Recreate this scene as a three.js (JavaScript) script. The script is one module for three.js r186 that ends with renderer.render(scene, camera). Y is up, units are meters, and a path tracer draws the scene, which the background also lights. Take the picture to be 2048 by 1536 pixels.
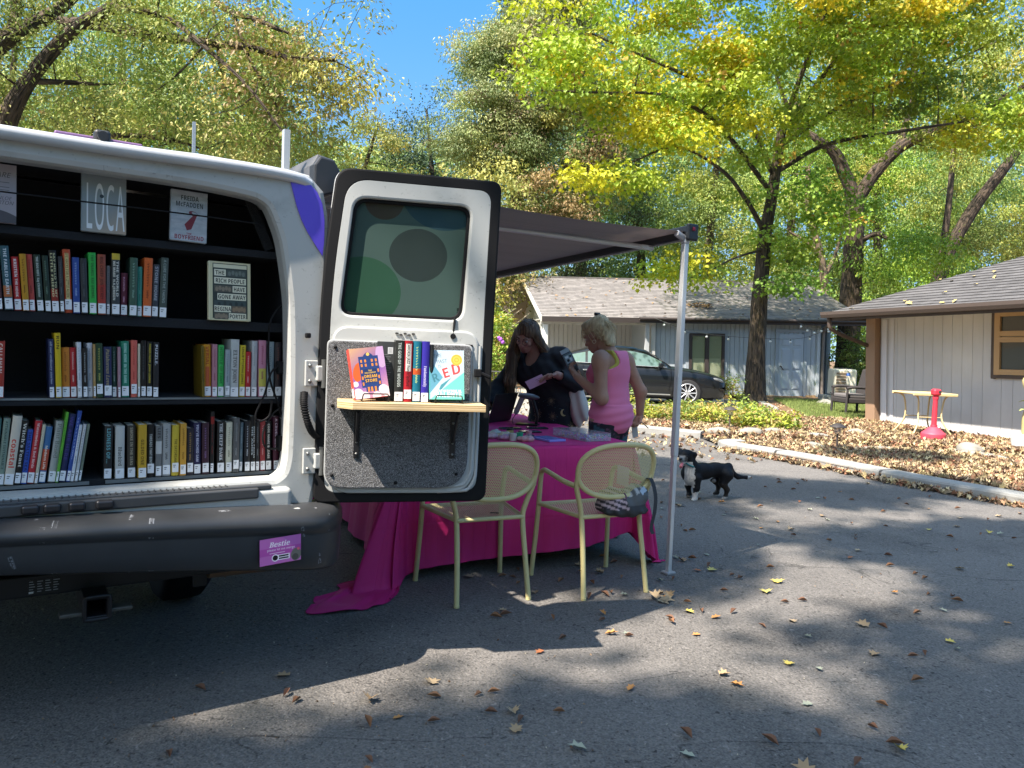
import * as THREE from 'three';
import { mergeGeometries, mergeVertices } from 'three/addons/utils/BufferGeometryUtils.js';
import { RoundedBoxGeometry } from 'three/addons/geometries/RoundedBoxGeometry.js';

// ---------------------------------------------------------------- camera, sky, sun, exposure
const D2R = Math.PI / 180;
const scene = new THREE.Scene();
const camera = new THREE.PerspectiveCamera(53.0, 4 / 3, 0.05, 900);
camera.rotation.order = 'YXZ';
camera.position.set(0, 1.35, 0);
camera.rotation.set(-2.9 * D2R, 0, 2.3 * D2R);
const renderer = new THREE.WebGLRenderer({ antialias: true });
renderer.toneMapping = THREE.LinearToneMapping;
renderer.toneMappingExposure = 3.6;
renderer.shadowMap.enabled = true;

const sunDir = new THREE.Vector3(-1.027, 2.05, 0.965).normalize();
{
  const W = 512, H = 256, d = new Float32Array(W * H * 4), v = new THREE.Vector3();
  for (let j = 0; j < H; j++) for (let i = 0; i < W; i++) {
    const up = ((j + 0.5) / H - 0.5) * Math.PI, az = ((i + 0.5) / W - 0.5) * 2 * Math.PI;
    v.set(Math.cos(az) * Math.cos(up), Math.sin(up), Math.sin(az) * Math.cos(up));
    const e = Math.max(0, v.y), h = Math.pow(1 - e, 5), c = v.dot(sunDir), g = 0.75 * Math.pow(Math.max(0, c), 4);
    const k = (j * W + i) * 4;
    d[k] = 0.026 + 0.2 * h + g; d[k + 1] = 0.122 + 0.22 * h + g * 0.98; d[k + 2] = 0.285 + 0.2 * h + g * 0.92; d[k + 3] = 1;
  }
  const t = new THREE.DataTexture(d, W, H, THREE.RGBAFormat, THREE.FloatType);
  t.mapping = THREE.EquirectangularReflectionMapping; t.magFilter = THREE.LinearFilter; t.needsUpdate = true;
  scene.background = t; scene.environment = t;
}
const sun = new THREE.DirectionalLight(new THREE.Color(1, 0.91, 0.8), 3.8);
sun.name = 'sun';
sun.position.copy(sunDir).multiplyScalar(60).add(new THREE.Vector3(2, 0, -8));
sun.target.position.set(2, 0, -8);
sun.castShadow = true; sun.shadow.mapSize.set(4096, 4096);
Object.assign(sun.shadow.camera, { left: -30, right: 30, top: 30, bottom: -30, near: 1, far: 140 });
scene.add(sun, sun.target);

// ---------------------------------------------------------------- helpers
const V = (x, y, z) => new THREE.Vector3(x, y, z);
function rng(a) { return () => { a = (a + 0x6D2B79F5) | 0; let t = Math.imul(a ^ (a >>> 15), 1 | a); t = (t + Math.imul(t ^ (t >>> 7), 61 | t)) ^ t; return ((t ^ (t >>> 14)) >>> 0) / 4294967296; }; }
const lerp = (a, b, t) => a + (b - a) * t, clamp = (x, a = 0, b = 1) => Math.min(b, Math.max(a, x));
const sstep = (a, b, x) => { const t = clamp((x - a) / (b - a)); return t * t * (3 - 2 * t); };
const used = {};
function numbered(n) { const k = used[n] = (used[n] ?? -1) + 1; return k ? n + '_' + String(k).padStart(3, '0') : n; }
function M(list) {
  const gs = (Array.isArray(list) ? list : [list]).map((g) => {
    let h = g.index ? g.toNonIndexed() : g.clone();
    for (const k of Object.keys(h.attributes)) if (!['position', 'normal', 'uv', 'color'].includes(k)) h.deleteAttribute(k);
    if (!h.attributes.uv) h.setAttribute('uv', new THREE.BufferAttribute(new Float32Array(h.attributes.position.count * 2), 2));
    if (!h.attributes.normal) h.computeVertexNormals();
    return h;
  });
  return gs.length === 1 ? gs[0] : mergeGeometries(gs);
}
function obj(name, geo, mat, parent = scene, label) {
  const m = new THREE.Mesh(Array.isArray(geo) ? M(geo) : geo, mat);
  m.name = parent === scene ? numbered(name) : name; m.castShadow = m.receiveShadow = true; parent.add(m);
  if (label) m.userData.label = label;
  return m;
}
function part(name, parent, label) { const g = new THREE.Group(); g.name = name; parent.add(g); if (label) g.userData.label = label; return g; }
function tag(o, label, category, group) { o.userData.label = label; o.userData.category = category; if (group) o.userData.group = group; return o; }
function thing(name, label, category, p = [0, 0, 0], turn = 0, group) {
  const o = new THREE.Group(); o.name = numbered(name); o.position.set(...p); o.rotation.y = turn; scene.add(o);
  return tag(o, label, category, group);
}
function struct(name, geo, mat) { const m = obj(name, geo, mat); m.userData.kind = 'structure'; return m; }
const stuff = (o) => { o.userData.kind = 'stuff'; return o; };
const place = (g, x = 0, y = 0, z = 0, rx = 0, ry = 0, rz = 0) => g.applyMatrix4(new THREE.Matrix4().compose(V(x, y, z), new THREE.Quaternion().setFromEuler(new THREE.Euler(rx, ry, rz)), V(1, 1, 1)));
const box = (w, h, d, ...t) => place(new THREE.BoxGeometry(w, h, d), ...t);
const rbox = (w, h, d, r, ...t) => place(new RoundedBoxGeometry(w, h, d, 2, r), ...t);
const cyl = (r0, r1, h, n, ...t) => place(new THREE.CylinderGeometry(r0, r1, h, n), ...t);
const ball = (r, n, ...t) => place(new THREE.SphereGeometry(r, n, Math.max(6, n >> 1)), ...t);
const lathe = (pts, n, ...t) => place(new THREE.LatheGeometry(pts.map((p) => new THREE.Vector2(p[0], p[1])), n), ...t);
function tube(pts, r, seg = 24, rad = 8, closed = false, tension) {
  const c = new THREE.CatmullRomCurve3(pts.map((p) => p.isVector3 ? p : V(...p)), closed, 'catmullrom', tension ?? 0.5);
  return new THREE.TubeGeometry(c, seg, r, rad, closed);
}
function rod(a, b, r, n = 8) {   // straight capped bar between two points
  a = a.isVector3 ? a : V(...a); b = b.isVector3 ? b : V(...b);
  const g = new THREE.CylinderGeometry(r, r, a.distanceTo(b), n), q = new THREE.Quaternion().setFromUnitVectors(V(0, 1, 0), b.clone().sub(a).normalize());
  return g.applyMatrix4(new THREE.Matrix4().compose(a.clone().add(b).multiplyScalar(0.5), q, V(1, 1, 1)));
}
function limb(pts, n = 7, wob = 0, R = Math.random) {   // tapered tube through [x, y, z, r] stations
  const P = pts.map((p) => V(p[0], p[1], p[2])), pos = [], uv = [], idx = [];
  const up = V(0.31, 0.17, 0.93); let len = 0;
  for (let i = 0; i < P.length; i++) {
    const t = P[Math.min(i + 1, P.length - 1)].clone().sub(P[Math.max(i - 1, 0)]).normalize();
    const a = V().crossVectors(t, up).normalize(), b = V().crossVectors(t, a);
    if (i) len += P[i].distanceTo(P[i - 1]);
    for (let j = 0; j <= n; j++) {
      const an = j / n * Math.PI * 2, r = pts[i][3] * (1 + (wob && j < n ? wob * Math.sin(j * 2.4 + i * 0.9) * 0.5 + wob * Math.sin(j * 4.1 + i * 0.35) * 0.5 : wob ? wob * Math.sin(i * 0.9) * 0.5 + wob * Math.sin(i * 0.35) * 0.5 : 0));
      const q = P[i].clone().addScaledVector(a, Math.cos(an) * r).addScaledVector(b, Math.sin(an) * r);
      pos.push(q.x, q.y, q.z); uv.push(j / n * Math.max(0.2, Math.round(pts[0][3] * 6 * 5) / 5), len);
    }
  }
  const W = n + 1;
  for (let i = 0; i < P.length - 1; i++) for (let j = 0; j < n; j++) { const a = i * W + j; idx.push(a, a + 1, a + W, a + 1, a + W + 1, a + W); }
  const g = new THREE.BufferGeometry();
  g.setAttribute('position', new THREE.Float32BufferAttribute(pos, 3)); g.setAttribute('uv', new THREE.Float32BufferAttribute(uv, 2));
  g.setIndex(idx); g.computeVertexNormals(); return g;
}
function smooth(pts, k) {   // resample [x, y, z, r] stations along a spline
  const c = new THREE.CatmullRomCurve3(pts.map((p) => V(p[0], p[1], p[2]))), out = [];
  for (let i = 0; i <= k; i++) { const t = i / k, q = c.getPoint(t), f = t * (pts.length - 1), a = Math.min(pts.length - 2, Math.floor(f)); out.push([q.x, q.y, q.z, lerp(pts[a][3], pts[a + 1][3], f - a)]); }
  return out;
}
const flat = (pts, y) => { const s = new THREE.Shape(pts.map((p) => new THREE.Vector2(p[0], -p[1]))); return place(new THREE.ShapeGeometry(s), 0, y, 0, -Math.PI / 2); };
const poly = (pts) => new THREE.Shape(pts.map((p) => new THREE.Vector2(p[0], p[1])));
const ext = (shape, depth, bevel = 0, seg = 12) => new THREE.ExtrudeGeometry(shape, { depth, bevelEnabled: bevel > 0, bevelSize: bevel, bevelThickness: bevel, bevelSegments: 2, curveSegments: seg });
function rrect(x0, y0, x1, y1, r, S = new THREE.Shape()) {
  const [a, b, c, d] = Array.isArray(r) ? r : [r, r, r, r];   // bl, br, tr, tl
  S.moveTo(x0 + a, y0); S.lineTo(x1 - b, y0); S.quadraticCurveTo(x1, y0, x1, y0 + b); S.lineTo(x1, y1 - c); S.quadraticCurveTo(x1, y1, x1 - c, y1);
  S.lineTo(x0 + d, y1); S.quadraticCurveTo(x0, y1, x0, y1 - d); S.lineTo(x0, y0 + a); S.quadraticCurveTo(x0, y0, x0 + a, y0); return S;
}
function metric(g, sx = 1, sy = sx) {   // uv in metres from the dominant axis of each face
  g = g.index ? g.toNonIndexed() : g; const p = g.attributes.position, uv = new Float32Array(p.count * 2), a = V(), b = V(), c = V();
  for (let i = 0; i < p.count; i += 3) {
    a.fromBufferAttribute(p, i); b.fromBufferAttribute(p, i + 1); c.fromBufferAttribute(p, i + 2);
    const n = b.clone().sub(a).cross(c.clone().sub(a)), ax = Math.abs(n.x), ay = Math.abs(n.y), az = Math.abs(n.z);
    [a, b, c].forEach((q, k) => { const [u, v] = az >= ax && az >= ay ? [q.x, q.y] : ax >= ay ? [q.z, q.y] : [q.x, q.z]; uv[(i + k) * 2] = u * sx; uv[(i + k) * 2 + 1] = v * sy; });
  }
  g.setAttribute('uv', new THREE.BufferAttribute(uv, 2)); return g;
}
// periodic noise and textures
const hsh = (x, y, s) => { let h = Math.imul(x, 374761393) + Math.imul(y, 668265263) + Math.imul(s, 974634777); h = Math.imul(h ^ (h >>> 13), 1274126177); return ((h ^ (h >>> 16)) >>> 0) / 4294967296; };
function pn(x, y, p, s = 0, q = p) {
  const ix = Math.floor(x), iy = Math.floor(y), fx = x - ix, fy = y - iy, u = fx * fx * (3 - 2 * fx), w = fy * fy * (3 - 2 * fy), m = (a, n) => ((a % n) + n) % n;
  const x0 = m(ix, p), x1 = m(ix + 1, p), y0 = m(iy, q), y1 = m(iy + 1, q);
  return lerp(lerp(hsh(x0, y0, s), hsh(x1, y0, s), u), lerp(hsh(x0, y1, s), hsh(x1, y1, s), u), w);
}
function fbm(u, v, p, o, s = 0) { let a = 0.5, t = 0, n = 0; for (let i = 0; i < o; i++, p *= 2, a *= 0.55) { t += a * pn(u * p, v * p, p, s + i); n += a; } return t / n; }
const enc = (x) => 255 * (x <= 0.0031308 ? 12.92 * x : 1.055 * Math.pow(x, 1 / 2.4) - 0.055);
function tex(w, h, f, rx = 1, ry = rx, srgb = true) {
  const d = new Uint8Array(w * h * 4);
  for (let j = 0; j < h; j++) for (let i = 0; i < w; i++) { const c = f(i / w, j / h, i, j), k = (j * w + i) * 4; for (let q = 0; q < 3; q++) d[k + q] = clamp(srgb ? enc(Math.max(0, c[q])) : c[q] * 255, 0, 255); d[k + 3] = 255; }
  const t = new THREE.DataTexture(d, w, h, THREE.RGBAFormat); t.wrapS = t.wrapT = THREE.RepeatWrapping; t.magFilter = THREE.LinearFilter; t.minFilter = THREE.LinearMipmapLinearFilter; t.generateMipmaps = true;
  if (srgb) t.colorSpace = THREE.SRGBColorSpace; t.repeat.set(rx, ry); t.needsUpdate = true; return t;
}
function canvasTex(w, h, draw) {
  const c = document.createElement('canvas'); c.width = w; c.height = h; draw(c.getContext('2d'), w, h);
  const t = new THREE.CanvasTexture(c); t.colorSpace = THREE.SRGBColorSpace; return t;
}
const rgb = (r, g, b) => new THREE.Color().setRGB(r, g, b);
const std = (c, rough = 0.7, o = {}) => new THREE.MeshStandardMaterial({ color: Array.isArray(c) ? rgb(...c) : c, roughness: rough, ...o });
const phy = (c, rough = 0.5, o = {}) => new THREE.MeshPhysicalMaterial({ color: Array.isArray(c) ? rgb(...c) : c, roughness: rough, ...o });
const dbl = { side: THREE.DoubleSide };
const H = (c) => new THREE.Color(c);

// surface nets: mesh the zero level of a distance field f(x, y, z) inside a box
function nets(f, lo, hi, cell) {
  const n = [0, 1, 2].map((i) => Math.ceil((hi[i] - lo[i]) / cell) + 1), [nx, ny, nz] = n, g = new Float32Array(nx * ny * nz);
  for (let k = 0, q = 0; k < nz; k++) for (let j = 0; j < ny; j++) for (let i = 0; i < nx; i++, q++) g[q] = f(lo[0] + i * cell, lo[1] + j * cell, lo[2] + k * cell);
  const id = new Int32Array(nx * ny * nz).fill(-1), pos = [], idx = [], at = (i, j, k) => i + nx * (j + ny * k);
  const C = [0, 1, 2, 3, 4, 5, 6, 7].map((b) => [b & 1, (b >> 1) & 1, b >> 2]), E = [[0, 1], [2, 3], [4, 5], [6, 7], [0, 2], [1, 3], [4, 6], [5, 7], [0, 4], [1, 5], [2, 6], [3, 7]];
  for (let k = 0; k < nz - 1; k++) for (let j = 0; j < ny - 1; j++) for (let i = 0; i < nx - 1; i++) {
    const v = C.map((c) => g[at(i + c[0], j + c[1], k + c[2])]); let m = 0; v.forEach((x) => { if (x < 0) m++; });
    if (!m || m === 8) continue;
    let x = 0, y = 0, z = 0, c = 0;
    for (const [a, b] of E) if ((v[a] < 0) !== (v[b] < 0)) { const t = v[a] / (v[a] - v[b]); x += lerp(C[a][0], C[b][0], t); y += lerp(C[a][1], C[b][1], t); z += lerp(C[a][2], C[b][2], t); c++; }
    id[at(i, j, k)] = pos.length / 3; pos.push(lo[0] + (i + x / c) * cell, lo[1] + (j + y / c) * cell, lo[2] + (k + z / c) * cell);
  }
  const quad = (a, b, c, d, s) => { if (Math.min(a, b, c, d) < 0) return; if (s) idx.push(a, b, c, a, c, d); else idx.push(a, c, b, a, d, c); };
  for (let k = 1; k < nz - 1; k++) for (let j = 1; j < ny - 1; j++) for (let i = 1; i < nx - 1; i++) {
    const s = g[at(i, j, k)] < 0;
    if (s !== g[at(i + 1, j, k)] < 0) quad(id[at(i, j - 1, k - 1)], id[at(i, j, k - 1)], id[at(i, j, k)], id[at(i, j - 1, k)], s);
    if (s !== g[at(i, j + 1, k)] < 0) quad(id[at(i - 1, j, k - 1)], id[at(i - 1, j, k)], id[at(i, j, k)], id[at(i, j, k - 1)], s);
    if (s !== g[at(i, j, k + 1)] < 0) quad(id[at(i - 1, j - 1, k)], id[at(i, j - 1, k)], id[at(i, j, k)], id[at(i - 1, j, k)], s);
  }
  const o = new THREE.BufferGeometry(); o.setAttribute('position', new THREE.Float32BufferAttribute(pos, 3)); o.setIndex(idx); o.computeVertexNormals(); return o;
}
const smin = (a, b, k) => { const h = Math.max(k - Math.abs(a - b), 0) / k; return Math.min(a, b) - h * h * k * 0.25; };
function cap(a, b, ra, rb) {   // tapered capsule
  const bx = b[0] - a[0], by = b[1] - a[1], bz = b[2] - a[2], L = bx * bx + by * by + bz * bz || 1e-9;
  return (x, y, z) => { const t = clamp(((x - a[0]) * bx + (y - a[1]) * by + (z - a[2]) * bz) / L); return Math.hypot(x - a[0] - bx * t, y - a[1] - by * t, z - a[2] - bz * t) - lerp(ra, rb, t); };
}
function ell(c, r, turn = 0, tilt = 0, roll = 0) {   // ellipsoid, turned
  const m = new THREE.Matrix4().makeRotationFromEuler(new THREE.Euler(tilt, turn, roll, 'YXZ')).invert().elements, s = Math.min(...r);
  return (x, y, z) => { const X = x - c[0], Y = y - c[1], Z = z - c[2], p = (m[0] * X + m[4] * Y + m[8] * Z) / r[0], q = (m[1] * X + m[5] * Y + m[9] * Z) / r[1], w = (m[2] * X + m[6] * Y + m[10] * Z) / r[2], l = Math.hypot(p, q, w); return (l - 1) * s * (l > 1 ? 1 : 1); };
}
const blend = (fs, k = 0.03) => (x, y, z) => { let d = 9; for (const f of fs) d = smin(d, f(x, y, z), k); return d; };
function paint(g, f) { const p = g.attributes.position, n = g.attributes.normal, c = new Float32Array(p.count * 3); for (let i = 0; i < p.count; i++) { const q = f(p.getX(i), p.getY(i), p.getZ(i), n.getX(i), n.getY(i), n.getZ(i)); c.set(q, i * 3); } g.setAttribute('color', new THREE.BufferAttribute(c, 3)); return g; }
// ---------------------------------------------------------------- ground, drive, beds, kerbs
const asphaltC = tex(2048, 2048, (u, v, i, j) => {
  const g = hsh(i, j, 3), f = pn(u * 700, v * 700, 700, 8), c = fbm(u, v, 6, 5, 11), st = pn(u * 330, v * 330, 330, 5);
  const big = fbm(u, v, 3, 4, 17), crack = Math.abs(pn(u * 9 + 0.8 * pn(u * 30, v * 30, 30, 19), v * 9, 9, 21) - 0.5); let b = 0.122 + 0.045 * (big - 0.5) - (crack < 0.006 && big > 0.5 ? 0.05 : 0) - 0.03 * sstep(0.58, 0.74, fbm(u + 0.31, v + 0.17, 5, 4, 27)) + 0.04 * (c - 0.5) + 0.085 * (f - 0.5) + 0.04 * (g - 0.5) + (st > 0.86 ? 0.10 * (st - 0.86) / 0.14 : 0) - (st < 0.12 ? 0.06 : 0);
  b = Math.max(0.02, b); return [b * 1.08, b, b * 0.92];
}, 1 / 4.2);
const asphaltB = tex(1024, 1024, (u, v) => { const f = 0.6 * pn(u * 400, v * 400, 400, 8) + 0.4 * pn(u * 190, v * 190, 190, 5); return [f, f, f]; }, 1 / 2.1, 1 / 2.1, false);
const asphalt = std([1, 1, 1], 0.92, { map: asphaltC, bumpMap: asphaltB, bumpScale: 0.006 });
const soilC = tex(1024, 1024, (u, v, i, j) => {
  const a = fbm(u, v, 24, 4, 31), b = pn(u * 160, v * 160, 160, 33), c = pn(u * 80 + 3 * b, v * 80, 80, 35), t = clamp(a * 0.6 + b * 0.5 + c * 0.4 - 0.3);
  return [lerp(0.05, 0.30, t), lerp(0.032, 0.18, t), lerp(0.02, 0.085, t)];
}, 1 / 3);
const soil = std([1, 1, 1], 1, { map: soilC, bumpMap: tex(512, 512, (u, v) => { const f = fbm(u, v, 40, 4, 41); return [f, f, f]; }, 1 / 2, 1 / 2, false), bumpScale: 0.03 });
const concC = tex(512, 512, (u, v, i, j) => { const b = 0.26 + 0.13 * (fbm(u, v, 8, 5, 51) - 0.5) + 0.06 * (hsh(i, j, 5) - 0.5); return [b * 1.02, b, b * 0.93]; }, 1 / 1.5);
const concrete = std([1, 1, 1], 0.9, { map: concC, bumpMap: asphaltB, bumpScale: 0.002 });

struct('ground', metric(flat([[-260, 200], [260, 200], [260, -300], [-260, -300]], -0.012)), soil);
struct('asphalt_drive', metric(flat([[-22, 16], [14, 16], [14, -4], [9.5, -9], [4.5, -22.5], [-7, -23.5], [-22, -20]], 0)), asphalt);
struct('concrete_apron', metric(flat([[-3.5, -15.2], [-0.5, -14.6], [1.6, -15.1], [2.3, -17.2], [6.3, -17.8], [6.6, -22.8], [-2.6, -26]], 0.004)), std([0.95, 0.92, 0.86], 0.9, { map: concC }));
const bedA = [[5.6, -6.35], [4.92, -7.28], [4.35, -8.25], [3.82, -9.4], [3.38, -10.15], [3.02, -10.72], [3.05, -11.15], [3.45, -11.2], [4.15, -11.2], [4.95, -10.9], [5.8, -10.6], [7.6, -10.3], [13, -9.6], [13, -4]];
const bedB = [[1.62, -13.1], [2.15, -12.55], [3.0, -12.05], [3.8, -12.0], [4.8, -11.75], [5.8, -11.45], [7.6, -11.1], [13, -10.6], [16, -20], [13, -25.5], [6.9, -25.2], [6.7, -21.2], [5.6, -17.2], [2.6, -16.5], [1.75, -14.8]];
struct('mulch_bed', metric(flat(bedA, 0.07)), soil);
struct('garden_bed', metric(flat(bedB, 0.072)), soil);
struct('gravel_path', metric(flat([[3.05, -11.2], [3.45, -11.2], [4.15, -11.2], [4.95, -10.9], [5.8, -10.6], [7.6, -10.3], [13, -9.6], [13, -10.7], [7.6, -11.2], [5.8, -11.5], [4.8, -11.8], [3.8, -12.05], [3.0, -12.0]], 0.03)), std([0.8, 0.74, 0.66], 1, { map: asphaltC, bumpMap: asphaltB, bumpScale: 0.004 }));
function kerb(name, pts, w, cut) {
  const root = new THREE.Group(); root.name = numbered(name); root.userData.kind = 'structure'; scene.add(root);
  const c = new THREE.CatmullRomCurve3(pts.map((p) => V(p[0], 0, p[1]))), n = cut;
  for (let s = 0; s < n; s++) {
    const pos = [], K = 8, prof = [[0, -0.02], [0.004, 0.085], [0.016, 0.105], [0.035, 0.112], [w - 0.02, 0.115], [w, 0.105], [w, -0.02]];
    const rows = [];
    for (let k = 0; k <= K; k++) { const t = clamp((s + (k === 0 ? 0.012 : k === K ? 0.988 : k / K)) / n), p = c.getPointAt(t), d = c.getTangentAt(t); rows.push(prof.map(([o, y]) => [p.x - d.z * o, y, p.z + d.x * o])); }
    for (let k = 0; k < K; k++) for (let q = 0; q < prof.length - 1; q++) { const a = rows[k][q], b = rows[k][q + 1], e = rows[k + 1][q], f = rows[k + 1][q + 1]; pos.push(...a, ...e, ...b, ...b, ...e, ...f); }
    for (const r of [rows[0], rows[K]]) for (let q = 1; q < prof.length - 1; q++) pos.push(...r[0], ...r[q], ...r[q + 1]);
    const g = new THREE.BufferGeometry(); g.setAttribute('position', new THREE.Float32BufferAttribute(pos, 3)); g.computeVertexNormals();
    obj('kerb_segment', metric(g), concrete, root);
  }
}
kerb('kerb', [[6.6, -4.6], [5.62, -6.2], [4.92, -7.28], [4.35, -8.25], [3.82, -9.4], [3.38, -10.15], [3.0, -10.72], [3.02, -11.1], [3.3, -11.25]], 0.24, 5);
kerb('kerb', [[3.0, -12.0], [2.1, -12.55], [1.6, -13.1], [1.7, -14.9], [2.55, -16.6], [5.6, -17.3], [6.75, -21.2]], 0.2, 6);
struct('lawn', metric(flat([[6.2, -16.0], [8.2, -15.8], [11, -17], [12, -21.5], [7.5, -22], [6.9, -19]], 0.078)), std([0.5, 0.6, 0.25], 1, { map: soilC }));

// ---------------------------------------------------------------- leaves of the trees
function leafGeo(L, lobes) {   // one leaf in the xz plane, stem at the origin, tip at +z, folded a little along its rib
  const pts = lobes === 5 ? [[0, 0], [0.34, -0.06], [0.24, 0.2], [0.56, 0.3], [0.3, 0.46], [0.36, 0.7], [0.14, 0.66], [0, 1]] : lobes === 3 ? [[0, 0], [0.26, 0.28], [0.16, 0.44], [0.3, 0.66], [0.1, 0.72], [0, 1]] : [[0, 0], [0.2, 0.32], [0.19, 0.55], [0, 1]];
  const pos = [], q = (p, s) => [s * p[0] * L, Math.abs(p[0]) * L * 0.32 - p[1] * p[1] * L * 0.16, p[1] * L], mid = [0, 0.42];
  for (const s of [1, -1]) for (let i = 0; i < pts.length - 1; i++) { const t = [q(mid, s), q(pts[i], s), q(pts[i + 1], s)]; if (s < 0) t.reverse(); t.forEach((x) => pos.push(...x)); }
  const g = new THREE.BufferGeometry(); g.setAttribute('position', new THREE.Float32BufferAttribute(pos, 3)); g.computeVertexNormals(); return g;
}
function sprig(n, R, L, lobes, spread, droop, seed) {   // a twig end with n leaves
  const r = rng(seed), out = [];
  for (let i = 0; i < n; i++) {
    const g = leafGeo(L * lerp(0.7, 1.2, r()), lobes), az = r() * 6.283, d = spread * Math.sqrt(r());
    const m = new THREE.Matrix4().compose(V(Math.sin(az) * d, (r() - 0.5) * spread * 0.7, Math.cos(az) * d), new THREE.Quaternion().setFromEuler(new THREE.Euler(droop + (r() - 0.5) * 1.5, az + (r() - 0.5), (r() - 0.5) * 1.4, 'YXZ')), V(1, 1, 1));
    out.push(g.applyMatrix4(m));
  }
  const g = M(out); g.deleteAttribute('uv'); return g;
}
const leafMat = (o = {}) => phy([1, 1, 1], 0.62, { transmission: 0.48, thickness: 0, side: THREE.DoubleSide, specularIntensity: 0.6, ...o });
const leafM = leafMat(), leafDense = leafMat({ transmission: 0.12 });
const sprigs = {
  maple: [1, 2, 3].map((s) => sprig(10, 1, 0.105, 5, 0.27, 0.35, s)), oak: [4, 5, 6].map((s) => sprig(11, 1, 0.1, 1, 0.24, 0.7, s)),
  willow: [7, 8].map((s) => sprig(11, 1, 0.075, 1, 0.2, 0.6, s)), far: [9, 10, 11].map((s) => sprig(22, 1, 0.115, 3, 0.42, 0.5, s)), cedar: [12, 13].map((s) => sprig(26, 1, 0.13, 1, 0.34, 0.6, s)),
  bush: [14, 15].map((s) => sprig(9, 1, 0.075, 1, 0.13, 0.1, s)),
};
const barkC = tex(512, 1024, (u, v) => { const r = pn(u * 22 + 1.5 * pn(u * 8, v * 10, 8, 3, 10), v * 7, 22, 61, 7), q = pn(u * 60, v * 26, 60, 63, 26), t = clamp(r * 1.1 + q * 0.5 - 0.35); return [lerp(0.025, 0.19, t), lerp(0.02, 0.145, t), lerp(0.016, 0.105, t)]; }, 1, 0.7);
const barkB = tex(512, 1024, (u, v) => { const r = pn(u * 22 + 1.5 * pn(u * 8, v * 10, 8, 3, 10), v * 7, 22, 61, 7), q = pn(u * 60, v * 26, 60, 63, 26), t = clamp(r * 0.9 + q * 0.3 - 0.1); return [t, t, t]; }, 1, 0.7, false);
const bark = std([0.62, 0.58, 0.56], 0.95, { map: barkC, bumpMap: barkB, bumpScale: 0.035 }), paleBark = std([1.9, 1.8, 1.65], 0.95, { map: barkC, bumpMap: barkB, bumpScale: 0.02 });
const E3 = new THREE.Euler(), Q4 = new THREE.Quaternion(), M4 = new THREE.Matrix4(), S3 = V(1, 1, 1), P3 = V(), C3 = new THREE.Color();
function scatter(name, parent, geos, mat, items) {   // items: [x, y, z, rx, ry, rz, scale, r, g, b]; one InstancedMesh per geometry
  geos.forEach((g, k) => {
    const own = items.filter((_, i) => i % geos.length === k), im = new THREE.InstancedMesh(g, mat, own.length);
    own.forEach((t, i) => { M4.compose(P3.set(t[0], t[1], t[2]), Q4.setFromEuler(E3.set(t[3], t[4], t[5])), S3.setScalar(t[6])); im.setMatrixAt(i, M4); im.setColorAt(i, C3.setRGB(t[7], t[8], t[9])); });
    im.name = name; im.castShadow = im.receiveShadow = true; im.userData.kind = 'stuff'; parent.add(im);
  });
}
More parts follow.
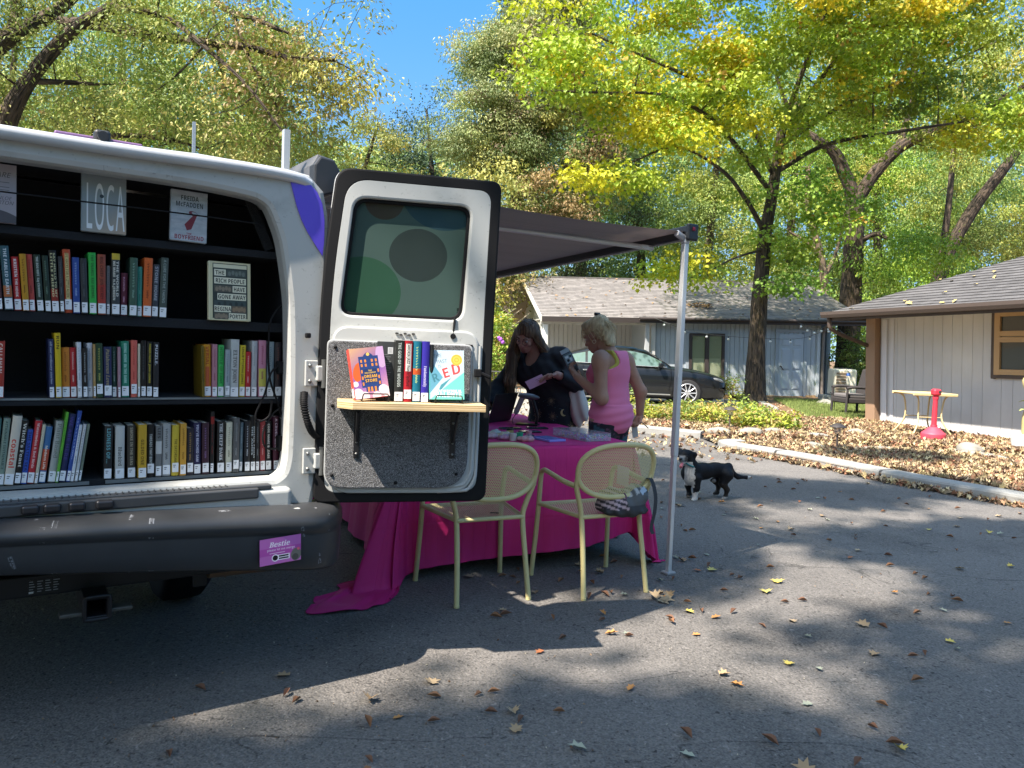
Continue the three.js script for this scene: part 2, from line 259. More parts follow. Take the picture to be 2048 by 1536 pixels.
// A tree: trunk and limbs as given, boughs grown to leaf clusters that fill the envelopes [x, y, z, rx, ry, rz, clusters, palette?]
function tree(name, label, o) {
  const R = rng(o.seed), t = thing(name, label, 'tree', o.at, 0, o.group), nodes = [], tr = [], br = [];
  const addLimb = (pts, list, n) => { const s = smooth(pts, Math.max(6, pts.length * 5)); list.push(limb(s, n, 0.09)); s.forEach((p) => nodes.push(p)); };
  addLimb(o.trunk, tr, 12);
  (o.limbs ?? []).forEach((l) => addLimb(l, tr, 8));
  const items = [];
  for (const e of o.crown) {
    for (let k = 0; k < e[6]; k++) {
      let x, y, z, m; do { x = R() * 2 - 1; y = R() * 2 - 1; z = R() * 2 - 1; m = Math.hypot(x, y, z); } while (m > 1 || m < (o.hollow ?? 0.25));
      const c = [e[0] + x * e[3], e[1] + y * e[4], e[2] + z * e[5]];
      if (o.keep && !o.keep(c, R)) continue;
      let best = null, bd = 1e9;
      for (const p of nodes) { if (p[3] < 0.007) continue; const d = Math.hypot(p[0] - c[0], (p[1] - c[1]) * 1.15 + 0.25, p[2] - c[2]) + (p[1] > c[1] + 0.6 ? 0.8 : 0); if (d < bd) { bd = d; best = p; } }
      const b0 = best, r0 = Math.min(b0[3] * 0.6, 0.012 + bd * 0.009), mid = [lerp(b0[0], c[0], 0.5) + (R() - 0.5) * bd * 0.2, lerp(b0[1], c[1], 0.62) + (R() - 0.3) * bd * 0.12, lerp(b0[2], c[2], 0.5) + (R() - 0.5) * bd * 0.2, r0 * 0.6];
      const s = smooth([[b0[0], b0[1], b0[2], r0], mid, [c[0], c[1], c[2], 0.005]], 5); br.push(limb(s, 5)); s.forEach((p) => nodes.push(p));
      const cr = (o.clump ?? 0.6) * lerp(0.7, 1.35, R()), pal = e[7] ?? o.palette, base = pal[Math.floor(R() * pal.length)], br2 = lerp(0.82, 1.18, R());
      const ns = Math.round((o.per ?? 30) * lerp(0.7, 1.3, R()));
      for (let i = 0; i < ns; i++) {
        let a, b, d; do { a = R() * 2 - 1; b = R() * 2 - 1; d = R() * 2 - 1; } while (a * a + b * b + d * d > 1);
        const v = br2 * lerp(0.85, 1.16, R()), h = (R() - 0.5) * 0.14, rare = o.rare && R() < o.rare[0] ? o.rare[1] : base;
        items.push([c[0] + a * cr, c[1] + b * cr * (o.flatten ?? 0.6) - (a * a + d * d) * cr * 0.25, c[2] + d * cr, (R() - 0.5) * 0.9, R() * 6.283, (R() - 0.5) * 0.9, lerp(0.75, 1.2, R()) * (o.leafScale ?? 1), rare[0] * v * (1 + h), rare[1] * v, rare[2] * v]);
      }
    }
  }
  obj('trunk', tr, o.bark ?? bark, t);
  if (br.length) obj('branches', br, o.bark ?? bark, t);
  scatter('crown', t, sprigs[o.leaf ?? 'far'], o.mat ?? leafM, items);
  return t;
}
const YEL = [[0.58, 0.552, 0.02], [0.497, 0.552, 0.025], [0.662, 0.552, 0.02], [0.359, 0.497, 0.03], [0.414, 0.524, 0.03]], GRN = [[0.262, 0.425, 0.046], [0.202, 0.347, 0.04], [0.343, 0.483, 0.053], [0.403, 0.522, 0.053]];
const OLV = [[0.348, 0.373, 0.095], [0.257, 0.318, 0.084], [0.466, 0.439, 0.105], [0.209, 0.286, 0.084]], DRY = [[0.459, 0.325, 0.143], [0.378, 0.286, 0.117], [0.338, 0.338, 0.104]], TAN = [[0.486, 0.452, 0.092], [0.389, 0.421, 0.079], [0.583, 0.499, 0.119], [0.324, 0.39, 0.066]];
const MID = [[0.288, 0.393, 0.099], [0.216, 0.345, 0.099], [0.384, 0.461, 0.109], [0.48, 0.508, 0.109]], DRK = [[0.155, 0.259, 0.086], [0.208, 0.324, 0.097], [0.13, 0.22, 0.073]];
// ---------------------------------------------------------------- the trees
const W = (px, py, d, r) => { const a = [(px - 1024) / 1540 * d, 1.35 + (690 + 0.0402 * (px - 1024) - py) / 1540 * d, -d]; if (r !== undefined) a.push(r); return a; };
const rel = (at, l) => l.map((p) => [p[0] - at[0], p[1] - at[1], p[2] - at[2], ...p.slice(3)]);
const env = (at, px, py, d, rx, ry, rz, n, pal) => { const c = W(px, py, d); return [c[0] - at[0], c[1], c[2] - at[2], rx, ry, rz, n, pal]; };
{
  const at = [6.62, 0, -21];
  tree('maple_tree', 'yellow green maple with a dark straight trunk standing before the grey house', {
    at, seed: 5, keep: (c, R) => { const X = c[0] + 6.62, Z = c[2] - 21, k = (Z + 23.4) / sunDir.z, y = c[1] - sunDir.y * k, x = X - sunDir.x * k; return !(k > 0 && x > 2.6 && x < 10.4 && y > -0.4 && y < 4.2 && R() < 0.86); }, leaf: 'maple', palette: YEL.concat([[0.3, 0.42, 0.04]]), per: 27, clump: 0.85, flatten: 0.34, hollow: 0.1, rare: [0.02, [0.5, 0.3, 0.03]],
    trunk: rel(at, [[6.62, -0.1, -21, 0.42], [6.62, 0.35, -21, 0.3], W(1509, 690, 21, 0.23), W(1510, 580, 21, 0.2), W(1513, 480, 21, 0.175), W(1524, 380, 21, 0.15), W(1534, 270, 21, 0.11)]),
    limbs: [
      [W(1532, 280, 21, 0.081), W(1555, 200, 20.6, 0.068), W(1582, 110, 20.3, 0.056), W(1614, 10, 20, 0.043), W(1630, -120, 20, 0.025)],
      [W(1534, 270, 21, 0.087), W(1590, 190, 21.3, 0.068), W(1650, 110, 21.6, 0.056), W(1752, 0, 22, 0.043), W(1840, -90, 22, 0.025)],
      [W(1514, 470, 21, 0.074), W(1470, 400, 20.3, 0.056), W(1420, 345, 19.6, 0.043), W(1330, 300, 19, 0.031), W(1240, 330, 18.5, 0.019)],
      [W(1526, 360, 21, 0.074), W(1450, 220, 20.4, 0.062), W(1370, 175, 20, 0.050), W(1256, 125, 19.5, 0.037), W(1150, 80, 19, 0.019)],
      [W(1522, 390, 21, 0.068), W(1400, 250, 19.6, 0.056), W(1300, 200, 18.6, 0.037), W(1190, 195, 18, 0.031), W(1060, 190, 17.5, 0.019)],
      [W(1526, 350, 21, 0.068), W(1620, 297, 20.6, 0.056), W(1767, 270, 20.2, 0.043), W(1900, 250, 20, 0.025)],
      [W(1530, 300, 21, 0.062), W(1660, 215, 22, 0.056), W(1800, 160, 22.6, 0.037), W(1960, 90, 23, 0.025)],
      [W(1514, 500, 21, 0.037), W(1450, 520, 20.2, 0.025), W(1380, 560, 19.6, 0.012)],
    ].map((l) => rel(at, l)),
    crown: [
      env(at, 1500, 60, 21, 5.2, 2.9, 3.6, 150), env(at, 1230, 70, 19.5, 2.6, 1.9, 2.4, 42), env(at, 1320, 190, 19.5, 3.0, 1.3, 2.0, 38), env(at, 1800, 130, 21.5, 3.6, 2.2, 3.0, 40, [[0.26, 0.34, 0.04], [0.34, 0.38, 0.04], [0.2, 0.3, 0.04]]),
      env(at, 1540, 300, 21, 2.3, 1.5, 2.0, 24, GRN), env(at, 1120, 170, 18, 1.3, 0.8, 1.0, 9), env(at, 1270, 275, 18.6, 1.1, 0.5, 0.9, 7), env(at, 1190, 360, 18.4, 1.0, 0.45, 0.8, 6),
      env(at, 1510, 420, 21, 0.9, 1.3, 0.9, 16, GRN), env(at, 1560, 540, 20.6, 0.6, 0.6, 0.6, 4, GRN), env(at, 1990, 250, 20, 1.6, 0.8, 1.3, 10), env(at, 1370, 545, 19.6, 0.8, 0.35, 0.5, 4), env(at, 1640, 420, 20.5, 0.9, 0.6, 0.8, 6, GRN),
      env(at, 1430, -180, 21, 6, 2.2, 4, 40),
    ],
  });
}
{
  const at = [11.65, 0, -27];
  tree('oak_tree', 'big dark oak forking into two heavy limbs behind the gap of the houses', {
    at, seed: 8, leaf: 'oak', palette: MID.concat(TAN), per: 34, clump: 0.85, flatten: 0.6, leafScale: 1.25,
    trunk: rel(at, [[11.65, -0.2, -27, 0.6], [11.68, 0.8, -27, 0.42], W(1690, 560, 27, 0.34), W(1690, 470, 27, 0.31), W(1688, 400, 27, 0.3)]),
    limbs: [[W(1688, 410, 27, 0.24), W(1668, 360, 27, 0.22), W(1640, 312, 27, 0.19), W(1605, 285, 27, 0.13), W(1560, 250, 27.5, 0.08), W(1500, 120, 28, 0.05)], [W(1688, 410, 27, 0.26), W(1715, 362, 27, 0.23), W(1765, 305, 27, 0.2), W(1840, 265, 26.5, 0.17), W(1930, 225, 26, 0.11), W(2040, 160, 25.5, 0.06)],
      [W(1765, 305, 27, 0.14), W(1790, 200, 27.5, 0.11), W(1780, 80, 28, 0.09), W(1790, -60, 28, 0.05)], [W(1692, 490, 27, 0.1), W(1735, 470, 26.6, 0.09), W(1757, 480, 26.4, 0.05)]].map((l) => rel(at, l)),
    crown: [env(at, 1790, 40, 27.5, 6.5, 3.6, 4, 62), env(at, 1960, 230, 26, 2.8, 1.6, 2.2, 16), env(at, 1800, 520, 26, 1.9, 1.3, 1.4, 14, GRN), env(at, 1600, 180, 28, 2.4, 2, 2, 10)],
  });
}
{
  const at = [17.2, 0, -31];
  tree('leaning_tree', 'slim dark tree leaning to the right above the roof of the right house', {
    at, seed: 12, leaf: 'oak', palette: MID, per: 34, clump: 0.95, leafScale: 1.3,
    trunk: rel(at, [[16.6, -0.2, -31, 0.34], W(1862, 560, 31, 0.28), W(1890, 480, 31, 0.25), W(1935, 400, 31, 0.22), W(1985, 330, 31, 0.19), W(2060, 220, 31, 0.14)]), limbs: [rel(at, [W(1862, 540, 31, 0.15), W(1872, 420, 31, 0.12), W(1875, 300, 31.5, 0.09), W(1890, 100, 32, 0.05)])],
    crown: [env(at, 2060, 120, 31, 4, 3, 3, 22), env(at, 1900, 380, 33, 2.4, 2.6, 1.6, 26), env(at, 1990, 480, 33, 2.4, 1.0, 1.4, 12, OLV)],
  });
}
{
  const at = [13.2, 0, -33];
  tree('slender_tree', 'thin pale barked tree slanting left behind the roof of the grey house', {
    at, seed: 15, leaf: 'oak', bark: paleBark, palette: GRN.concat(TAN), per: 30, clump: 0.8, leafScale: 1.2,
    trunk: rel(at, [W(1648, 660, 33, 0.2), W(1640, 590, 33, 0.17), W(1625, 510, 33, 0.15), W(1598, 430, 33, 0.13), W(1590, 340, 33, 0.1)]), limbs: [rel(at, [W(1632, 530, 33, 0.09), W(1600, 490, 33, 0.08), W(1560, 465, 33, 0.05)]), rel(at, [W(1635, 560, 33, 0.09), W(1660, 490, 33.3, 0.07), W(1672, 400, 33.5, 0.05)])],
    crown: [env(at, 1600, 330, 33, 2.6, 2.2, 2, 20), env(at, 1630, 560, 35, 3.0, 0.9, 1.5, 16, [[0.26, 0.3, 0.05], [0.2, 0.26, 0.05]])],
  });
}
{
  const at = [-7.95, 0, -11.5];
  tree('pecan_tree', 'big tree of small yellowing leaves spreading dark boughs over the white van', {
    at, seed: 21, leaf: 'willow', palette: [[0.4, 0.42, 0.1], [0.3, 0.38, 0.08], [0.36, 0.42, 0.1], [0.24, 0.33, 0.07], [0.45, 0.42, 0.13]], per: 25, clump: 0.6, flatten: 0.7, hollow: 0.05, rare: [0.02, [0.36, 0.27, 0.1]],
    trunk: rel(at, [[-7.95, 0, -11.5, 0.36], [-7.9, 2, -11.5, 0.27], W(0, 270, 11.5, 0.15), W(52, 170, 11.4, 0.11), W(140, 70, 11.3, 0.09), W(215, 28, 11.2, 0.08), W(265, -20, 11.2, 0.07), W(330, -160, 11, 0.04)]),
    limbs: [[W(112, 58, 11.6, 0.08), W(200, 66, 11.3, 0.075), W(300, 84, 11.2, 0.07), W(380, 96, 11, 0.06), W(480, 107, 10.8, 0.05), W(570, 128, 10.6, 0.035), W(650, 132, 10.4, 0.02)], [W(215, 28, 11.2, 0.05), W(320, 50, 10.8, 0.04), W(400, 110, 10.4, 0.03), W(480, 180, 10.2, 0.022), W(560, 280, 10, 0.012)],
      [W(52, 172, 11.4, 0.05), W(130, 174, 11.6, 0.04), W(190, 178, 11.8, 0.02)], [[-7.85, 2.4, -11.5, 0.2], W(-60, 180, 11.5, 0.17), W(-20, 110, 11.5, 0.14), W(100, 40, 12, 0.1), W(165, -20, 12, 0.08)], [W(-20, 110, 11.5, 0.1), W(20, 60, 12, 0.09), W(30, -40, 12, 0.06)],
      [W(365, -40, 11, 0.05), W(430, 30, 10.8, 0.045), W(500, 55, 10.6, 0.035), W(560, 80, 10.5, 0.02)], [W(450, 40, 10.8, 0.03), W(480, 120, 10.7, 0.025), W(545, 230, 10.6, 0.012)], [W(60, 330, 12.5, 0.07), W(190, 280, 12.2, 0.05), W(330, 285, 12, 0.03), W(400, 305, 12, 0.015)]].map((l) => rel(at, l)),
    crown: [env(at, 150, 120, 12, 2.3, 1.3, 1.2, 40), env(at, 380, 120, 11.2, 1.7, 1.1, 1.0, 28), env(at, 545, 150, 10.6, 0.85, 0.75, 0.8, 13, DRY.concat(TAN)), env(at, 250, 250, 12, 2.4, 0.5, 0.8, 17), env(at, 660, 140, 10.3, 0.5, 0.6, 0.5, 6, DRY.concat(TAN)), env(at, 250, -130, 11, 4.4, 1.0, 2.0, 28), env(at, -150, 50, 11.5, 1.6, 2, 1.5, 30), env(at, 500, 250, 11, 1.1, 0.5, 0.8, 12)],
  });
}
{
  const at = [-0.2, 0, -33];
  tree('cedar_tree', 'tall dark cedar rising out of the picture behind the awning', {
    at, seed: 31, leaf: 'cedar', palette: [[0.31, 0.38, 0.14], [0.38, 0.42, 0.16], [0.44, 0.44, 0.18], [0.26, 0.33, 0.12]], per: 38, clump: 1.0, flatten: 0.55, rare: [0.05, [0.2, 0.15, 0.08]],
    trunk: [[0, 0, 0, 0.45], [0.1, 6, 0, 0.35], [0.1, 12, 0, 0.2], [0, 19, 0, 0.06]],
    crown: [env(at, 1070, -60, 33, 2.2, 3.4, 2.2, 56), env(at, 1030, 140, 33, 2.7, 2.4, 2.4, 58), env(at, 960, 260, 32, 2.6, 1.8, 2, 36), env(at, 1100, 330, 32, 2.8, 3.4, 2, 46, OLV.concat(DRY)), env(at, 935, 130, 33, 0.7, 0.6, 0.7, 5)],
  });
}
// the wood behind: every tree with its own trunk and crown
const wood = 'trees of the wood behind the drive';
const woods = [   // [px, depth, top py, half width m, palette, seed, label]
  [850, 42, 190, 3.4, [[0.08, 0.14, 0.06], [0.07, 0.12, 0.055], [0.1, 0.16, 0.06]], 41, 'blue green tree low under the gap of open sky'], [720, 38, 215, 3.0, TAN.concat(OLV), 42, 'olive tree between the open sky and the back door of the van'],
  [540, 36, 60, 3.0, OLV.concat(TAN), 43, 'olive green woodland tree left of the gap of open sky'], [430, 34, -60, 4.2, MID.concat(TAN), 44, 'leafy woodland tree behind the white roof post of the van'], [230, 36, -80, 4.4, MID.concat(GRN), 45, 'leafy woodland tree behind the purple strip on the van roof'], [20, 34, -60, 4.4, MID, 46, 'leafy woodland tree at the left end of the wood'],
  [960, 27.5, 330, 1.6, DRY.concat(TAN, OLV), 47, 'tan and drying tree just right of the open van door'], [1150, 40, -40, 3.2, DRK.concat([[0.12, 0.14, 0.07]]), 48, 'dark grey green tree right of the tall cedar'], [1270, 44, 60, 3.4, DRK.concat(MID), 49, 'dark woodland tree above the middle of the grey roof'], [1400, 41, 120, 3.2, MID, 50, 'green woodland tree left of the maple trunk'],
  [1560, 45, 40, 3.4, MID.concat(GRN), 51, 'green woodland tree right of the maple trunk'], [1740, 43, 90, 3.6, GRN, 52, 'bright green woodland tree behind the forked oak'], [1880, 46, 230, 3.2, MID, 53, 'green woodland tree behind the leaning trunk'], [2060, 42, 330, 2.6, OLV.concat(TAN), 54, 'olive tree at the right end of the wood'],
];
for (const [px, d, top, hw, pal, seed, label] of woods) {
  const R = rng(seed * 7), x = (px - 1024) / 1540 * d, h = W(px, top, d)[1], at = [x, 0, -d];
  tree('woodland_tree', label, {
    at, seed, group: wood, leaf: 'far', palette: pal, per: 25, clump: 1.25, flatten: 0.55, hollow: 0.2, leafScale: 1.15,
    trunk: [[0, -0.2, 0, 0.34], [0.1 * R(), h * 0.3, 0, 0.26], [(R() - 0.5), h * 0.6, 0, 0.17], [(R() - 0.5) * 1.2, h * 0.93, 0, 0.05]],
    crown: [[0, h * 0.74, 0, hw * 0.8, h * 0.25, hw * 0.7, Math.round(26 * hw / 3)], [0, h * 0.42, 0.4, hw, h * 0.26, hw * 0.7, Math.round(38 * hw / 3)], [0, h * 0.16, 0.6, hw, h * 0.14, hw * 0.5, Math.round(13 * hw / 3), pal.concat(DRK)]],
  });
}
// more wood beyond, one mass of foliage
{
  const R = rng(77), items = [];
  for (let i = 0; i < 12000; i++) {
    const px = lerp(-900, 2700, R()), d = lerp(50, 66, R()), gap = sstep(560, 640, px) * (1 - sstep(930, 1000, px)), top = lerp(lerp(60, 330, R()), 300, gap), k = Math.pow(R(), 0.7);
    const p = W(px, lerp(690, top, k), d), c = (R() < 0.6 ? MID : R() < 0.6 ? DRK : TAN)[Math.floor(R() * 3)];
    items.push([p[0], Math.max(0.3, p[1]), p[2], R(), R() * 6.3, R(), lerp(2.2, 3.8, R()), c[0], c[1], c[2]]);
  }
  const g = new THREE.Group(); g.name = 'far_wood'; scene.add(g); tag(g, 'far mass of mixed green foliage closing the view behind the trees', 'wood'); stuff(g);
  scatter('foliage', g, sprigs.far, leafM, items);
}
{
  const R = rng(78), items = [];   // the wood goes on round the place behind the viewer
  for (let i = 0; i < 7000; i++) { const a = lerp(0.02, 0.98, R()) * Math.PI, d = lerp(24, 32, R()), c = (R() < 0.5 ? MID : DRK)[Math.floor(R() * 3)]; items.push([-Math.cos(a) * d * 1.1, lerp(0.3, 11 + 3 * Math.sin(a * 9), R()), Math.sin(a) * d, R(), R() * 6.3, R(), lerp(2.4, 3.8, R()), c[0], c[1], c[2]]); }
  const g = new THREE.Group(); g.name = 'surrounding_wood'; scene.add(g); tag(g, 'green foliage of the wood out of view round the drive', 'wood'); stuff(g);
  scatter('foliage', g, sprigs.far, leafM, items);
}
// trees behind the camera whose crowns dapple the drive
const litSpots = [[-0.08, -3.42, 0.6, 0.45], [0.25, -3.7, 0.6, 0.45], [0.58, -3.98, 0.6, 0.4], [-0.75, -3.12, 0.4, 0.12], [-1.2, -2.62, 0.3, 0.0], [-0.65, -2.5, 0.2, 0.0], [1.7, -4.4, 0.55, 0.4], [2.4, -4.5, 0.3, 0.1], [1.68, -3.16, 0.3, 0.06], [1.02, -2.86, 0.0, 0.0], [2.3, -7.0, 0.7, 0.3], [3.4, -8.7, 1.5, 0.3], [2.65, -6.1, 0.8, 0.05], [3.4, -5.1, 0.5, 0.1], [3.6, -6.4, 0.6, 0.1], [4.7, -7.2, 0.8, 0.4], [2.2, -9.9, 1.2, 0.3], [0.75, -4.3, 0.2, 0.1], [4.9, -9.1, 1.3, 0.6], [6.6, -8.6, 1.4, 0.9], [2.0, -5.3, 0.5, 0.05], [1.72, -3.2, 0.35, 0.02], [2.9, -3.9, 0.4, 0.02], [1.05, -2.75, 0.05, 0.0]];
const dapple = (off) => (c, R) => { const k = (c[1]) / sunDir.y, x = c[0] + off[0] - sunDir.x * k, z = c[2] + off[2] - sunDir.z * k; for (const s of litSpots) if (((x - s[0]) / (s[2] + 0.42)) ** 2 + ((z - s[1]) / (s[3] + 0.36)) ** 2 < 1) return false; return 0.65 * pn(x * 0.8 + 40, z * 2.0 + 60, 4000, 97) + 0.35 * pn(x * 2.1 + 40, z * 4.4 + 60, 4000, 98) < 0.53 && (z > -10.3 || R() < 0.25); };
for (const [at, lab, seed, crown] of [
  [[-9, 0, 6], 'leafy tree out of view on the left whose crown dapples the drive', 91, [[2.5, 15, -5, 4.5, 1.6, 4.8, 440], [0, 15, -1.5, 3.6, 1.5, 3.2, 240], [2.2, 15, -1.0, 3.4, 1.4, 2.6, 240]]],
  [[2, 0, 9], 'leafy tree out of view behind the camera whose crown dapples the drive', 92, [[-3.5, 15, -8.5, 4.4, 1.6, 4.8, 460], [-5.5, 15, -4.5, 3.8, 1.5, 3.4, 300]]],
]) tree('shade_tree', lab, { at, seed, leaf: 'maple', mat: leafDense, palette: MID, per: 46, clump: 0.48, flatten: 0.5, leafScale: 1.25, hollow: 0, keep: dapple(at), trunk: [[0, 0, 0, 0.45], [0.1, 5, -0.3, 0.36], [0.3, 10, -1, 0.25], [0.6, 15, -2.2, 0.12]], limbs: crown.map((c, i) => [[0.2, 8 + i, -0.7, 0.2], [c[0] * 0.5, 12.5, c[2] * 0.5, 0.13], [c[0], 14.8, c[2], 0.06]]), crown });
const objs = (name, list, mat, parent, label) => list.map((g) => obj(name, g, mat, parent, label));
// ---------------------------------------------------------------- the two houses
const shingleC = tex(1024, 1024, (u, v) => {
  const row = Math.floor(v * 16), x = u * 14 + hsh(row, 3, 71) * 14, tab = Math.floor(x), n = pn(u * 260, v * 260, 260, 72), t = hsh(((tab % 14) + 14) % 14, row, 73), q = fbm(u, v, 5, 3, 74);
  const b = 0.12 + 0.05 * t + 0.07 * (n - 0.5) + 0.05 * (q - 0.5); return [b * 1.04, b, b * 0.98];
}, 1 / 2.3);
const shingle = std([1.3, 1.25, 1.22], 0.95, { map: shingleC }), shingleDark = std([0.62, 0.62, 0.64], 0.95, { map: shingleC });
const paintC = (c, s) => tex(256, 256, (u, v) => { const n = 1 + 0.16 * (fbm(u, v, 5, 4, s) - 0.5) + 0.03 * (pn(u * 90, v * 6, 90, s + 9, 6) - 0.5); return c.map((x) => x * n); }, 1 / 1.7);
const sidingBlue = std([1, 1, 1], 0.75, { map: paintC([0.40, 0.45, 0.49], 81) }), sidingGrey = std([1, 1, 1], 0.75, { map: paintC([0.52, 0.52, 0.52], 83) });
const trimBlue = std([0.33, 0.38, 0.43], 0.65), trimDark = std([0.045, 0.035, 0.032], 0.6), trimBrown = std([0.075, 0.055, 0.045], 0.65), soffitM = std([0.42, 0.40, 0.35], 0.8), tanWood = std([0.46, 0.30, 0.15], 0.7), darkVoid = std([0.03, 0.03, 0.03], 0.9);
const glassM = phy([1, 1, 1], 0.03, { transmission: 1, thickness: 0, ior: 1.5 });
const winGlass = phy([0.05, 0.06, 0.05], 0.04, { specularIntensity: 1 });
function siding(x0, x1, y0, y1, w, gap, d, top) {   // vertical boards with real grooves; top(x) may cut them under a slope
  const out = []; for (let x = x0; x < x1 - 0.01; x += w) { const e = Math.min(x + w - gap, x1), t = top ? Math.min(top(x + w / 2), y1) : y1; if (t > y0 + 0.02) out.push(box(e - x, t - y0, d, (x + e) / 2, (y0 + t) / 2, -d / 2)); }
  out.push(box(x1 - x0, (top ? Math.min(top(x0), top(x1)) : y1) - y0 - 0.01, d * 0.5, (x0 + x1) / 2, ((top ? Math.min(top(x0), top(x1)) : y1) + y0) / 2, -d * 0.9)); return metric(M(out));
}
function courses(quad, n, th) {   // shingle courses laid as overlapping thin wedges on a roof plane: quad = [eave a, eave b, ridge b, ridge a]
  const [a, b, c, d] = quad.map((p) => V(...p)), nor = b.clone().sub(a).cross(d.clone().sub(a)).normalize(), pos = [], uv = [];
  if (nor.y < 0) nor.negate();
  const L = (p, q, t) => p.clone().lerp(q, t), ht = a.distanceTo(d) || b.distanceTo(c);
  for (let i = 0; i < n; i++) {
    const t0 = i / n, t1 = Math.min(1, (i + 1.02) / n), p0 = L(a, d, t0).addScaledVector(nor, th), p1 = L(b, c, t0).addScaledVector(nor, th), q0 = L(a, d, t1), q1 = L(b, c, t1), u0 = L(a, d, t0).addScaledVector(nor, -0.002), u1 = L(b, c, t0).addScaledVector(nor, -0.002);
    const ax = b.clone().sub(a).normalize(), U = (p) => p.clone().sub(a).dot(ax);
    for (const [p, v] of [[p0, t0], [p1, t0], [q1, t1], [p0, t0], [q1, t1], [q0, t1], [u0, t0], [u1, t0], [p1, t0], [u0, t0], [p1, t0], [p0, t0]]) { pos.push(p.x, p.y, p.z); uv.push(U(p), v * n * 0.14375); }
  }
  const g = new THREE.BufferGeometry(); g.setAttribute('position', new THREE.Float32BufferAttribute(pos, 3)); g.setAttribute('uv', new THREE.Float32BufferAttribute(uv, 2)); g.computeVertexNormals(); return g;
}
function slab(quad, th) {   // thick sheet under a roof plane
  const [a, b, c, d] = quad, dn = (p) => [p[0], p[1] - th, p[2]], f = [[a, b, c, d], [dn(a), dn(d), dn(c), dn(b)], [a, dn(a), dn(b), b], [b, dn(b), dn(c), c], [c, dn(c), dn(d), d], [d, dn(d), dn(a), a]], pos = [];
  for (const q of f) pos.push(...q[0], ...q[1], ...q[2], ...q[0], ...q[2], ...q[3]);
  const g = new THREE.BufferGeometry(); g.setAttribute('position', new THREE.Float32BufferAttribute(pos, 3)); g.computeVertexNormals(); return metric(g);
}
function tiltThing(t, th, tilt, pivot) { const q = new THREE.Quaternion().setFromAxisAngle(V(0, 0, 1), tilt * D2R).multiply(new THREE.Quaternion().setFromAxisAngle(V(0, 1, 0), th * D2R)); const p0 = t.position.clone(), pv = V(...pivot), a = pv.clone().applyAxisAngle(V(0, 1, 0), th * D2R).add(p0); t.quaternion.copy(q); t.position.copy(a.sub(pv.clone().applyQuaternion(q))); }
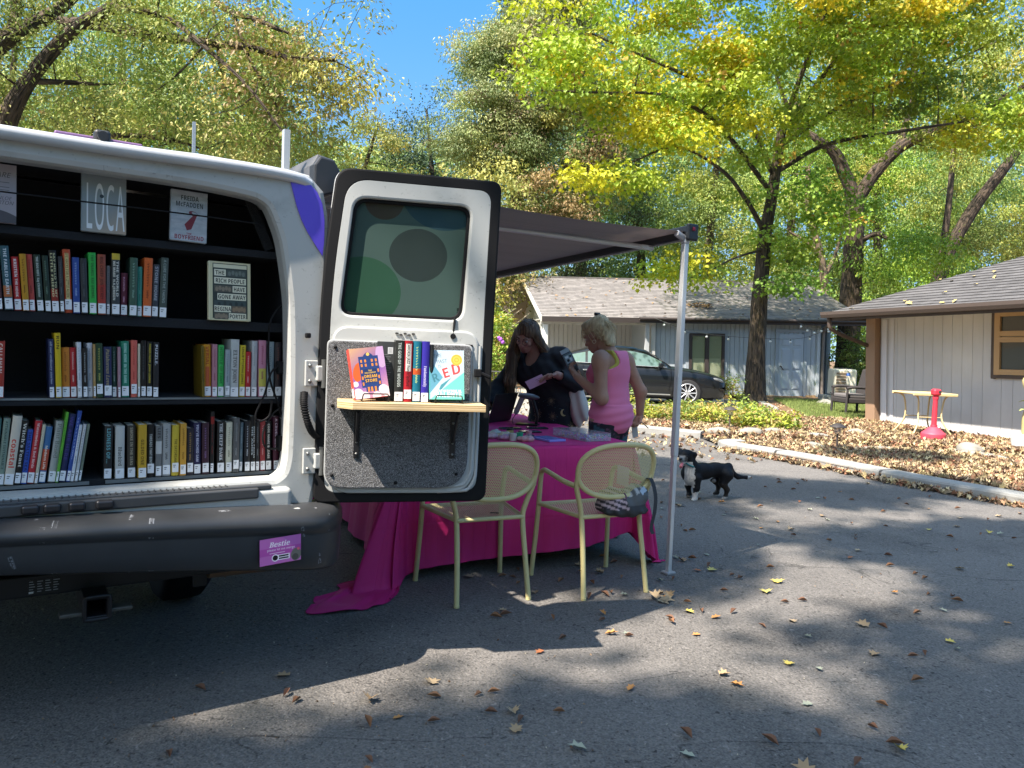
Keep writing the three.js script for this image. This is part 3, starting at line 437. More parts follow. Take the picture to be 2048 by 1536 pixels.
{
  const h = thing('grey_house', 'low blue grey house with a long shingle roof behind the parked car', 'house', [0.87, 0, -23.5]);
  tiltThing(h, 8.3, 1.7, [9, 0, 0]);
  const EY = 2.5, RY = 4.02, RZ = -3.5, BY = 2.1, BZ = -8.2, X0 = -0.05, X1 = 10.6, EZ = 0.42;
  const roof = part('roof', h);
  stuff(obj('shingles', [courses([[X0, EY, EZ], [X1, EY, EZ], [X1, RY, RZ], [X0, RY, RZ]], 29, 0.012), courses([[X1, BY, BZ], [X0, BY, BZ], [X0, RY, RZ], [X1, RY, RZ]], 34, 0.012)], shingle, roof));
  obj('ridge_cap', [box(X1 - X0, 0.03, 0.16, (X0 + X1) / 2, RY + 0.012, RZ)], shingle, roof);
  obj('roof_deck', [slab([[X0 + .01, EY - 0.01, EZ - .01], [X1 - .01, EY - 0.01, EZ - .01], [X1 - .01, RY - 0.01, RZ], [X0 + .01, RY - 0.01, RZ]], 0.1), slab([[X1 - .01, BY - 0.01, BZ], [X0 + .01, BY - 0.01, BZ], [X0 + .01, RY - 0.01, RZ], [X1 - .01, RY - 0.01, RZ]], 0.1)], soffitM, roof);
  obj('fascia', [box(X1 - X0, 0.15, 0.03, (X0 + X1) / 2, EY - 0.07, EZ + 0.006)], trimDark, roof);
  obj('rake_board', [slab([[X0 - 0.03, EY + 0.02, EZ], [X0, EY + 0.02, EZ], [X0, RY + 0.02, RZ], [X0 - 0.03, RY + 0.02, RZ]], 0.17), slab([[X0 - 0.03, BY + 0.02, BZ], [X0, BY + 0.02, BZ], [X0, RY + 0.02, RZ], [X0 - 0.03, RY + 0.02, RZ]], 0.17)], std([0.6, 0.58, 0.52], 0.7), roof);
  obj('gutter', [tube([[X0 + 3, EY - 0.02, EZ + 0.075], [X1, EY - 0.02, EZ + 0.075]], 0.05, 2, 8)], trimDark, roof);
  const top = EY - 0.08, wall = part('wall', h);
  stuff(obj('siding_board', siding(3.5, 9.15, -0.02, top, 0.152, 0.012, 0.06), sidingBlue, wall, 'blue grey vertical siding boards'));
  stuff(obj('siding_board', place(siding(0.5, 3.5, -0.3, top + 0.4, 0.152, 0.012, 0.06), 0, 0, -1.9), sidingGrey, wall, 'grey siding boards inside the porch'));
  stuff(obj('siding_board', place(siding(9.15, 10.1, -0.1, top, 0.152, 0.012, 0.06), 0, 0, -1.2), std([0.12, 0.16, 0.19], 0.7), wall, 'siding boards coloured dark for the shaded recess at the far right'));  // shade of the recess is put into this darker siding colour
  objs('side_wall', [box(0.06, top, 1.9, 3.47, top / 2, -0.97), box(0.06, top, 1.2, 9.13, top / 2, -0.65), box(9.4, 2.0, 0.1, 5, 1, -7.5), box(0.06, 2.3, 6.5, 10.0, 1.15, -4.3)], sidingBlue, wall);
  { const g = siding(0, 5.8, -0.3, 4, 0.152, 0.012, 0.05, (x) => { const z = -1.9 - x; return (z > RZ ? lerp(EY, RY, (EZ - z) / (EZ - RZ)) : lerp(RY, BY, (RZ - z) / (RZ - BZ))) - 0.13; }); stuff(obj('siding_board', place(g, 0.5, 0, -1.9, 0, Math.PI / 2, 0), std([0.62, 0.62, 0.6], 0.75), wall, 'pale siding boards of the gable')); }
  obj('skirt_board', [box(5.65, 0.14, 0.03, 6.32, 0.05, 0.018)], tanWood, wall);
  obj('porch_ceiling', [box(3.5, 0.04, 2.3, 1.75, top + 0.02, -0.75)], soffitM, h);
  obj('porch_beam', [box(3.6, 0.14, 0.1, 1.75, top - 0.06, 0.2)], std([0.5, 0.48, 0.44], 0.7), h);
  obj('porch_post', [box(0.12, top, 0.12, 3.28, top / 2, 0.2)], std([0.42, 0.44, 0.45], 0.7), h);
  obj('porch_post', [box(0.14, top, 0.14, 3.5, top / 2, 0.09)], std([0.5, 0.5, 0.48], 0.7), h);
  obj('porch_post', [box(0.13, top, 0.13, 0.1, top / 2 - 0.15, 0.2)], std([0.7, 0.7, 0.68], 0.7), h);
  obj('downspout', [tube([[9.2, top, 0.3], [9.2, top - 0.2, 0.1], [9.2, top - 0.5, 0.06], [9.2, 0.3, 0.06], [9.2, 0.06, 0.12]], 0.05, 24, 8)], std([0.2, 0.17, 0.15], 0.6), h);
  objs('corner_board', [box(0.1, top, 0.03, 9.06, top / 2, 0.02), box(0.09, top, 0.1, 10.12, top / 2, -1.2)], std([0.5, 0.55, 0.58], 0.65), h);
  // window with two casements
  const wn = part('window', h, 'dark framed casement window'), wx = 5.3, wy = 1.28, ww = 1.16, wh = 1.5;
  obj('frame', [box(ww, 0.07, 0.07, wx, wy + wh / 2, 0.03), box(ww, 0.07, 0.07, wx, wy - wh / 2, 0.03), ...[-1, 0, 1].map((k) => box(k ? 0.09 : 0.13, wh - 0.07, 0.07, wx + k * (ww / 2 - 0.045), wy, 0.03))], trimDark, wn);
  obj('casing', [box(ww + 0.26, 0.1, 0.03, wx, wy + wh / 2 + 0.09, 0.012), ...[-1, 1].map((k) => box(0.1, wh + 0.12, 0.03, wx + k * (ww / 2 + 0.055), wy, 0.012))], trimBlue, wn);
  obj('sill', [box(ww + 0.16, 0.16, 0.09, wx, wy - wh / 2 - 0.12, 0.04)], trimDark, wn);
  for (const k of [-1, 1]) { obj('pane', [box(0.42, wh - 0.1, 0.006, wx + k * 0.275, wy, 0.035)], glassM, wn); obj('blind', [box(0.43, wh - 0.1, 0.004, wx + k * 0.275, wy, 0.012)], std([0.24, 0.28, 0.17], 0.9), wn); obj('blind', [box(0.36, 0.72, 0.004, wx + k * 0.28, wy - 0.36, 0.018)], std([0.36, 0.4, 0.26], 0.9), wn); }
  // six panel door
  const dr = part('door', h, 'blue grey panelled door'), dx = 8.12, dw = 0.84, dh = 1.98;
  obj('leaf', [box(dw, dh, 0.04, dx, dh / 2 + 0.1, 0.016)], std([0.40, 0.46, 0.52], 0.5), dr);
  for (const k of [-1, 1]) for (const [y, hh] of [[1.72, 0.22], [1.18, 0.66], [0.5, 0.58]]) obj('panel', [rbox(0.27, hh, 0.03, 0.012, dx + k * 0.19, y + 0.1, 0.035), box(0.21, hh - 0.07, 0.03, dx + k * 0.19, y + 0.1, 0.045)], std([0.42, 0.48, 0.55], 0.5), dr);
  obj('handle', [rod([dx - 0.36, 1.05, 0.03], [dx - 0.36, 1.05, 0.1], 0.022), rod([dx - 0.36, 1.05, 0.09], [dx - 0.28, 0.93, 0.1], 0.016)], std([0.04, 0.04, 0.04], 0.4), dr);
  obj('door_frame', [box(0.1, dh + 0.12, 0.05, dx - dw / 2 - 0.06, dh / 2 + 0.1, 0.02), box(0.1, dh + 0.12, 0.05, dx + dw / 2 + 0.06, dh / 2 + 0.1, 0.02), box(dw + 0.24, 0.1, 0.05, dx, dh + 0.2, 0.02)], trimBlue, dr);
  const pd = part('window', h, 'small shaded window inside the porch');
  obj('frame', [box(0.5, 0.08, 0.06, 2.35, 2.0, -1.86), box(0.08, 0.8, 0.06, 2.1, 1.6, -1.86), box(0.08, 0.8, 0.06, 2.6, 1.6, -1.86)], sidingGrey, pd); obj('pane', [box(0.42, 0.8, 0.01, 2.35, 1.6, -1.87)], winGlass, pd);
  obj('leaf_pile', (() => { const R = rng(4), o = []; for (let i = 0; i < 170; i++) { const s = i < 70 ? [4.9 + R() * 0.75, R() * 0.35 + 0.9] : [R() * 10, R() * 4], t = s[1] / 4, g = leafGeo(0.12, 3); o.push(place(g, s[0], lerp(EY, RY, t) + 0.04 + R() * (i < 70 ? 0.09 : 0.01), lerp(EZ, RZ, t), R() - 0.5, R() * 6, R() - 0.5)); } return o; })(), std([0.33, 0.2, 0.09], 0.9, dbl), h).userData.kind = 'stuff';
}
{
  const h = thing('grey_house', 'grey sided house at the right with a dark roof and a tan framed window', 'house', [7.42, 0, -15.63]);
  tiltThing(h, -70, 3.0, [0, 0, 0]);
  const P = 0.4, o0 = 1.0, s0 = -0.25, ey = 2.3, S1 = 11, T = 5.2;
  const roof = part('roof', h);
  stuff(obj('shingles', [courses([[s0, ey, o0], [S1, ey, o0], [S1, ey + T * P, o0 - T], [s0 + T, ey + T * P, o0 - T]], 37, 0.014), courses([[s0, ey, o0 - 2 * T], [s0, ey, o0], [s0 + T, ey + T * P, o0 - T], [s0 + T, ey + T * P, o0 - T]], 37, 0.014)], shingleDark, roof));
  obj('roof_deck', [slab([[s0, ey - .01, o0 - .01], [S1, ey - .01, o0 - .01], [S1, ey + T * P - .01, o0 - T], [s0 + T, ey + T * P - .01, o0 - T]], 0.06), slab([[s0 + .01, ey - .01, o0 - 2 * T], [s0 + .01, ey - .01, o0], [s0 + T, ey + T * P - .01, o0 - T], [s0 + T, ey + T * P - .012, o0 - T]], 0.06)], soffitM, roof);
  obj('soffit', [box(S1 - s0, 0.02, 1.02, (S1 + s0) / 2, ey - 0.1, 0.48), box(0.9, 0.02, 9, 0.2, ey - 0.103, -4.6)], std([0.62, 0.62, 0.58], 0.7), roof);
  obj('fascia', [box(S1 - s0, 0.17, 0.03, (S1 + s0) / 2, ey - 0.07, o0 + 0.004), box(0.03, 0.17, 2 * T, s0 - 0.004, ey - 0.07, o0 - T)], trimBrown, roof);
  obj('gutter', [ext(poly([[0, 0], [0.1, 0], [0.125, 0.06], [0.125, 0.12], [0.115, 0.12], [0.11, 0.062], [0.09, 0.012], [0, 0.012]]), S1 - s0 + 0.05)].map((g) => place(g, S1, ey - 0.1, o0 + 0.022, 0, -Math.PI / 2, 0)), trimBrown, roof);
  const wall = part('wall', h);
  const wx0 = 2.62, wx1 = 4.4, wy0 = 1.13, wy1 = 2.2;
  const W1 = siding(0.12, wx0 - 0.1, 0.06, ey - 0.1, 0.205, 0.006, 0.05), W2 = siding(wx1, S1 - 0.4, 0.06, ey - 0.1, 0.205, 0.006, 0.05), W3 = siding(wx0 - 0.1, wx1, 0.06, wy0 - 0.06, 0.205, 0.006, 0.05);
  stuff(obj('siding_board', [W1, W2, W3, siding(wx0 - 0.1, wx1, wy1 + 0.05, ey - 0.1, 0.205, 0.006, 0.05)], sidingGrey, wall));
  objs('side_wall', [box(0.1, ey - 0.1, 8.2, 0.06, (ey - 0.1) / 2, -4.2), box(S1 - 0.6, ey - 0.1, 0.1, S1 / 2, (ey - 0.1) / 2, -8.2), box(S1 - 0.5, ey - 0.1, 0.02, S1 / 2, (ey - 0.1) / 2, -0.3)], sidingGrey, wall);
  obj('base_flashing', [box(S1 - 0.6, 0.05, 0.012, S1 / 2 - 0.2, 0.1, 0.012), box(S1 - 0.6, 0.02, 0.04, S1 / 2 - 0.2, 0.055, 0.018)], std([0.7, 0.71, 0.74], 0.5), wall);
  obj('foundation', [box(S1 - 0.4, 0.16, 0.1, S1 / 2 - 0.1, -0.03, -0.08)], concrete, wall);
  obj('corner_post', [rbox(0.24, ey - 0.1, 0.2, 0.012, -0.02, (ey - 0.1) / 2, 0.03)], std([0.3, 0.19, 0.12], 0.7), h);
  obj('corner_trim', [box(0.12, ey - 0.2, 0.03, 0.24, (ey - 0.1) / 2, 0.016), box(0.08, ey - 0.2, 0.02, 0.42, (ey - 0.1) / 2, 0.008)], std([0.58, 0.58, 0.6], 0.7), h);
  const w = part('window', h, 'tan framed window with two panes');
  obj('casing', [box(0.06, wy1 - wy0 + 0.14, 0.05, wx0 - 0.03, (wy0 + wy1) / 2, 0.02), box(wx1 - wx0, 0.06, 0.05, (wx0 + wx1) / 2, wy0 - 0.03, 0.02), box(wx1 - wx0, 0.06, 0.05, (wx0 + wx1) / 2, wy1 + 0.03, 0.02)], trimBrown, w);
  obj('frame', [box(0.1, wy1 - wy0, 0.06, wx0 + 0.05, (wy0 + wy1) / 2, 0.03), box(0.1, wy1 - wy0, 0.06, wx1 - 0.05, (wy0 + wy1) / 2, 0.03), ...[wy0 + 0.05, (wy0 + wy1) / 2 + 0.06, (wy0 + wy1) / 2 + 0.16, wy1 - 0.04].map((y) => box(wx1 - wx0 - 0.2, 0.09, 0.055, (wx0 + wx1) / 2, y, 0.03))], tanWood, w);
  for (const [a, b] of [[wy0 + 0.1, (wy0 + wy1) / 2 + 0.02], [(wy0 + wy1) / 2 + 0.2, wy1 - 0.08]]) obj('pane', [box(wx1 - wx0 - 0.22, b - a, 0.01, (wx0 + wx1) / 2, (a + b) / 2, 0.02)], winGlass, w);
  obj('downspout', [tube([[s0 + 0.08, ey - 0.1, o0 + 0.04], [s0 + 0.08, ey - 0.3, o0 + 0.02], [s0 + 0.1, ey - 0.42, o0 - 0.2], [-0.1, ey - 0.66, 0.12]], 0.042, 20, 8, false, 0.1)], trimBrown, h);
  obj('fallen_leaves', (() => { const R = rng(14), o = []; for (let i = 0; i < 90; i++) { const s = R() * 7, t = R() * 3; if (s < t * 0.9) continue; o.push(place(leafGeo(0.13, 3), s, ey + t * P + 0.04, o0 - t, R() * 0.5, R() * 6, R() * 0.5)); } return o; })(), std([0.42, 0.33, 0.12], 0.9, dbl), h).userData.kind = 'stuff';
}
// string lights hung along the grey house
{
  const bulbs = (t, pts, n, R) => { const c = new THREE.CatmullRomCurve3(pts.map((p) => V(...p))); for (let i = 0; i < n; i++) { const p = c.getPointAt((i + 0.5) / n); obj('bulb', [cyl(0.016, 0.02, 0.05, 8, p.x, p.y - 0.035, p.z)], std([0.1, 0.1, 0.1], 0.5), t); obj('bulb', [ball(0.036, 10, p.x, p.y - 0.085, p.z)], phy([0.85, 0.85, 0.82], 0.15), t); } obj('wire', [new THREE.TubeGeometry(c, 40, 0.007, 5)], std([0.12, 0.12, 0.12], 0.6), t); };
  bulbs(thing('string_light', 'string of small white bulbs sagging over the dark framed window', 'string lights'), [W(1302, 636, 22.6), W(1355, 656, 22.4), W(1410, 668, 22.3), W(1470, 674, 22.3), W(1530, 677, 22.4), W(1600, 676, 22.6), W(1668, 650, 22.8)], 9);
  bulbs(thing('string_light', 'short string of white bulbs bunched at the right end of the grey house', 'string lights'), [W(1588, 646, 22.6), W(1596, 648, 22.6), W(1618, 660, 22.5), W(1645, 654, 22.5), W(1658, 652, 22.4), W(1682, 668, 22.4)], 7);
}
// ---------------------------------------------------------------- things in the garden
{
  const p = W(1671, 800, 22), t = thing('air_conditioner', 'beige air conditioner with a slatted panel on a pad beside the grey house', 'air conditioner', [p[0], 0.08, -21.6], -0.1), bm = std([0.62, 0.57, 0.47], 0.6);
  obj('pad', [rbox(1.0, 0.24, 0.9, 0.02, 0, 0.1, 0)], concrete, t); obj('cabinet', [rbox(0.62, 0.74, 0.6, 0.06, 0, 0.6, 0)], bm, t);
  for (let i = 0; i < 7; i++) obj('slat', [box(0.26, 0.05, 0.03, -0.12, 0.34 + i * 0.085, 0.31, 0.3, 0, 0)], std([0.32, 0.24, 0.17], 0.6), t);
  obj('label', [box(0.12, 0.07, 0.006, 0.06, 0.83, 0.303)], std([0.1, 0.22, 0.6], 0.5), t); obj('fan_grille', [cyl(0.24, 0.24, 0.03, 20, 0, 0.98, 0)], std([0.08, 0.08, 0.08], 0.6), t);
}
{
  const t = thing('patio_chair', 'dark wicker patio chair standing on the lawn by the brown corner post', 'chair', [7.6, 0.08, -17.2], -1.45), m = std([0.035, 0.03, 0.03], 0.7), c = std([0.12, 0.11, 0.11], 0.9);
  for (const [x, z] of [[-0.3, 0.28], [0.3, 0.28], [-0.28, -0.3], [0.28, -0.3]]) obj('leg', [rod([x, 0, z * 1.05], [x, z > 0 ? 0.62 : 0.45, z], 0.028)], m, t);
  obj('seat', [rbox(0.6, 0.12, 0.6, 0.03, 0, 0.34, 0)], m, t); obj('cushion', [rbox(0.54, 0.1, 0.54, 0.04, 0, 0.44, 0.02)], c, t);
  obj('backrest', [place(rbox(0.62, 0.66, 0.09, 0.04), 0, 0.72, -0.36, -0.25, 0, 0)], m, t); for (const s of [-1, 1]) obj('armrest', [tube([[s * 0.3, 0.61, 0.31], [s * 0.31, 0.64, 0.1], [s * 0.3, 0.62, -0.36]], 0.03, 12, 8)], m, t);
}
{
  const t = thing('ash_receptacle', 'red smokers pole with a round weighted base among the fallen leaves', 'ash bin', [6.86, 0.06, -12.45]), m = std([0.62, 0.035, 0.06], 0.45), f = std([0.62, 0.06, 0.1], 0.5);
  obj('base', [lathe([[0, 0], [0.175, 0], [0.185, 0.03], [0.185, 0.12], [0.18, 0.135], [0.17, 0.145], [0.075, 0.225], [0.06, 0.24], [0, 0.24]], 28)], f, t);
  obj('neck', [lathe([[0.055, 0.23], [0.052, 0.27], [0.042, 0.28], [0.036, 0.68], [0.045, 0.69], [0.045, 0.74], [0.03, 0.75]], 20)], m, t);
  obj('head', [rbox(0.13, 0.11, 0.13, 0.035, 0, 0.80, 0)], m, t); obj('slot', [cyl(0.022, 0.022, 0.03, 14, 0.025, 0.81, 0.056, Math.PI / 2, 0, 0)], darkVoid, t);
}
{
  const t = thing('garden_table', 'pale yellow garden table with bowed legs behind the red smokers pole', 'table', [7.13, 0.06, -13.3], 0.1), m = std([0.62, 0.5, 0.26], 0.55);
  obj('tabletop', [rbox(0.78, 0.03, 0.6, 0.012, 0, 0.745, 0), rbox(0.8, 0.05, 0.03, 0.01, 0, 0.735, 0.3), rbox(0.8, 0.05, 0.03, 0.01, 0, 0.735, -0.3)], m, t);
  for (const [sx, sz] of [[-1, 1], [1, 1], [-1, -1], [1, -1]]) obj('leg', [tube([[sx * 0.33, 0.73, sz * 0.22], [sx * 0.24, 0.66, sz * 0.2], [sx * 0.21, 0.4, sz * 0.18], [sx * 0.24, 0.22, sz * 0.22], [sx * 0.38, 0, sz * 0.3]], 0.014, 20, 7)], m, t);
  obj('stretcher', [rod([-0.21, 0.34, 0.18], [0.21, 0.34, 0.18], 0.008), rod([-0.21, 0.34, -0.18], [0.21, 0.34, -0.18], 0.008)], m, t);
}
function pathLight(p, label, h, turn) {
  const t = thing('path_light', label, 'path light', p, turn), m = std([0.06, 0.05, 0.045], 0.45);
  obj('stake', [cyl(0.016, 0.012, h, 8, 0, h / 2, 0)], std([0.09, 0.07, 0.06], 0.5), t); obj('lens', [lathe([[0.02, h], [0.05, h + 0.015], [0.055, h + 0.09], [0.03, h + 0.1]], 14)], phy([0.8, 0.8, 0.78], 0.1, { transmission: 0.8, thickness: 0 }), t);
  obj('cap', [lathe([[0, h + 0.15], [0.05, h + 0.14], [0.115, h + 0.1], [0.11, h + 0.09], [0, h + 0.09]], 18)], m, t);
}
pathLight([4.5, 0.06, -10.55], 'path light with a metal cap on a stake by the kerb', 0.25, 0);
pathLight([3.68, 0.06, -12.9], 'path light half lost in the yellow green shrubs', 0.26, 0);
{ const p = W(1671, 825, 17.5), t = thing('path_light', 'tall thin solar light standing before the air conditioner', 'path light', [p[0], 0.07, -17.5]); obj('stake', [cyl(0.008, 0.008, 0.42, 6, 0, 0.21, 0)], trimDark, t); obj('solar_panel', [rbox(0.22, 0.03, 0.12, 0.01, 0, 0.45, 0, 0.2, 0, -0.35)], std([0.03, 0.03, 0.035], 0.3), t); }
function stone(px, py, d, r, label, seed) {
  const R = rng(seed), g = mergeVertices(new THREE.IcosahedronGeometry(1, 3)), p = g.attributes.position, a = R() * 9, pt = W(px, py, d);
  for (let i = 0; i < p.count; i++) { const x = p.getX(i), y = p.getY(i), z = p.getZ(i), n = 1 + 0.18 * Math.sin(x * 2.3 + a) + 0.14 * Math.sin(z * 3.1 + a * 2) + 0.05 * Math.sin((x + y) * 9 + a); p.setXYZ(i, x * r[0] * n, Math.max(-0.5, y) * r[1] * n, z * r[2] * n); }
  g.computeVertexNormals(); const m = obj('garden_stone', metric(g.toNonIndexed ? g : g), std([1, 0.97, 0.9], 0.95, { map: concC })); m.position.set(pt[0], 0.09, -d); m.rotation.y = a; tag(m, label, 'stone');
}
stone(1440, 880, 12.3, [0.2, 0.1, 0.12], 'pale wedge shaped stone left of the shrub path light', 1); stone(1500, 882, 12.2, [0.24, 0.09, 0.14], 'long pale stone right below the yellow green shrubs', 2); stone(1545, 877, 12.6, [0.16, 0.07, 0.1], 'small pale stone right of the shrubs by the path', 3);
stone(1640, 880, 12.3, [0.22, 0.05, 0.14], 'flat pale stone behind the capped path light', 4); stone(1712, 868, 13, [0.15, 0.08, 0.12], 'pale stone at the foot of the brown corner post', 5); stone(1632, 902, 10.8, [0.2, 0.07, 0.13], 'light stone left of the capped path light', 6);
stone(1750, 904, 10.8, [0.36, 0.04, 0.16], 'long flat slab right of the capped path light', 7); stone(1950, 898, 11.1, [0.2, 0.1, 0.16], 'rounded tan stone right of the red smokers pole', 8); stone(1985, 915, 10.5, [0.5, 0.04, 0.12], 'long pale slab at the right edge among leaves', 9); stone(1650, 804, 20.6, [0.36, 0.16, 0.25], 'rough white stone beside the air conditioner pad', 10); stone(1493, 801, 22, [0.3, 0.12, 0.2], 'grey stone right behind the maple trunk foot', 11);
{
  const t = thing('potted_cactus', 'tall bare cactus stalk in a ribbed white pot cut by the right edge', 'plant', [7.9, 0.06, -11.8]);
  obj('pot', [lathe([[0, 0], [0.15, 0], [0.17, 0.06], [0.165, 0.08], [0.18, 0.14], [0.175, 0.16], [0.19, 0.22], [0.18, 0.24], [0, 0.22]], 20)], std([0.72, 0.72, 0.68], 0.6), t);
  obj('stalk', [limb(smooth([[0, 0.2, 0, 0.035], [-0.02, 0.5, 0, 0.032], [0.03, 0.75, 0, 0.028], [-0.06, 1.05, 0, 0.03], [-0.05, 1.12, 0, 0.012]], 16), 9, 0.15)], std([0.4, 0.33, 0.14], 0.9), t);
  obj('leaf', [place(leafGeo(0.16, 1), 0, 0.62, 0, 0, -1.2, 0), place(leafGeo(0.14, 1), 0, 0.75, 0, -0.3, -1.7, 0), place(leafGeo(0.13, 1), 0, 0.7, 0, 0, 1.4, 0)], std([0.3, 0.36, 0.1], 0.8, dbl), t);
}
// shrubs, grass and litter
function shrub(name, label, cat, at, blobs, pal, seed, per, group, leaf = 'bush', sc = 1) {
  const R = rng(seed), t = thing(name, label, cat, at, 0, group), st = [], items = [];
  for (const [x, y, z, rx, ry, rz, n] of blobs) for (let k = 0; k < n; k++) {
    const a = R() * 6.283, d = Math.sqrt(R()), c = [x + Math.cos(a) * d * rx, y + (R() * 2 - 1) * ry * Math.sqrt(1 - d * d * 0.8), z + Math.sin(a) * d * rz], b = pal[Math.floor(R() * pal.length)];
    if (k % 3 === 0) st.push(limb([[x + (c[0] - x) * 0.4, 0, z + (c[2] - z) * 0.4, 0.008], [lerp(x, c[0], 0.8), c[1] * 0.6, lerp(z, c[2], 0.8), 0.006], [c[0], c[1], c[2], 0.003]], 4));
    for (let i = 0; i < per; i++) { const v = lerp(0.7, 1.3, R()); items.push([c[0] + (R() - 0.5) * 0.3 * sc, Math.max(0.03, c[1] + (R() - 0.5) * 0.22 * sc), c[2] + (R() - 0.5) * 0.3 * sc, R() - 0.5, R() * 6.3, R() - 0.5, lerp(0.8, 1.3, R()) * sc, b[0] * v, b[1] * v, b[2] * v]); }
  }
  obj('stem', st, paleBark, t); scatter('foliage', t, sprigs[leaf], leafM, items); return t;
}
const YG = [[0.36, 0.42, 0.04], [0.26, 0.36, 0.05], [0.46, 0.42, 0.05], [0.17, 0.26, 0.05], [0.5, 0.38, 0.12]];
shrub('shrub', 'yellow green shrub spreading at the foot of the maple', 'shrub', [3.95, 0.07, -13.8], [[0, 0.18, 0, 0.75, 0.17, 0.6, 46], [0.5, 0.14, 0.5, 0.6, 0.14, 0.4, 22]], YG, 3, 7);
shrub('shrub', 'low yellow shrub behind the white awning pole', 'shrub', [2.75, 0.07, -14.3], [[0, 0.12, 0, 0.8, 0.12, 0.6, 36], [0.9, 0.12, -0.6, 0.6, 0.12, 0.5, 20]], YG, 4, 7);
shrub('shrub', 'small leafy shrub right of the pink topped woman', 'shrub', [1.9, 0.07, -14.6], [[0, 0.2, 0, 0.4, 0.2, 0.4, 14], [0.15, 0.42, 0.2, 0.1, 0.2, 0.1, 4]], YG, 5, 7);
shrub('shrub', 'thin yellow green shrub against the left of the maple trunk', 'shrub', [5.6, 0.07, -20], [[0, 0.4, 0, 0.3, 0.4, 0.3, 14]], YG, 6, 8);
shrub('flower_bush', 'tall yellow green bush with purple flowers left of the dark haired woman', 'bush', [-0.75, 0, -24], [[0, 0.8, 0, 0.7, 0.9, 0.6, 70], [0.3, 1.6, -0.4, 0.6, 0.7, 0.6, 36]], YG.concat(GRN), 7, 7, undefined, 'bush', 1.5);
{ const t = scene.children[scene.children.length - 1]; obj('flower', [ball(0.07, 8, 0.35, 1.5, 0.7), ball(0.06, 8, 0.42, 1.42, 0.7), ball(0.05, 8, 0.3, 1.55, 0.72)], std([0.35, 0.1, 0.5], 0.8), t); }
shrub('shrub', 'green foliage seen between the oak and the brown corner post', 'shrub', [11.6, 0, -25.2], [[0, 1.2, 0, 1.0, 1.2, 0.8, 90]], [[0.22, 0.32, 0.06], [0.16, 0.26, 0.05], [0.3, 0.36, 0.08]], 8, 7, undefined, 'bush', 1.5);
for (const [px, d, w, h, pal, lab, s] of [[1120, 33, 2.4, 1.7, OLV.concat(DRK), 'dark understorey bush behind the left end of the grey roof', 61], [1300, 35, 3, 1.9, MID.concat(OLV), 'green understorey bush behind the middle of the grey roof', 62], [1480, 34, 3, 1.7, MID, 'green understorey bush behind the maple trunk', 63], [1800, 34, 3.4, 2.4, GRN.concat(MID), 'bright understorey bush over the ridge of the right house', 64], [2000, 36, 3.2, 2.6, OLV.concat(TAN), 'olive understorey bush at the right edge of the picture', 65], [700, 32, 3.4, 2.6, MID.concat(OLV), 'green understorey bush behind the top of the van door', 66], [880, 34, 3, 2.6, MID.concat([[0.09, 0.15, 0.06]]), 'blue green understorey bush right of the van door top', 67], [420, 30, 4, 2.6, MID, 'green understorey bush behind the van roof', 68], [100, 30, 4.4, 2.6, MID.concat(DRK), 'green understorey bush at the left behind the van', 69]])
  shrub('understorey_bush', lab, 'bush', [(px - 1024) / 1540 * d, 0, -d], [[0, h, 0, w, h, 1.4, Math.round(w * 32)]], pal, s, 5, undefined, 'far', 1.0);
{
  const R = rng(9), t = thing('dead_brush', 'tangle of bare pale branches left of the grey house gable', 'dead brush', [-0.9, 0, -26.5]), o = [], I = [];
  for (let i = 0; i < 46; i++) { const a = [(R() - 0.5) * 1.6, R() * 1.8 + 0.3, (R() - 0.5)], an = R() * 6.28, l = 0.5 + R() * 1.1, b = [a[0] + Math.cos(an) * l, a[1] + Math.abs(Math.sin(an)) * l * 0.9 + 0.1, a[2] + (R() - 0.5) * 0.5]; o.push(limb(smooth([[...a, 0.03], [lerp(a[0], b[0], 0.5), lerp(a[1], b[1], 0.5) + (R() - 0.5) * 0.3, a[2], 0.022], [...b, 0.01]], 6), 5)); }
  obj('branches', o, std([0.5, 0.44, 0.34], 0.9), t);
}
{
  const g = new THREE.Group(); g.position.set(-0.55, 0, -20.6); scene.add(g); g.name = numbered('railing'); tag(g, 'dark metal railing before the flower bush left of the dark haired woman', 'railing'); const m = std([0.05, 0.05, 0.05], 0.5);
  for (const y of [0.62, 0.08]) obj('rail', [rod([-0.8, y, 0], [0.8, y, 0], 0.018)], m, g); for (let i = 0; i < 16; i++) obj('baluster', [rod([-0.78 + i * 0.104, 0.08, 0], [-0.78 + i * 0.104, 0.62, 0], 0.009)], m, g);
}
for (const [px, d, r, lab] of [[960, 17, 0.17, 'black plant pot nearest the edge of the van door'], [1002, 19.5, 0.16, 'dark plant pot before the railing']]) { const t = thing('plant_pot', lab, 'plant pot', [(px - 1024) / 1540 * d, 0, -d]); obj('pot', [lathe([[0, 0], [r * 0.75, 0], [r, r * 1.7], [r * 1.08, r * 1.7], [r * 1.08, r * 1.9], [r * 0.9, r * 1.9], [r * 0.85, r * 1.6], [0, r * 1.6]], 18)], std([0.04, 0.04, 0.045], 0.5), t); obj('soil', [cyl(r * 0.86, r * 0.86, 0.01, 16, 0, r * 1.65, 0)], soil, t); }
const inPoly = (x, z, P) => { let c = false; for (let i = 0, j = P.length - 1; i < P.length; j = i++) if ((P[i][1] > z) !== (P[j][1] > z) && x < (P[j][0] - P[i][0]) * (z - P[i][1]) / (P[j][1] - P[i][1]) + P[i][0]) c = !c; return c; };
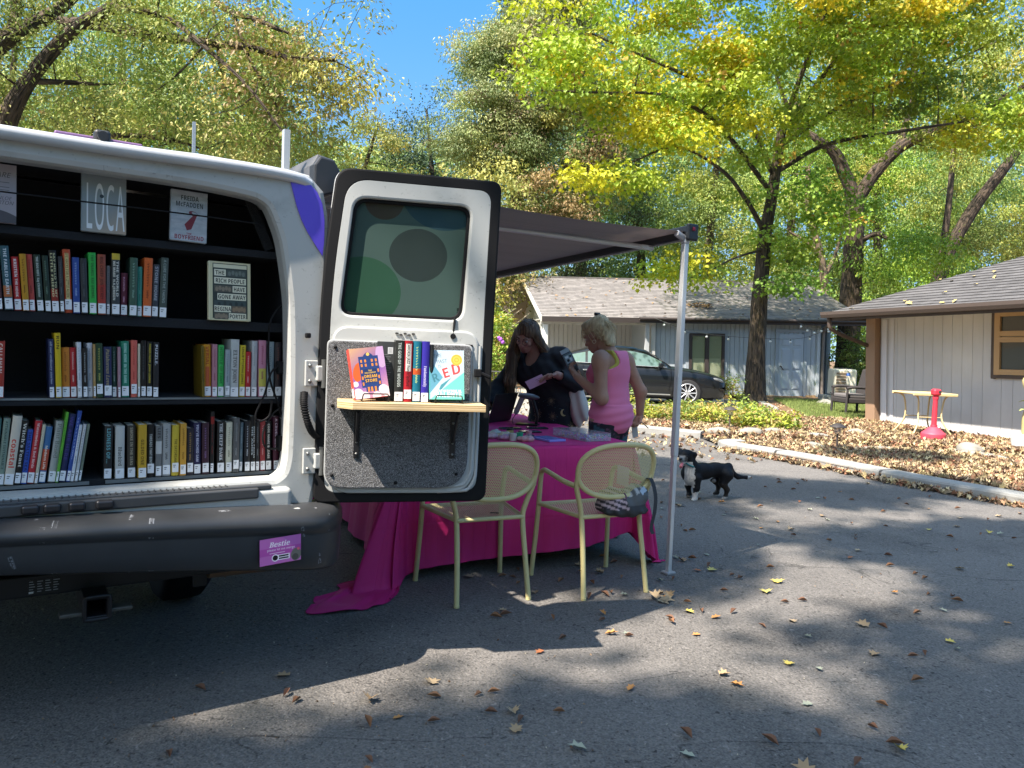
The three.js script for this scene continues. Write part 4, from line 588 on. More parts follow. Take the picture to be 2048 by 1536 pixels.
const offKerb = (x, z, P) => { let d = 9; for (let i = 0; i < P.length - 1; i++) { const [ax, az] = P[i], [bx, bz] = P[i + 1], t = clamp(((x - ax) * (bx - ax) + (z - az) * (bz - az)) / ((bx - ax) ** 2 + (bz - az) ** 2)); d = Math.min(d, Math.hypot(x - ax - (bx - ax) * t, z - az - (bz - az) * t)); } return d; };
const LEAFC = [[0.36, 0.26, 0.14], [0.26, 0.16, 0.09], [0.42, 0.33, 0.19], [0.17, 0.105, 0.065], [0.5, 0.42, 0.24], [0.28, 0.13, 0.075], [0.38, 0.3, 0.2], [0.44, 0.34, 0.17], [0.14, 0.09, 0.06]];
const litterLeaf = [1, 2, 3].map((s) => { const g = leafGeo(0.068, s === 1 ? 5 : s === 2 ? 3 : 1), p = g.attributes.position; for (let i = 0; i < p.count; i++) p.setY(i, p.getY(i) + 0.9 * Math.abs(p.getX(i)) - 0.25 * Math.sin(p.getZ(i) * 26) * 0.05); g.computeVertexNormals(); return g; });
const litterM = std([1, 1, 1], 0.85, dbl);
{
  const R = rng(55), items = [], g = new THREE.Group(); g.name = 'leaf_litter'; scene.add(g); tag(g, 'litter of tan and rust leaves on the garden beds with crumbs over the drive', 'leaf litter'); stuff(g);
  const put = (x, z, y) => { const c = LEAFC[Math.floor(R() * LEAFC.length)], v = lerp(0.7, 1.3, R()); items.push([x, y + R() * 0.035, z, (R() - 0.5) * 0.9, R() * 6.3, (R() - 0.5) * 0.9, lerp(0.7, 1.25, R()), c[0] * v, c[1] * v, c[2] * v]); };
  for (let i = 0; i < 52000; i++) { const x = lerp(2.9, 11, R()), z = lerp(-11.3, -4.5, R()); if (inPoly(x, z, bedA) && x < 2.4 - z * 0.74 && offKerb(x, z, bedA.slice(0, 8)) > 0.27) put(x, z, 0.085); }
  for (let i = 0; i < 52000; i++) { const x = lerp(1.5, 12, R()), z = lerp(-20, -10.6, R()); if (inPoly(x, z, bedB) && offKerb(x, z, [bedB[2], bedB[1], bedB[0], bedB[14], bedB[13], bedB[12]]) > 0.24 && !(z < -15.9 && x > 6.0 && R() < 0.93)) put(x, z, 0.087); }
  for (let i = 0; i < 1500; i++) { const x = lerp(3, 9, R()), z = -11.2 - R() * 0.8 + (x > 5 ? (x - 5) * 0.24 : 0); put(x, z, 0.05); }
  for (let i = 0; i < 900; i++) { const t = R(), k = Math.floor(t * 5), a = bedA[k], b = bedA[k + 1], f = t * 5 - k, o = Math.pow(R(), 2) * 0.22; put(lerp(a[0], b[0], f) - 0.02 - o * 0.8, lerp(a[1], b[1], f) - o * 0.35, 0.01); }
  for (let i = 0; i < 700; i++) put(lerp(0.2, 3.2, R()), lerp(-16, -9.5, R()), 0.008);
  for (let i = 0; i < 500; i++) put(lerp(-2.5, 2.4, R()), lerp(-24, -14, R()), 0.012);
  for (let i = 0; i < 2600; i++) { const d = 1.9 + 7 * Math.pow(R(), 0.9), x = (lerp(0, 2060, R()) - 1024) / 1540 * d, q = [[0.2, 0.11, 0.06], [0.32, 0.22, 0.13], [0.12, 0.08, 0.05], [0.4, 0.36, 0.28]][i % 4]; if (pn(x * 0.9 + 50, d * 1.3 + 50, 4000, 99) + R() * 0.5 > 0.8) items.push([x, 0.004, -d, R() - 0.5, R() * 6.3, R() - 0.5, lerp(0.07, 0.22, R() * R()), ...q]); }
  scatter('leaves', g, litterLeaf, litterM, items);
  const gr = new THREE.Group(); gr.name = 'grass'; scene.add(gr); tag(gr, 'short green grass on the lawn before the grey house', 'grass'); stuff(gr);
  const blade = new THREE.BufferGeometry(); blade.setAttribute('position', new THREE.Float32BufferAttribute([-0.006, 0, 0, 0.006, 0, 0, 0, 0.09, 0.02, -0.02, 0, 0.01, -0.01, 0, 0.012, -0.03, 0.075, -0.02, 0.02, 0, -0.01, 0.03, 0, -0.008, 0.036, 0.08, 0.01], 3)); blade.computeVertexNormals();
  const gi = []; for (let i = 0; i < 26000; i++) { const x = lerp(6.1, 11.5, R()), z = lerp(-22, -15.9, R()); if (!inPoly(x, z, [[6.2, -16.0], [8.2, -15.8], [11, -17], [12, -21.5], [7.5, -22], [6.9, -19]])) continue; const v = lerp(0.6, 1.3, R()); gi.push([x, 0.08, z, 0, R() * 6.3, 0, lerp(0.7, 1.4, R()), 0.16 * v, 0.21 * v, 0.05 * v]); }
  scatter('blades', gr, [blade], litterM, gi);
}
// single leaves lying on the asphalt
{
  const R = rng(123), kinds = [['brown curled leaf lying on the grey asphalt', [[0.17, 0.085, 0.05], [0.24, 0.12, 0.06], [0.13, 0.07, 0.045]], 1, 'brown leaves strewn on the asphalt'], ['tan lobed leaf lying on the grey asphalt', [[0.38, 0.28, 0.17], [0.32, 0.22, 0.12]], 0, 'tan leaves strewn on the asphalt'], ['yellow leaf lying on the grey asphalt', [[0.6, 0.46, 0.1], [0.5, 0.42, 0.12]], 0, 'yellow leaves strewn on the asphalt'], ['grey green leaf lying on the grey asphalt', [[0.3, 0.32, 0.24], [0.24, 0.26, 0.2]], 2, 'grey green leaves strewn on the asphalt'], ['rust red leaf lying on the grey asphalt', [[0.36, 0.13, 0.05], [0.42, 0.2, 0.06]], 2, 'rust leaves strewn on the asphalt']];
  const geos = [0, 1, 2].map((s) => [0, 1].map((q) => { const g = new THREE.BufferGeometry().copy(leafGeo(0.058, s === 0 ? 5 : s === 1 ? 1 : 3)), p = g.attributes.position; for (let i = 0; i < p.count; i++) { const x = p.getX(i) * (s === 1 ? 0.9 : 1), z = p.getZ(i); p.setXYZ(i, x, Math.abs(x) * (s === 1 ? 1.6 : 0.35 + 0.4 * q) + z * z * 4 * (q ? 0.8 : 0.3) + 0.003, z); } g.computeVertexNormals(); return g; }));
  const mats = kinds.map((k) => k[1].map((c) => std(c, 0.8, dbl)));
  const drop = (x, z, k, s = 1) => { const q = kinds[k], m = obj('fallen_leaf', geos[q[2]][R() < 0.5 ? 0 : 1], mats[k][R() < 0.5 ? 0 : 1]); m.position.set(x, 0.004, z); m.rotation.set((R() - 0.5) * 0.3, R() * 6.3, (R() - 0.5) * 0.3); m.scale.setScalar(s * lerp(0.75, 1.2, R())); const w = z > -2.6 ? (x < 0 ? 'at the lower left of the picture' : x < 1 ? 'at the bottom middle of the picture' : 'at the lower right of the picture') : z > -3.6 ? (x < 0.5 ? 'between the van bumper and the viewer' : x < 1.6 ? 'in front of the right chair' : 'on the open drive at the right') : z > -5.2 ? (x < 1.05 ? 'under or beside the yellow chairs' : 'right of the awning pole') : x < 2.6 ? 'around the dog' : 'near the long kerb'; tag(m, q[0].replace(' lying on the grey asphalt', '') + ' on the asphalt ' + w, 'leaf', q[3].replace(' strewn on the asphalt', '') + ' ' + w); };
  const pick = () => { const r = R(); return r < 0.56 ? 0 : r < 0.7 ? 1 : r < 0.74 ? 2 : r < 0.9 ? 3 : 4; };
  for (let i = 0; i < 190; i++) { const d = 2.0 + 6.4 * Math.pow(R(), 0.8), px = lerp(d < 3.2 ? 700 : 1000, 2060, Math.pow(R(), 0.8)), x = (px - 1024) / 1540 * d; if (x > 5.2 - (d - 7) * 0.6 && d > 6) continue; drop(x, -d, pick()); }
  for (let i = 0; i < 18; i++) drop(lerp(-1.3, 0.3, R()), lerp(-3.0, -2.1, R()), R() < 0.7 ? 0 : 1);
  for (let i = 0; i < 20; i++) drop(lerp(-0.4, 1.0, R()), lerp(-4.6, -3.7, R()), pick());
  for (let i = 0; i < 7; i++) drop(0.8 + R() * 0.16, -4.22 + R() * 0.12, R() < 0.5 ? 1 : 4, 1.15);
  for (const [x, z, k, s] of [[1.62, -4.5, 2, 1.35], [1.5, -4.35, 2, 1.1], [0.95, -3.95, 2, 1], [1.06, -3.85, 4, 1.2], [0.3, -2.52, 3, 1.15], [0.05, -2.62, 1, 1], [0.66, -2.5, 3, 1.2], [1.02, -2.42, 1, 1.1], [1.9, -6.9, 4, 1.4], [1.25, -3.3, 2, 0.9], [-0.48, -2.83, 1, 1.05]]) drop(x, z, k, s);
}
// ---------------------------------------------------------------- the van; its own axes: x to the right, z out of its tail, origin at its right rear corner on the ground
const whitePaint = phy([0.48, 0.49, 0.5], 0.32, { clearcoat: 0.6, clearcoatRoughness: 0.12 }), whiteDull = phy([0.42, 0.43, 0.425], 0.42, { map: tex(512, 512, (u, v) => { const a = fbm(u, v, 6, 5, 201), b = pn(u * 80, v * 80, 80, 203), s = b > 0.9 && a > 0.5 ? 0.75 : 1, g = a > 0.62 ? 1 - (a - 0.62) * 0.8 : 1; return [s * g, s * g * 0.99, s * g * 0.96]; }, 2) });
const rubber = phy([0.007, 0.007, 0.008], 0.7, { specularIntensity: 0.4 }), blackPlastic = std([0.022, 0.024, 0.028], 0.5), carpetBlack = std([0.012, 0.014, 0.018], 1, { map: tex(256, 256, (u, v, i, j) => { const b = 0.6 + 0.9 * pn(u * 90, v * 90, 90, 211) * hsh(i, j, 4); return [b, b, b]; }, 4) });
const steelBlack = std([0.018, 0.018, 0.02], 0.35, { metalness: 0.4 }), screwM = std([0.25, 0.25, 0.24], 0.35, { metalness: 0.8 });
const carpetC = tex(512, 512, (u, v, i, j) => { const a = hsh(i, j, 221), b = pn(u * 170, v * 170, 170, 223), c = pn(u * 40, v * 40, 40, 225), t = 0.55 * b + 0.35 * a + 0.1 * c, k = t > 0.58 ? 0.40 : t > 0.45 ? 0.15 : 0.05; return [k, k, k * 1.02]; }, 4.6), carpetBm = tex(512, 512, (u, v, i, j) => { const b = pn(u * 170, v * 170, 170, 223); return [b, b, b]; }, 4.6, 4.6, false);
const VAN = V(-0.77, 0, -2.98), VT = 34.3 * D2R;
const van = thing('library_van', 'white cargo van with its open back full of bookshelves', 'van', VAN.toArray(), VT);
const v2w = (x, y, z) => V(x, y, z).applyAxisAngle(V(0, 1, 0), VT).add(VAN);
const mir = (p) => [-2.02 - p[0], p[1]];
{
  const R0 = [[-0.015, 0.66], [0.012, 0.8], [0.02, 1.1], [0.026, 1.45], [0.03, 1.7], [0.026, 1.82], [0.008, 1.9], [-0.04, 1.945], [-0.12, 1.955], [-0.43, 1.958], [-0.74, 1.947], [-1.01, 1.94]];
  const outline = poly([...R0, ...R0.slice().reverse().map(mir)]);
  const Hh = [[-0.072, 0.9], [-0.07, 1.2], [-0.08, 1.48], [-0.116, 1.706], [-0.168, 1.832], [-0.235, 1.87], [-0.43, 1.885], [-0.742, 1.888]], Hb = [[-0.245, 0.785], [-0.13, 0.787], [-0.088, 0.82]];
  const hole = () => { const c = new THREE.CatmullRomCurve3([...Hb, ...Hh, ...Hh.slice().reverse().map(mir), ...Hb.slice().reverse().map(mir)].map((p) => V(p[0], p[1], 0)), true, 'catmullrom', 0.3); return new THREE.Path(c.getPoints(120).map((p) => new THREE.Vector2(p.x, p.y))); };
  outline.holes.push(hole());
  const body = obj('body', [place(ext(outline, 0.06, 0.022), 0, 0, -0.085)], whiteDull, van);
  const ring = poly([...R0, ...R0.slice().reverse().map(mir)]), inn = (p) => [p[0] < -1.01 ? p[0] + 0.045 : p[0] - 0.045, p[1] > 1.5 ? p[1] - 0.045 : p[1]];
  ring.holes.push(poly([...R0.map(inn), ...R0.slice().reverse().map(mir).map(inn)].map((p, i, a) => (i === 0 || i === a.length - 1 ? [p[0], 0.70] : p))));
  obj('shell', [place(ext(ring, 4.6), 0, 0, -4.7)], whitePaint, body); obj('front_wall', [box(1.9, 1.25, 0.04, -1.01, 1.32, -4.6), box(1.95, 0.05, 4.5, -1.01, 0.68, -2.4)], carpetBlack, body);
  obj('roof_lip', [tube([[-0.03, 1.93, -0.02], [-0.1, 1.946, 0.0], [-0.3, 1.95, 0.01], [-0.74, 1.942, 0.014], [-1.28, 1.942, 0.014], [-1.72, 1.95, 0.01], [-1.92, 1.946, 0.0], [-1.99, 1.93, -0.02]], 0.022, 50, 10)], whitePaint, body);
  const pw = poly([[-0.112, 1.942], [-0.07, 1.942], [-0.038, 1.932], [-0.004, 1.9], [0.016, 1.86], [0.026, 1.8], [0.027, 1.72], [0.022, 1.665], [-0.004, 1.7], [-0.036, 1.745], [-0.062, 1.79], [-0.082, 1.84], [-0.1, 1.9]]);
  obj('purple_wrap', [place(ext(pw, 0.003, 0.0012), 0, 0, -0.001)], phy([0.115, 0.07, 0.6], 0.35, { clearcoat: 0.5 }), body);
  obj('door_gasket', [new THREE.TubeGeometry(new THREE.CatmullRomCurve3(hole().getPoints().map((p) => V(p.x, p.y, -0.09)), true), 160, 0.013, 7, true)], rubber, body);
  // reversing camera and light bar on the roof edge
  objs('high_light', [rbox(0.26, 0.02, 0.05, 0.006, -0.74, 1.972, -0.05)], std([0.2, 0.11, 0.24], 0.4), van);
  objs('rear_camera', [rbox(0.05, 0.045, 0.05, 0.012, -0.735, 1.978, -0.015), cyl(0.016, 0.016, 0.03, 14, -0.735, 1.976, 0.013, Math.PI / 2, 0, 0)], blackPlastic, van);
  objs('roof_post', [box(0.024, 0.22, 0.03, -0.05, 2.07, -0.25), box(0.012, 0.3, 0.012, -0.34, 2.07, -0.55)], whitePaint, van);
  obj('roof_rail', [box(0.04, 0.05, 2.4, -0.06, 1.965, -1.46)], whitePaint, van);
  // bookcase
  const bc = part('bookcase', van, 'black carpeted bookcase with four shelves'), shelves = [[1.672, 0.026], [1.397, 0.034], [1.11, 0.026], [0.822, 0.03]];
  for (const [y, t] of shelves) obj('shelf', metric(box(1.84, t, 0.3, -1.01, y - t / 2, -0.265)), carpetBlack, bc);
  objs('shelf_edge', [box(1.82, 0.007, 0.004, -1.01, 1.1055, -0.114), box(0.62, 0.012, 0.004, -0.39, 0.813, -0.114), box(0.5, 0.012, 0.004, -1.0, 0.813, -0.114)], std([0.16, 0.17, 0.17], 0.6), bc);
  objs('side_panel', [box(0.03, 1.15, 0.3, -0.055, 1.27, -0.27), box(0.03, 1.15, 0.3, -1.965, 1.27, -0.27)].map((g) => metric(g)), carpetBlack, bc);
  obj('back_panel', metric(box(1.9, 1.15, 0.02, -1.01, 1.3, -0.43)), carpetBlack, bc); obj('ceiling_panel', metric(box(1.75, 0.02, 0.3, -1.01, 1.895, -0.27)), carpetBlack, bc);
  obj('slanted_trim', metric(place(box(0.035, 0.23, 0.012), -0.19, 1.785, -0.13, 0, 0, 0.42)), std([0.05, 0.052, 0.056], 1, { map: carpetC }), bc);
  obj('valance', metric(box(1.5, 0.02, 0.02, -1.01, 1.888, -0.12)), carpetBlack, bc);
  obj('elastic_cord', [tube([[-1.9, 1.775, -0.055], [-1.0, 1.768, -0.05], [-0.5, 1.768, -0.05], [-0.2, 1.765, -0.06]], 0.0028, 30, 6)], rubber, bc);
  // sill, scuff plate and strikers
  obj('sill', [rbox(1.86, 0.1, 0.07, 0.02, -1.01, 0.725, 0.0), rbox(1.9, 0.03, 0.12, 0.012, -1.01, 0.69, 0.03)], whiteDull, van);
  const sp = [rbox(1.7, 0.02, 0.1, 0.006, -1.01, 0.782, -0.02), rbox(1.62, 0.04, 0.02, 0.008, -1.02, 0.765, 0.036)]; for (let i = 0; i < 70; i++) sp.push(box(0.004, 0.004, 0.08, -1.7 + i * 0.02, 0.7935, -0.015));
  obj('scuff_plate', sp, std([0.05, 0.052, 0.056], 0.42), van); objs('striker', [-0.72, -0.93, -0.87, -0.8].map((x, i) => rbox(i ? 0.05 : 0.055, 0.03, 0.03, 0.01, x, 0.768, 0.052)), std([0.035, 0.035, 0.04], 0.35, { metalness: 0.5 }), van);
  objs('drain_plug', [cyl(0.017, 0.017, 0.012, 20, -0.905, 0.718, 0.04, Math.PI / 2, 0, 0)], rubber, van);
  // bumper
  const prof = [[-0.02, 0.72], [0.06, 0.722], [0.115, 0.712], [0.148, 0.69], [0.158, 0.66], [0.152, 0.632], [0.14, 0.62], [0.143, 0.61], [0.141, 0.54], [0.13, 0.475], [0.11, 0.46], [0.0, 0.455]], st = [];
  for (let i = 0; i <= 60; i++) { const s = i / 60 * 2 - 1, e = Math.abs(s), x = -1.01 + Math.sign(s) * (e < 0.8 ? e / 0.8 * 0.98 : 0.98 + Math.sin((e - 0.8) / 0.2 * 1.5) * 0.21), back = e < 0.8 ? 0.02 * (e / 0.8) ** 2 : 0.02 + (1 - Math.cos((e - 0.8) / 0.2 * 1.5)) * 0.36, dy = -0.03 * e * e, sq = e > 0.85 ? (e - 0.85) * 0.35 : 0; st.push(prof.map(([z, y]) => [x, lerp(y, 0.724 - (0.724 - y) * 0.62, Math.max(0, 1 - e * 1.02)) + 0.022 * (1 - e) + dy, z - back])); }
  const bp = []; for (let i = 0; i < 60; i++) for (let k = 0; k < prof.length - 1; k++) { const a = st[i][k], b = st[i][k + 1], c = st[i + 1][k], d = st[i + 1][k + 1]; bp.push(...a, ...b, ...c, ...c, ...b, ...d); }
  let bg = new THREE.BufferGeometry(); bg.setAttribute('position', new THREE.Float32BufferAttribute(bp, 3)); metric(bg); const sc = mergeVertices(bg.clone().deleteAttribute('uv'), 1e-4); sc.computeVertexNormals(); bg = metric(sc.toNonIndexed());
  const scuff = tex(1024, 1024, (u, v, i, j) => { let b = 0.035 + 0.012 * (fbm(u, v, 8, 4, 231) - 0.5); for (let k = 0; k < 5; k++) { const a = hsh(k, 1, 233) * 3.1, x = u * 60 * Math.cos(a) + v * 60 * Math.sin(a), y = -u * 7 * Math.sin(a) + v * 7 * Math.cos(a); if (Math.abs(hsh(Math.floor(x), Math.floor(y * 3), 235 + k)) > 0.994 && pn(u * 200, v * 200, 200, 239) > 0.35) b += 0.2 * hsh(Math.floor(x * 5), k, 3); } return [b, b * 1.04, b * 1.12]; }, 1.1);
  const bumper = obj('bumper', bg, phy([1, 1, 1], 0.42, { map: scuff, specularIntensity: 0.9 }), van, 'scuffed dark grey rear bumper');
  const stk = canvasTex(512, 320, (c, w, h) => {
    c.fillStyle = '#c06bb4'; c.fillRect(0, 0, w, h); c.fillStyle = '#b54fa6'; c.fillRect(0, 120, w, 90); c.fillStyle = '#f4e9f2'; c.font = 'italic bold 84px serif'; c.textAlign = 'center'; c.fillText('Bestie', 240, 110); c.font = '38px sans-serif'; c.fillText('please let me merge', 262, 158);
    c.fillStyle = '#e8c9e2'; c.fillRect(120, 182, 190, 8); c.fillStyle = '#f4e9f2'; c.fillRect(160, 212, 210, 66); c.beginPath(); c.arc(190, 245, 44, 0, 7); c.fill(); c.fillStyle = '#1a141c'; c.beginPath(); c.arc(190, 245, 32, 0, 7); c.fill(); c.fillRect(235, 222, 120, 18); c.fillRect(235, 250, 120, 18);
    c.fillStyle = '#6c6a64'; c.beginPath(); c.ellipse(450, 240, 66, 78, 0.2, 0, 7); c.fill(); c.fillStyle = '#4c4a46'; c.beginPath(); c.ellipse(440, 270, 40, 40, 0, 0, 7); c.fill(); c.fillStyle = '#e5607a'; c.beginPath(); c.arc(480, 175, 18, 0, 7); c.fill();
  });
  const sk = new THREE.PlaneGeometry(0.155, 0.098); obj('sticker', [place(sk, -0.155, 0.568, 0.1375, 0.03, 0.07, 0.035)], phy([1, 1, 1], 0.4, { map: stk, ...dbl }), bumper, 'pink sticker with white lettering');
  // hitch and tail pipe
  obj('hitch_beam', [rbox(1.5, 0.075, 0.075, 0.008, -1.01, 0.475, -0.14)], steelBlack, van); objs('hitch_receiver', [rbox(0.074, 0.01, 0.28, 0.004, -0.735, 0.442, -0.12), rbox(0.074, 0.01, 0.28, 0.004, -0.735, 0.378, -0.12), rbox(0.01, 0.074, 0.28, 0.004, -0.769, 0.41, -0.12), rbox(0.01, 0.074, 0.28, 0.004, -0.701, 0.41, -0.12)], steelBlack, van);
  obj('hitch_collar', [tube([[-0.772, 0.372, 0.02], [-0.698, 0.372, 0.02], [-0.698, 0.448, 0.02], [-0.772, 0.448, 0.02]], 0.008, 24, 6, true, 0.05)], steelBlack, van); objs('chain_plate', [rbox(0.07, 0.014, 0.05, 0.005, -0.81, 0.393, -0.01), rbox(0.07, 0.014, 0.05, 0.005, -0.66, 0.393, -0.01)], std([0.06, 0.058, 0.05], 0.5), van);
  const pl = canvasTex(256, 128, (c, w, h) => { c.fillStyle = '#0b0c0e'; c.fillRect(0, 0, w, h); c.fillStyle = '#8b8f94'; for (let i = 0; i < 5; i++) for (let k = 0; k < 4; k++) c.fillRect(12 + k * 60, 12 + i * 22, 30 + ((i * 7 + k * 13) % 20), 8); c.fillStyle = '#c9ccd0'; c.fillRect(10, 100, 34, 18); });
  obj('rating_label', [box(0.1, 0.05, 0.002, -0.88, 0.472, -0.101)], std([1, 1, 1], 0.5, { map: pl }), van);
  objs('tail_pipe', [cyl(0.042, 0.046, 0.42, 20, -0.13, 0.45, -0.16, 0, 0, Math.PI / 2)], std([0.14, 0.09, 0.055], 0.5, { metalness: 0.3 }), van); obj('hanger', [box(0.05, 0.1, 0.02, -0.36, 0.42, -0.2)], steelBlack, van);
  for (const x of [-0.24, -1.78]) { const w = part('wheel', van); obj('tyre', [lathe([[0.2, -0.11], [0.33, -0.11], [0.36, -0.08], [0.365, 0], [0.36, 0.08], [0.33, 0.11], [0.2, 0.11]], 30, x, 0.365, -1.25, 0, 0, Math.PI / 2)], rubber, w); obj('rim', [cyl(0.2, 0.2, 0.16, 24, x, 0.365, -1.25, 0, 0, Math.PI / 2)], std([0.4, 0.4, 0.42], 0.4, { metalness: 0.6 }), w); }
  obj('axle', [cyl(0.05, 0.05, 1.5, 12, -1.01, 0.365, -1.25, 0, 0, Math.PI / 2), rbox(1.2, 0.2, 0.7, 0.05, -1.0, 0.5, -0.75)], rubber, van);
  // hinges and the corrugated wire boot
  for (const y of [1.21, 0.87]) { const h = part('hinge', van); obj('hinge_plate', [rbox(0.05, 0.1, 0.014, 0.004, -0.012, y, 0.008), rbox(0.03, 0.06, 0.03, 0.006, 0.018, y, 0.018)], whiteDull, h); objs('bolt', [ball(0.008, 8, -0.02, y + 0.03, 0.018), ball(0.008, 8, -0.02, y - 0.03, 0.018), cyl(0.009, 0.009, 0.11, 10, 0.03, y, 0.028)], screwM, h); }
  const bt = [], bc2 = new THREE.CatmullRomCurve3([V(-0.035, 1.135, 0.0), V(-0.045, 1.09, 0.03), V(-0.03, 1.02, 0.038), V(-0.008, 0.98, 0.03), V(0.01, 0.965, 0.02)]); for (let i = 0; i < 30; i++) { const p = bc2.getPoint(i / 29); bt.push(place(new THREE.TorusGeometry(0.012, 0.0035, 6, 12), p.x, p.y, p.z, Math.PI / 2, 0, 0)); } bt.push(new THREE.TubeGeometry(bc2, 20, 0.012, 8));
  obj('wire_boot', bt, rubber, van);
  obj('door_stop', [rbox(0.02, 0.02, 0.02, 0.005, -0.03, 1.355, 0.012)], rubber, van);
  // loose cables at the right of the shelves
  const cb = [[[-0.085, 1.47, -0.1], [-0.12, 1.45, -0.085], [-0.15, 1.38, -0.08], [-0.145, 1.2, -0.085], [-0.115, 1.1, -0.08], [-0.09, 1.03, -0.1]], [[-0.09, 1.24, -0.1], [-0.14, 1.21, -0.07], [-0.17, 1.12, -0.06], [-0.2, 1.05, -0.06], [-0.19, 1.02, -0.06], [-0.15, 1.04, -0.06], [-0.14, 1.1, -0.06]], [[-0.07, 1.075, -0.1], [-0.13, 1.05, -0.07], [-0.17, 0.98, -0.06], [-0.16, 0.92, -0.06], [-0.1, 0.91, -0.08]]];
  for (const c of cb) obj('cable', [tube(c, 0.004, 40, 6)], rubber, van); objs('power_adapter', [rbox(0.035, 0.05, 0.04, 0.006, -0.095, 1.225, -0.1), rbox(0.035, 0.06, 0.04, 0.006, -0.09, 0.93, -0.09)], rubber, van);
}
// ---------------------------------------------------------------- the open rear door; its own axes: x away from the hinge, z towards the viewer
const DT = 12.35 * D2R, DO = V(-0.724, 0, -2.98);
const d2w = (x, y, z) => V(x, y, z).applyAxisAngle(V(0, 1, 0), DT).add(DO);
{
  const door = part('rear_door', van, 'open rear door with a tinted window and a small shelf'); { const o = DO.clone().sub(VAN).applyAxisAngle(V(0, 1, 0), -VT); door.position.copy(o); door.rotation.y = DT - VT; }
  const shape = (e, r, pts = [[-0.022, 0.716], [0.637, 0.722], [0.645, 1.56], [0.655, 1.988], [0.036, 1.992], [-0.012, 1.56]]) => {   // outline inset by e with rounded corners
    const S = new THREE.Shape(), P = pts.map((p) => [p[0] + (p[0] > 0.3 ? -e : e), p[1] + (p[1] > 1.7 ? -e : p[1] < 0.8 ? e : 0)]), rr = [r, r, 0.2, r, r * 1.6, 0.2];
    P.forEach((p, i) => { const a = P[(i + 5) % 6], b = P[(i + 1) % 6], la = Math.hypot(a[0] - p[0], a[1] - p[1]), lb = Math.hypot(b[0] - p[0], b[1] - p[1]), q = [p[0] + (a[0] - p[0]) / la * rr[i], p[1] + (a[1] - p[1]) / la * rr[i]], s = [p[0] + (b[0] - p[0]) / lb * rr[i], p[1] + (b[1] - p[1]) / lb * rr[i]]; if (i) S.lineTo(...q); else S.moveTo(...q); S.quadraticCurveTo(p[0], p[1], ...s); });
    return S;
  };
  const win = (e, r) => { const S = new THREE.Shape(), P = [[0.043 + e, 1.438 + e], [0.53 - e, 1.436 + e], [0.552 - e, 1.897 - e], [0.09 + e, 1.899 - e]]; P.forEach((p, i) => { const a = P[(i + 3) % 4], b = P[(i + 1) % 4], la = Math.hypot(a[0] - p[0], a[1] - p[1]), lb = Math.hypot(b[0] - p[0], b[1] - p[1]), q = [p[0] + (a[0] - p[0]) / la * r, p[1] + (a[1] - p[1]) / la * r], s = [p[0] + (b[0] - p[0]) / lb * r, p[1] + (b[1] - p[1]) / lb * r]; if (i) S.lineTo(...q); else S.moveTo(...q); S.quadraticCurveTo(p[0], p[1], ...s); }); return S; };
  const hw = (s, ...h) => { h.forEach((k) => s.holes.push(k)); return s; };
  obj('outer_skin', [place(ext(hw(shape(-0.012, 0.03), win(0.004, 0.05)), 0.02, 0.006), 0, 0, -0.085)], whitePaint, door);
  obj('door_seal', [place(ext(hw(shape(-0.006, 0.035), shape(0.025, 0.055)), 0.05, 0.008), 0, 0, -0.06)], rubber, door);
  obj('inner_panel', [place(ext(hw(shape(0.029, 0.055), win(-0.006, 0.06)), 0.03, 0.009), 0, 0, -0.042), place(ext(rrect(0.03, 0.752, 0.588, 1.39, [0.08, 0.1, 0.06, 0.06]), 0.008, 0.008), 0, 0, -0.002)], whiteDull, door);
  obj('window_recess', [place(ext(hw(win(-0.008, 0.06), win(0.004, 0.05)), 0.02, 0.004), 0, 0, -0.05)], whiteDull, door);
  obj('window_gasket', [place(ext(hw(win(0.0, 0.055), win(0.012, 0.045)), 0.012, 0.003), 0, 0, -0.036)], rubber, door);
  const wt = canvasTex(1024, 1024, (c, w, h) => {
    c.fillStyle = '#445752'; c.fillRect(0, 0, w, h); const circ = (x, y, r, f) => { c.fillStyle = f; c.beginPath(); c.arc(x, y, r, 0, 7); c.fill(); };
    circ(330, 20, 150, '#433f38'); circ(800, -120, 350, '#2f474e'); circ(610, 460, 232, '#303a39'); circ(180, 800, 300, '#304f3f'); circ(10, 420, 60, '#2c383d'); c.fillStyle = '#222c2a'; c.fillRect(935, 905, 22, 30); c.fillRect(935, 940, 22, 10);
  });
  const pg = new THREE.ShapeGeometry(win(0.001, 0.045), 16), pp = pg.attributes.position, uv = []; for (let i = 0; i < pp.count; i++) uv.push((pp.getX(i) - 0.043) / 0.51, (pp.getY(i) - 1.436) / 0.463); pg.setAttribute('uv', new THREE.Float32BufferAttribute(uv, 2));
  obj('window_pane', [place(pg, 0, 0, -0.038)], phy([0.8, 0.8, 0.8], 0.06, { map: wt, specularIntensity: 0.6, ...dbl }), door, 'tinted window printed with large dots');
  objs('window_bolt', [[0.03, 1.62], [0.045, 1.85], [0.2, 1.935], [0.35, 1.935], [0.49, 1.935], [0.578, 1.84], [0.562, 1.6], [0.12, 1.405], [0.42, 1.405]].map(([x, y]) => ball(0.006, 10, x, y, -0.022)), std([0.06, 0.05, 0.045], 0.5), door);
  objs('vent_slot', [-2, -1, 0, 1, 2].map((k) => rbox(0.012, 0.006, 0.008, 0.002, 0.3 + k * 0.016, 1.378 - (k % 2 ? 0.005 : 0), 0.017)), darkVoid, door);
  obj('lock_rod', [rod([0.49, 1.375, 0.012], [0.497, 1.45, 0.0], 0.0045), cyl(0.011, 0.011, 0.006, 12, 0.49, 1.375, 0.016, Math.PI / 2, 0, 0)], rubber, door);
